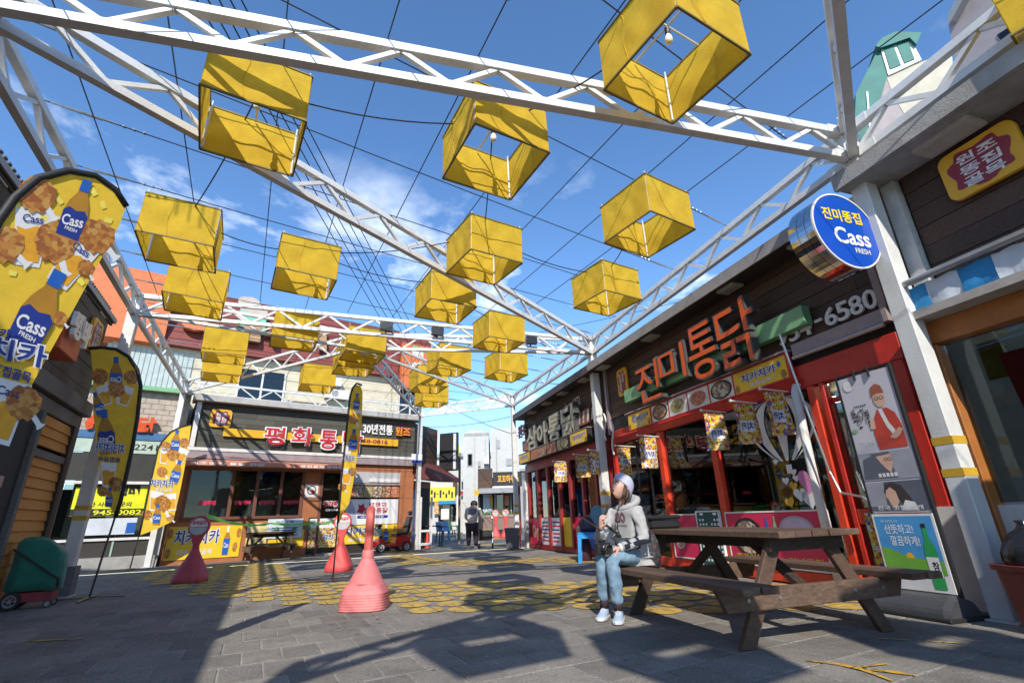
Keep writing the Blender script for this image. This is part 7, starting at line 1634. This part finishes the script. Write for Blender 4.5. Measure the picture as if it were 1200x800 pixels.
# ------------------------------------------------------------------ older person with a walker
op = P(553, 643.5); oz = op.y
ow = thing('person', 'stooped person in dark trousers and grey vest walking away, pushing a shopping walker', 'person', (op.x, op.y, 0))
def oy(px, py, dy=0.0): return atY(px, py, oz + dy)
hipc = oy(553, 614); sh = oy(554.5, 597, .18); hd2 = oy(555.5, 591, .34)
n2 = {'pel': (hipc, .15), 'che': (sh, .15), 'nk': (mid(sh, hd2, .6), .06), 'hd': (hd2, .10)}
e2 = [('pel', 'che'), ('che', 'nk'), ('nk', 'hd')]
for sx, px in ((-1, 549), (1, 558)):
    k = f'{sx}'; n2['h' + k] = (hipc + Vector((sx * .10, 0, -.06)), .10); n2['k' + k] = (oy(px - .3 * sx, 629, .03), .075); n2['a' + k] = (oy(px, 640.5, -.04 * sx), .05); n2['f' + k] = (oy(px, 643, .14 - .04 * sx), .045)
    e2 += [('pel', 'h' + k), ('h' + k, 'k' + k), ('k' + k, 'a' + k), ('a' + k, 'f' + k)]
    n2['s' + k] = (sh + Vector((sx * .20, .02, .0)), .065); n2['e' + k] = (sh + Vector((sx * .26, .16, -.24)), .05); n2['w' + k] = (sh + Vector((sx * .22 + .1, .42, -.36)), .035); n2['p' + k] = (sh + Vector((sx * .21 + .1, .49, -.37)), .04); e2 += [('che', 's' + k), ('s' + k, 'e' + k), ('e' + k, 'w' + k), ('w' + k, 'p' + k)]
vs, fs = skin_eval(n2, e2, 'pel', 2); B().add(vs, fs).done('body', M_skin, ow, smooth=True)
M_trs = mat('dark_plum_trousers', (.022, .014, .022), .9); M_vest = mat('grey_vest', (.14, .14, .16), .9); M_crm = mat('cream_sweater', (.52, .48, .42), .9)
t2 = {k: (v[0], v[1] * 1.25 if not isinstance(v[1], tuple) else v[1]) for k, v in n2.items() if k[0] in 'hka' and k != 'hd' or k == 'pel'}
t2['pel'] = (hipc, .165)
vs, fs = skin_eval(t2, [('pel', 'h-1'), ('h-1', 'k-1'), ('k-1', 'a-1'), ('pel', 'h1'), ('h1', 'k1'), ('k1', 'a1')], 'pel', 2); B().add(vs, fs).done('trousers', M_trs, ow, smooth=True)
vs, fs = skin_eval({'a': (hipc + Vector((0, .02, .03)), .175), 'b': (mid(hipc, sh, .45), .18), 'c': (sh, .165), **{k: (n2[k][0], n2[k][1] * 1.3) for k in ('s-1', 'e-1', 'w-1', 's1', 'e1', 'w1')}}, [('a', 'b'), ('b', 'c'), ('c', 's-1'), ('s-1', 'e-1'), ('e-1', 'w-1'), ('c', 's1'), ('s1', 'e1'), ('e1', 'w1')], 'a', 2); B().add(vs, fs).done('sweater', M_crm, ow, smooth=True)
vs, fs = skin_eval({'b': (mid(hipc, sh, .42), .195), 'm': (mid(hipc, sh, .75), .195), 'c': (sh + Vector((0, .02, .02)), .175)}, [('b', 'm'), ('m', 'c')], 'b', 2); B().add(vs, fs).done('vest', M_vest, ow, smooth=True)
bb = B(); bb.lathe([(0, -.10), (.09, -.08), (.125, 0), (.11, .08), (.05, .12), (0, .13)], hd2 + Vector((0, .0, .01)), 16); bb.done('hair', M_black, ow, smooth=True)
for sx in (-1, 1): p = n2[f'f{sx}'][0]; B().rings([[Vector((p.x + c * .055, p.y + y, z)) for c, z in ((-1, .005), (1, .005), (.8, h_), (-.8, h_))] for y, h_ in ((-.20, .10), (-.05, .12), (.06, .08), (.13, .05))]).done('shoe', M_sole if sx > 0 else M_grey, ow, smooth=False)
wk = thing('walker', 'shopping walker with a dark basket pushed by the stooped person', 'walker', (op.x + .35, op.y + .5, 0))
wx, wy = op.x + .44, op.y + .30
for sx in (-.22, .22):
    B().tube([(wx + sx, wy + .12, .08), (wx + sx, wy + .02, .5), (wx + sx, wy - .06, .92), (wx + sx, wy - .18, .95)], .018, 6).done('side_tube', M_steel, wk); B().tube([(wx + sx, wy - .22, .08), (wx + sx, wy + .02, .5)], .016, 6).done('rear_leg', M_steel, wk)
    for dy in (.12, -.22): wheel(wk, FR((wx + sx, wy + dy), 0 - 90 if False else 90 - 90), 0, .085, 0, .085, .04)
B().box(wx - .2, wx + .2, wy - .1, wy + .16, .24, .56).done('basket', M_black, wk); B().box(wx - .19, wx + .19, wy - .08, wy + .14, .525, .60).done('bundle', mat('tan_bundle', (.3, .2, .13), .8), wk)
# ================================================================== FAR LANE
FF = FR((-2.0, 31.0), 88); FG = FR((-3.0, 36.0), 88); FH = FR((-5.5, 40.0), 80)
def rect(F, nm, m, par, pl, pt, pr, pb, n0, n1):
    x0, y1 = F.at(pl, pt, n1); x1, y0 = F.at(pr, pb, n1); y0 = max(0.0, y0) if pb > 560 else y0
    return B(F.M).box(x0, x1, y0, y1, n0, n1).done(nm, m, par)
M_fw = mat('far_white_wall', (.50, .50, .48), .85, var=.08, dirt=.35, dirtcol=(.4, .38, .34))
wbg = thing('white_block', 'blank white rendered block rising over the far lane', 'building', FG.w(2, 0, -4))
rect(FG, 'wall', M_fw, wbg, 543, 507, 574.5, 640, -6, 0); rect(FG, 'wall', M_fw, wbg, 575, 502, 612, 640, -6, -.4); rect(FG, 'wall', M_fw, wbg, 549, 504.5, 566, 507.5, -3, -.3)
w_ = rect(FG, 'window', M_grey, wbg, 547.5, 531, 554, 546, .0, .05); rect(FG, 'pane', M_glassd, w_, 548.5, 532, 553, 545, .051, .06); rect(FG, 'window', M_grey, wbg, 593, 537, 600, 545, -.39, -.33)
fsx = thing('brown_far_shop', 'low brown shop across the far lane with yellow letters on a black board', 'shop', FF.w(1, 0, -2))
rect(FF, 'wall', M_dark, fsx, 560, 560, 612, 640, -4, -.5)
for i in range(5):
    y = 549 + i * 5; rect(FF, 'plank', random.choice(WD), fsx, 560, y, 577, y + 4.6, -.2, .02 + .01 * (i % 2))
sgn = rect(FF, 'sign_board', M_black, fsx, 577.5, 553, 612, 569, -.2, .10); fit('꼬꼬하우스', 'lettering', M_yelsign, sgn, FF, 583, 608, 556, 565, .11, .03)
rect(FF, 'canopy', M_grey, fsx, 561, 572, 606, 576.5, -.3, .9); rect(FF, 'white_rail', M_plate, fsx, 577, 569.5, 606, 571.5, -.1, .2)
rect(FF, 'door_frame', M_grey, fsx, 579, 577, 582, 606, -.45, -.35); rect(FF, 'door_frame', M_grey, fsx, 598, 577, 600, 606, -.45, -.35); rect(FF, 'window_pane', M_glassd, fsx, 582.2, 578, 590, 600, -.44, -.42)
rect(FF, 'pale_door', M_aww, fsx, 566, 579, 577, 605, -.45, -.3); rect(FF, 'yellow_notice', M_yelsign, fsx, 574, 581, 577.4, 594, -.29, -.27); rect(FF, 'orange_notice', M_yelsign, fsx, 555.5, 574, 561, 580, .0, .05)
pw = thing('planter_wall', 'low brown tiled planter wall in front of the far brown shop', 'wall', FF.w(1, 0, 2)); rect(FR((-2, 29), 88), 'wall', mat('brown_tile', (.22, .14, .11), .7), pw, 566, 605, 604, 619.5, -.6, 0); rect(FR((-2, 29), 88), 'coping', mat('brown_coping', (.28, .2, .16), .7), pw, 565, 603.4, 604, 605, -.62, .04)
for k in range(9):
    px = 567 + k * 3.8; g = FR((-2, 29), 88); x, y = g.at(px, 603, -.3); bb = B(g.M); rr = random.Random(k)
    for q_ in range(40):
        a = rr.uniform(0, 6.28); r = .09; cx, cy_, cn = x + rr.gauss(0, .12), y + abs(rr.gauss(0, .14)), -.3 + rr.gauss(0, .1)
        bb.add([(cx, cy_, cn), (cx + r * math.cos(a), cy_ + r * math.sin(a), cn + .03), (cx + r * .3 * math.cos(a + 1.2), cy_ + r * .9 * math.sin(a + 1.2), cn)], [(0, 1, 2)])
    bb.done('planter_shrub', mat('shrub_leaf', (.05, .11, .03), .7, var=.3), None, loc=g.w(x, y, -.3), label='small leafy shrub in the far brown planter, %s from the left' % ORD[k + 1], cat='plant', group='shrubs in the far planter')
lw = thing('white_far_shop', 'white fronted shop at the left of the far lane under a yellow sign', 'shop', FH.w(0, 0, -2))
rect(FH, 'wall', M_fw, lw, 500, 545, 552, 640, -5, -.3); rect(FH, 'upper_wall', M_fw, lw, 520, 535, 540, 547, -4, -.5)
ys = rect(FH, 'yellow_sign', mat('lemon_sign', (.72, .60, .04), .5), lw, 503, 571, 533, 587, -.3, .1)
for k in range(8): rect(FH, 'dark_mark', M_black, ys, 505 + k * 3.4, 574 + (k % 3) * 2, 507 + k * 3.4, 579 + (k % 2) * 4, .101, .11)
rect(FH, 'brown_panel', M_wood_d, lw, 531, 565, 536, 578, -.2, .0); gp = rect(FH, 'grey_board', mat('silver_board', (.45, .45, .46), .5), lw, 539, 562, 553, 575, -.2, .1)
for k in range(3): rect(FH, 'scribble', M_black, gp, 541 + k * 4, 564, 543 + k * 4, 573, .101, .12)
rect(FH, 'shop_window', M_glassd, lw, 514, 590, 534, 610, -.28, -.2); rect(FH, 'shop_window', M_grey, lw, 546, 580, 550, 606, -.28, -.2); rect(FH, 'white_post', M_plate, lw, 535, 580, 538, 615, -.3, .2); rect(FH, 'poster', M_flagprint, lw, 509, 588, 514, 602, .0, .05); rect(FH, 'white_goods', M_plate, lw, 517, 596, 526, 608, .1, .5)
ysn = thing('pole_sign', 'small yellow sign with black characters on a tall rusty pole in the far lane', 'sign', P(538, 637)); Y_ = P(538, 637).y; FP = FR((P(538, 637).x, Y_), 88)
B().tube([FP.w(0, 0, 0), FP.w(0, zat(P(538, 637).x, Y_, 530), 0)], .05, 8).done('pole', mat('rusty_pole', (.22, .16, .11), .8), ysn); p_ = rect(FP, 'panel', mat('lemon_sign', (.72, .60, .04), .5), ysn, 528.5, 520, 538, 533.5, -.06, .06); fit('공영', 'lettering', M_black, p_, FP, 529.5, 537, 523, 531, .066, .03)
# small fittings on the far fronts
for k in range(3):
    rect(FG, 'drain_pipe', M_grey, wbg, 556 + k * 13, 512, 556.6 + k * 13, 600, .0 if k < 2 else -.4, .1 if k < 2 else -.3)
rect(FG, 'stain_band', mat('rain_stain', (.34, .33, .31), .9, var=.3, stretch=(1, 1, .1)), wbg, 543.2, 507.5, 574, 510, .0, .02); rect(FG, 'meter_box', M_grey, wbg, 560, 540, 563, 546, .0, .15); rect(FG, 'air_conditioner', M_plate, wbg, 567, 536, 573, 543, .0, .4); rect(FG, 'window', M_grey, wbg, 582, 515, 586, 525, -.39, -.33)
for k in range(6): rect(FF, 'shop_goods', random.choice((M_redprint, M_blue, M_plate, M_yelsign, M_green)), fsx, 583 + k * 2.4, 597 + (k % 2) * 2, 585 + k * 2.4, 604, -.3, -.1)
rect(FF, 'menu_poster', M_food3, fsx, 591, 580, 597, 592, -.41, -.39); rect(FH, 'menu_poster', M_food1, lw, 515, 592, 519, 600, .0, .04); rect(FH, 'lit_sign', M_redprint, lw, 540, 577, 545, 580, .0, .1); rect(FH, 'awning', M_awb, lw, 514, 586.5, 534, 590, -.2, .8)
# plastic chairs and a dark table at the corner
M_chb = mat('mid_blue_plastic', (.03, .10, .30), .4)
def chair(px, py, az, lab, m):
    g = P(px, py); F = FR((g.x, g.y), az); t = thing('plastic_chair', lab, 'chair', g, 'plastic chairs at the corner')
    B(F.M).box(-.22, .22, .42, .45, -.22, .22).done('seat', m, t, bevel=.01); B(F.M).hexa([(-.22, .45, -.22), (.22, .45, -.22), (.22, .45, -.19), (-.22, .45, -.19), (-.2, .85, -.30), (.2, .85, -.30), (.2, .85, -.27), (-.2, .85, -.27)]).done('backrest', m, t)
    for sx in (-1, 1):
        for sn in (-1, 1): B(F.M).bar((sx * .2, .42, sn * .19), (sx * .24, 0, sn * .23), .045).done('leg', m, t)
        B(F.M).bar((sx * .23, .64, -.22), (sx * .23, .62, .18), .04).done('armrest', m, t)
chair(519, 634, 30, 'blue plastic chair under the maroon awning, left of the two', M_chb); chair(526, 632, -60, 'blue plastic chair under the maroon awning, right of the two', M_chb); chair(533, 632, 10, 'dull green plastic chair beside the rusty pole', mat('dull_green_plastic', (.06, .16, .10), .5))
g = P(507, 640); t = thing('dark_table', 'small dark table with thin legs under the maroon awning', 'table', g); B().box(g.x - .35, g.x + .35, g.y - .3, g.y + .3, .70, .74).done('table_top', M_black, t)
for sx in (-.3, .3):
    for sy in (-.25, .25): B().bar((g.x + sx, g.y + sy, 0), (g.x + sx, g.y + sy, .70), .04).done('leg', M_black, t)
g = P(506, 641); B().lathe([(.0, 0), (.10, 0), (.10, .04), (.055, .08), (.04, .5), (.0, .52)], (g.x - .1, g.y - .4, 0), 14).done('traffic_bollard', M_redor, None, smooth=True, loc=(g.x - .1, g.y - .4, 0), label='small red plastic bollard at the foot of the dark table', cat='bollard')
# houses closing the view beyond
hs = thing('far_house', 'pale far house closing the lane behind the white fronted shop', 'house', (-12, 60, 0)); B().box(-22, -2, 55, 60, 0, 7.5).done('wall', M_fw, hs); B().box(-22.3, -1.7, 54.6, 60.3, 7.5, 7.9).done('roof', M_grey, hs)
hs2 = thing('far_house', 'grey far house beyond the brown shop, hidden but for its wall', 'house', (6, 58, 0)); B().box(-1.5, 16, 52, 58, 0, 5.5).done('wall', M_mauvew, hs2); B().box(-1.8, 16.3, 51.7, 58.3, 5.5, 5.8).done('roof', M_grey, hs2)

bpy.data.scenes.remove(_tmp)
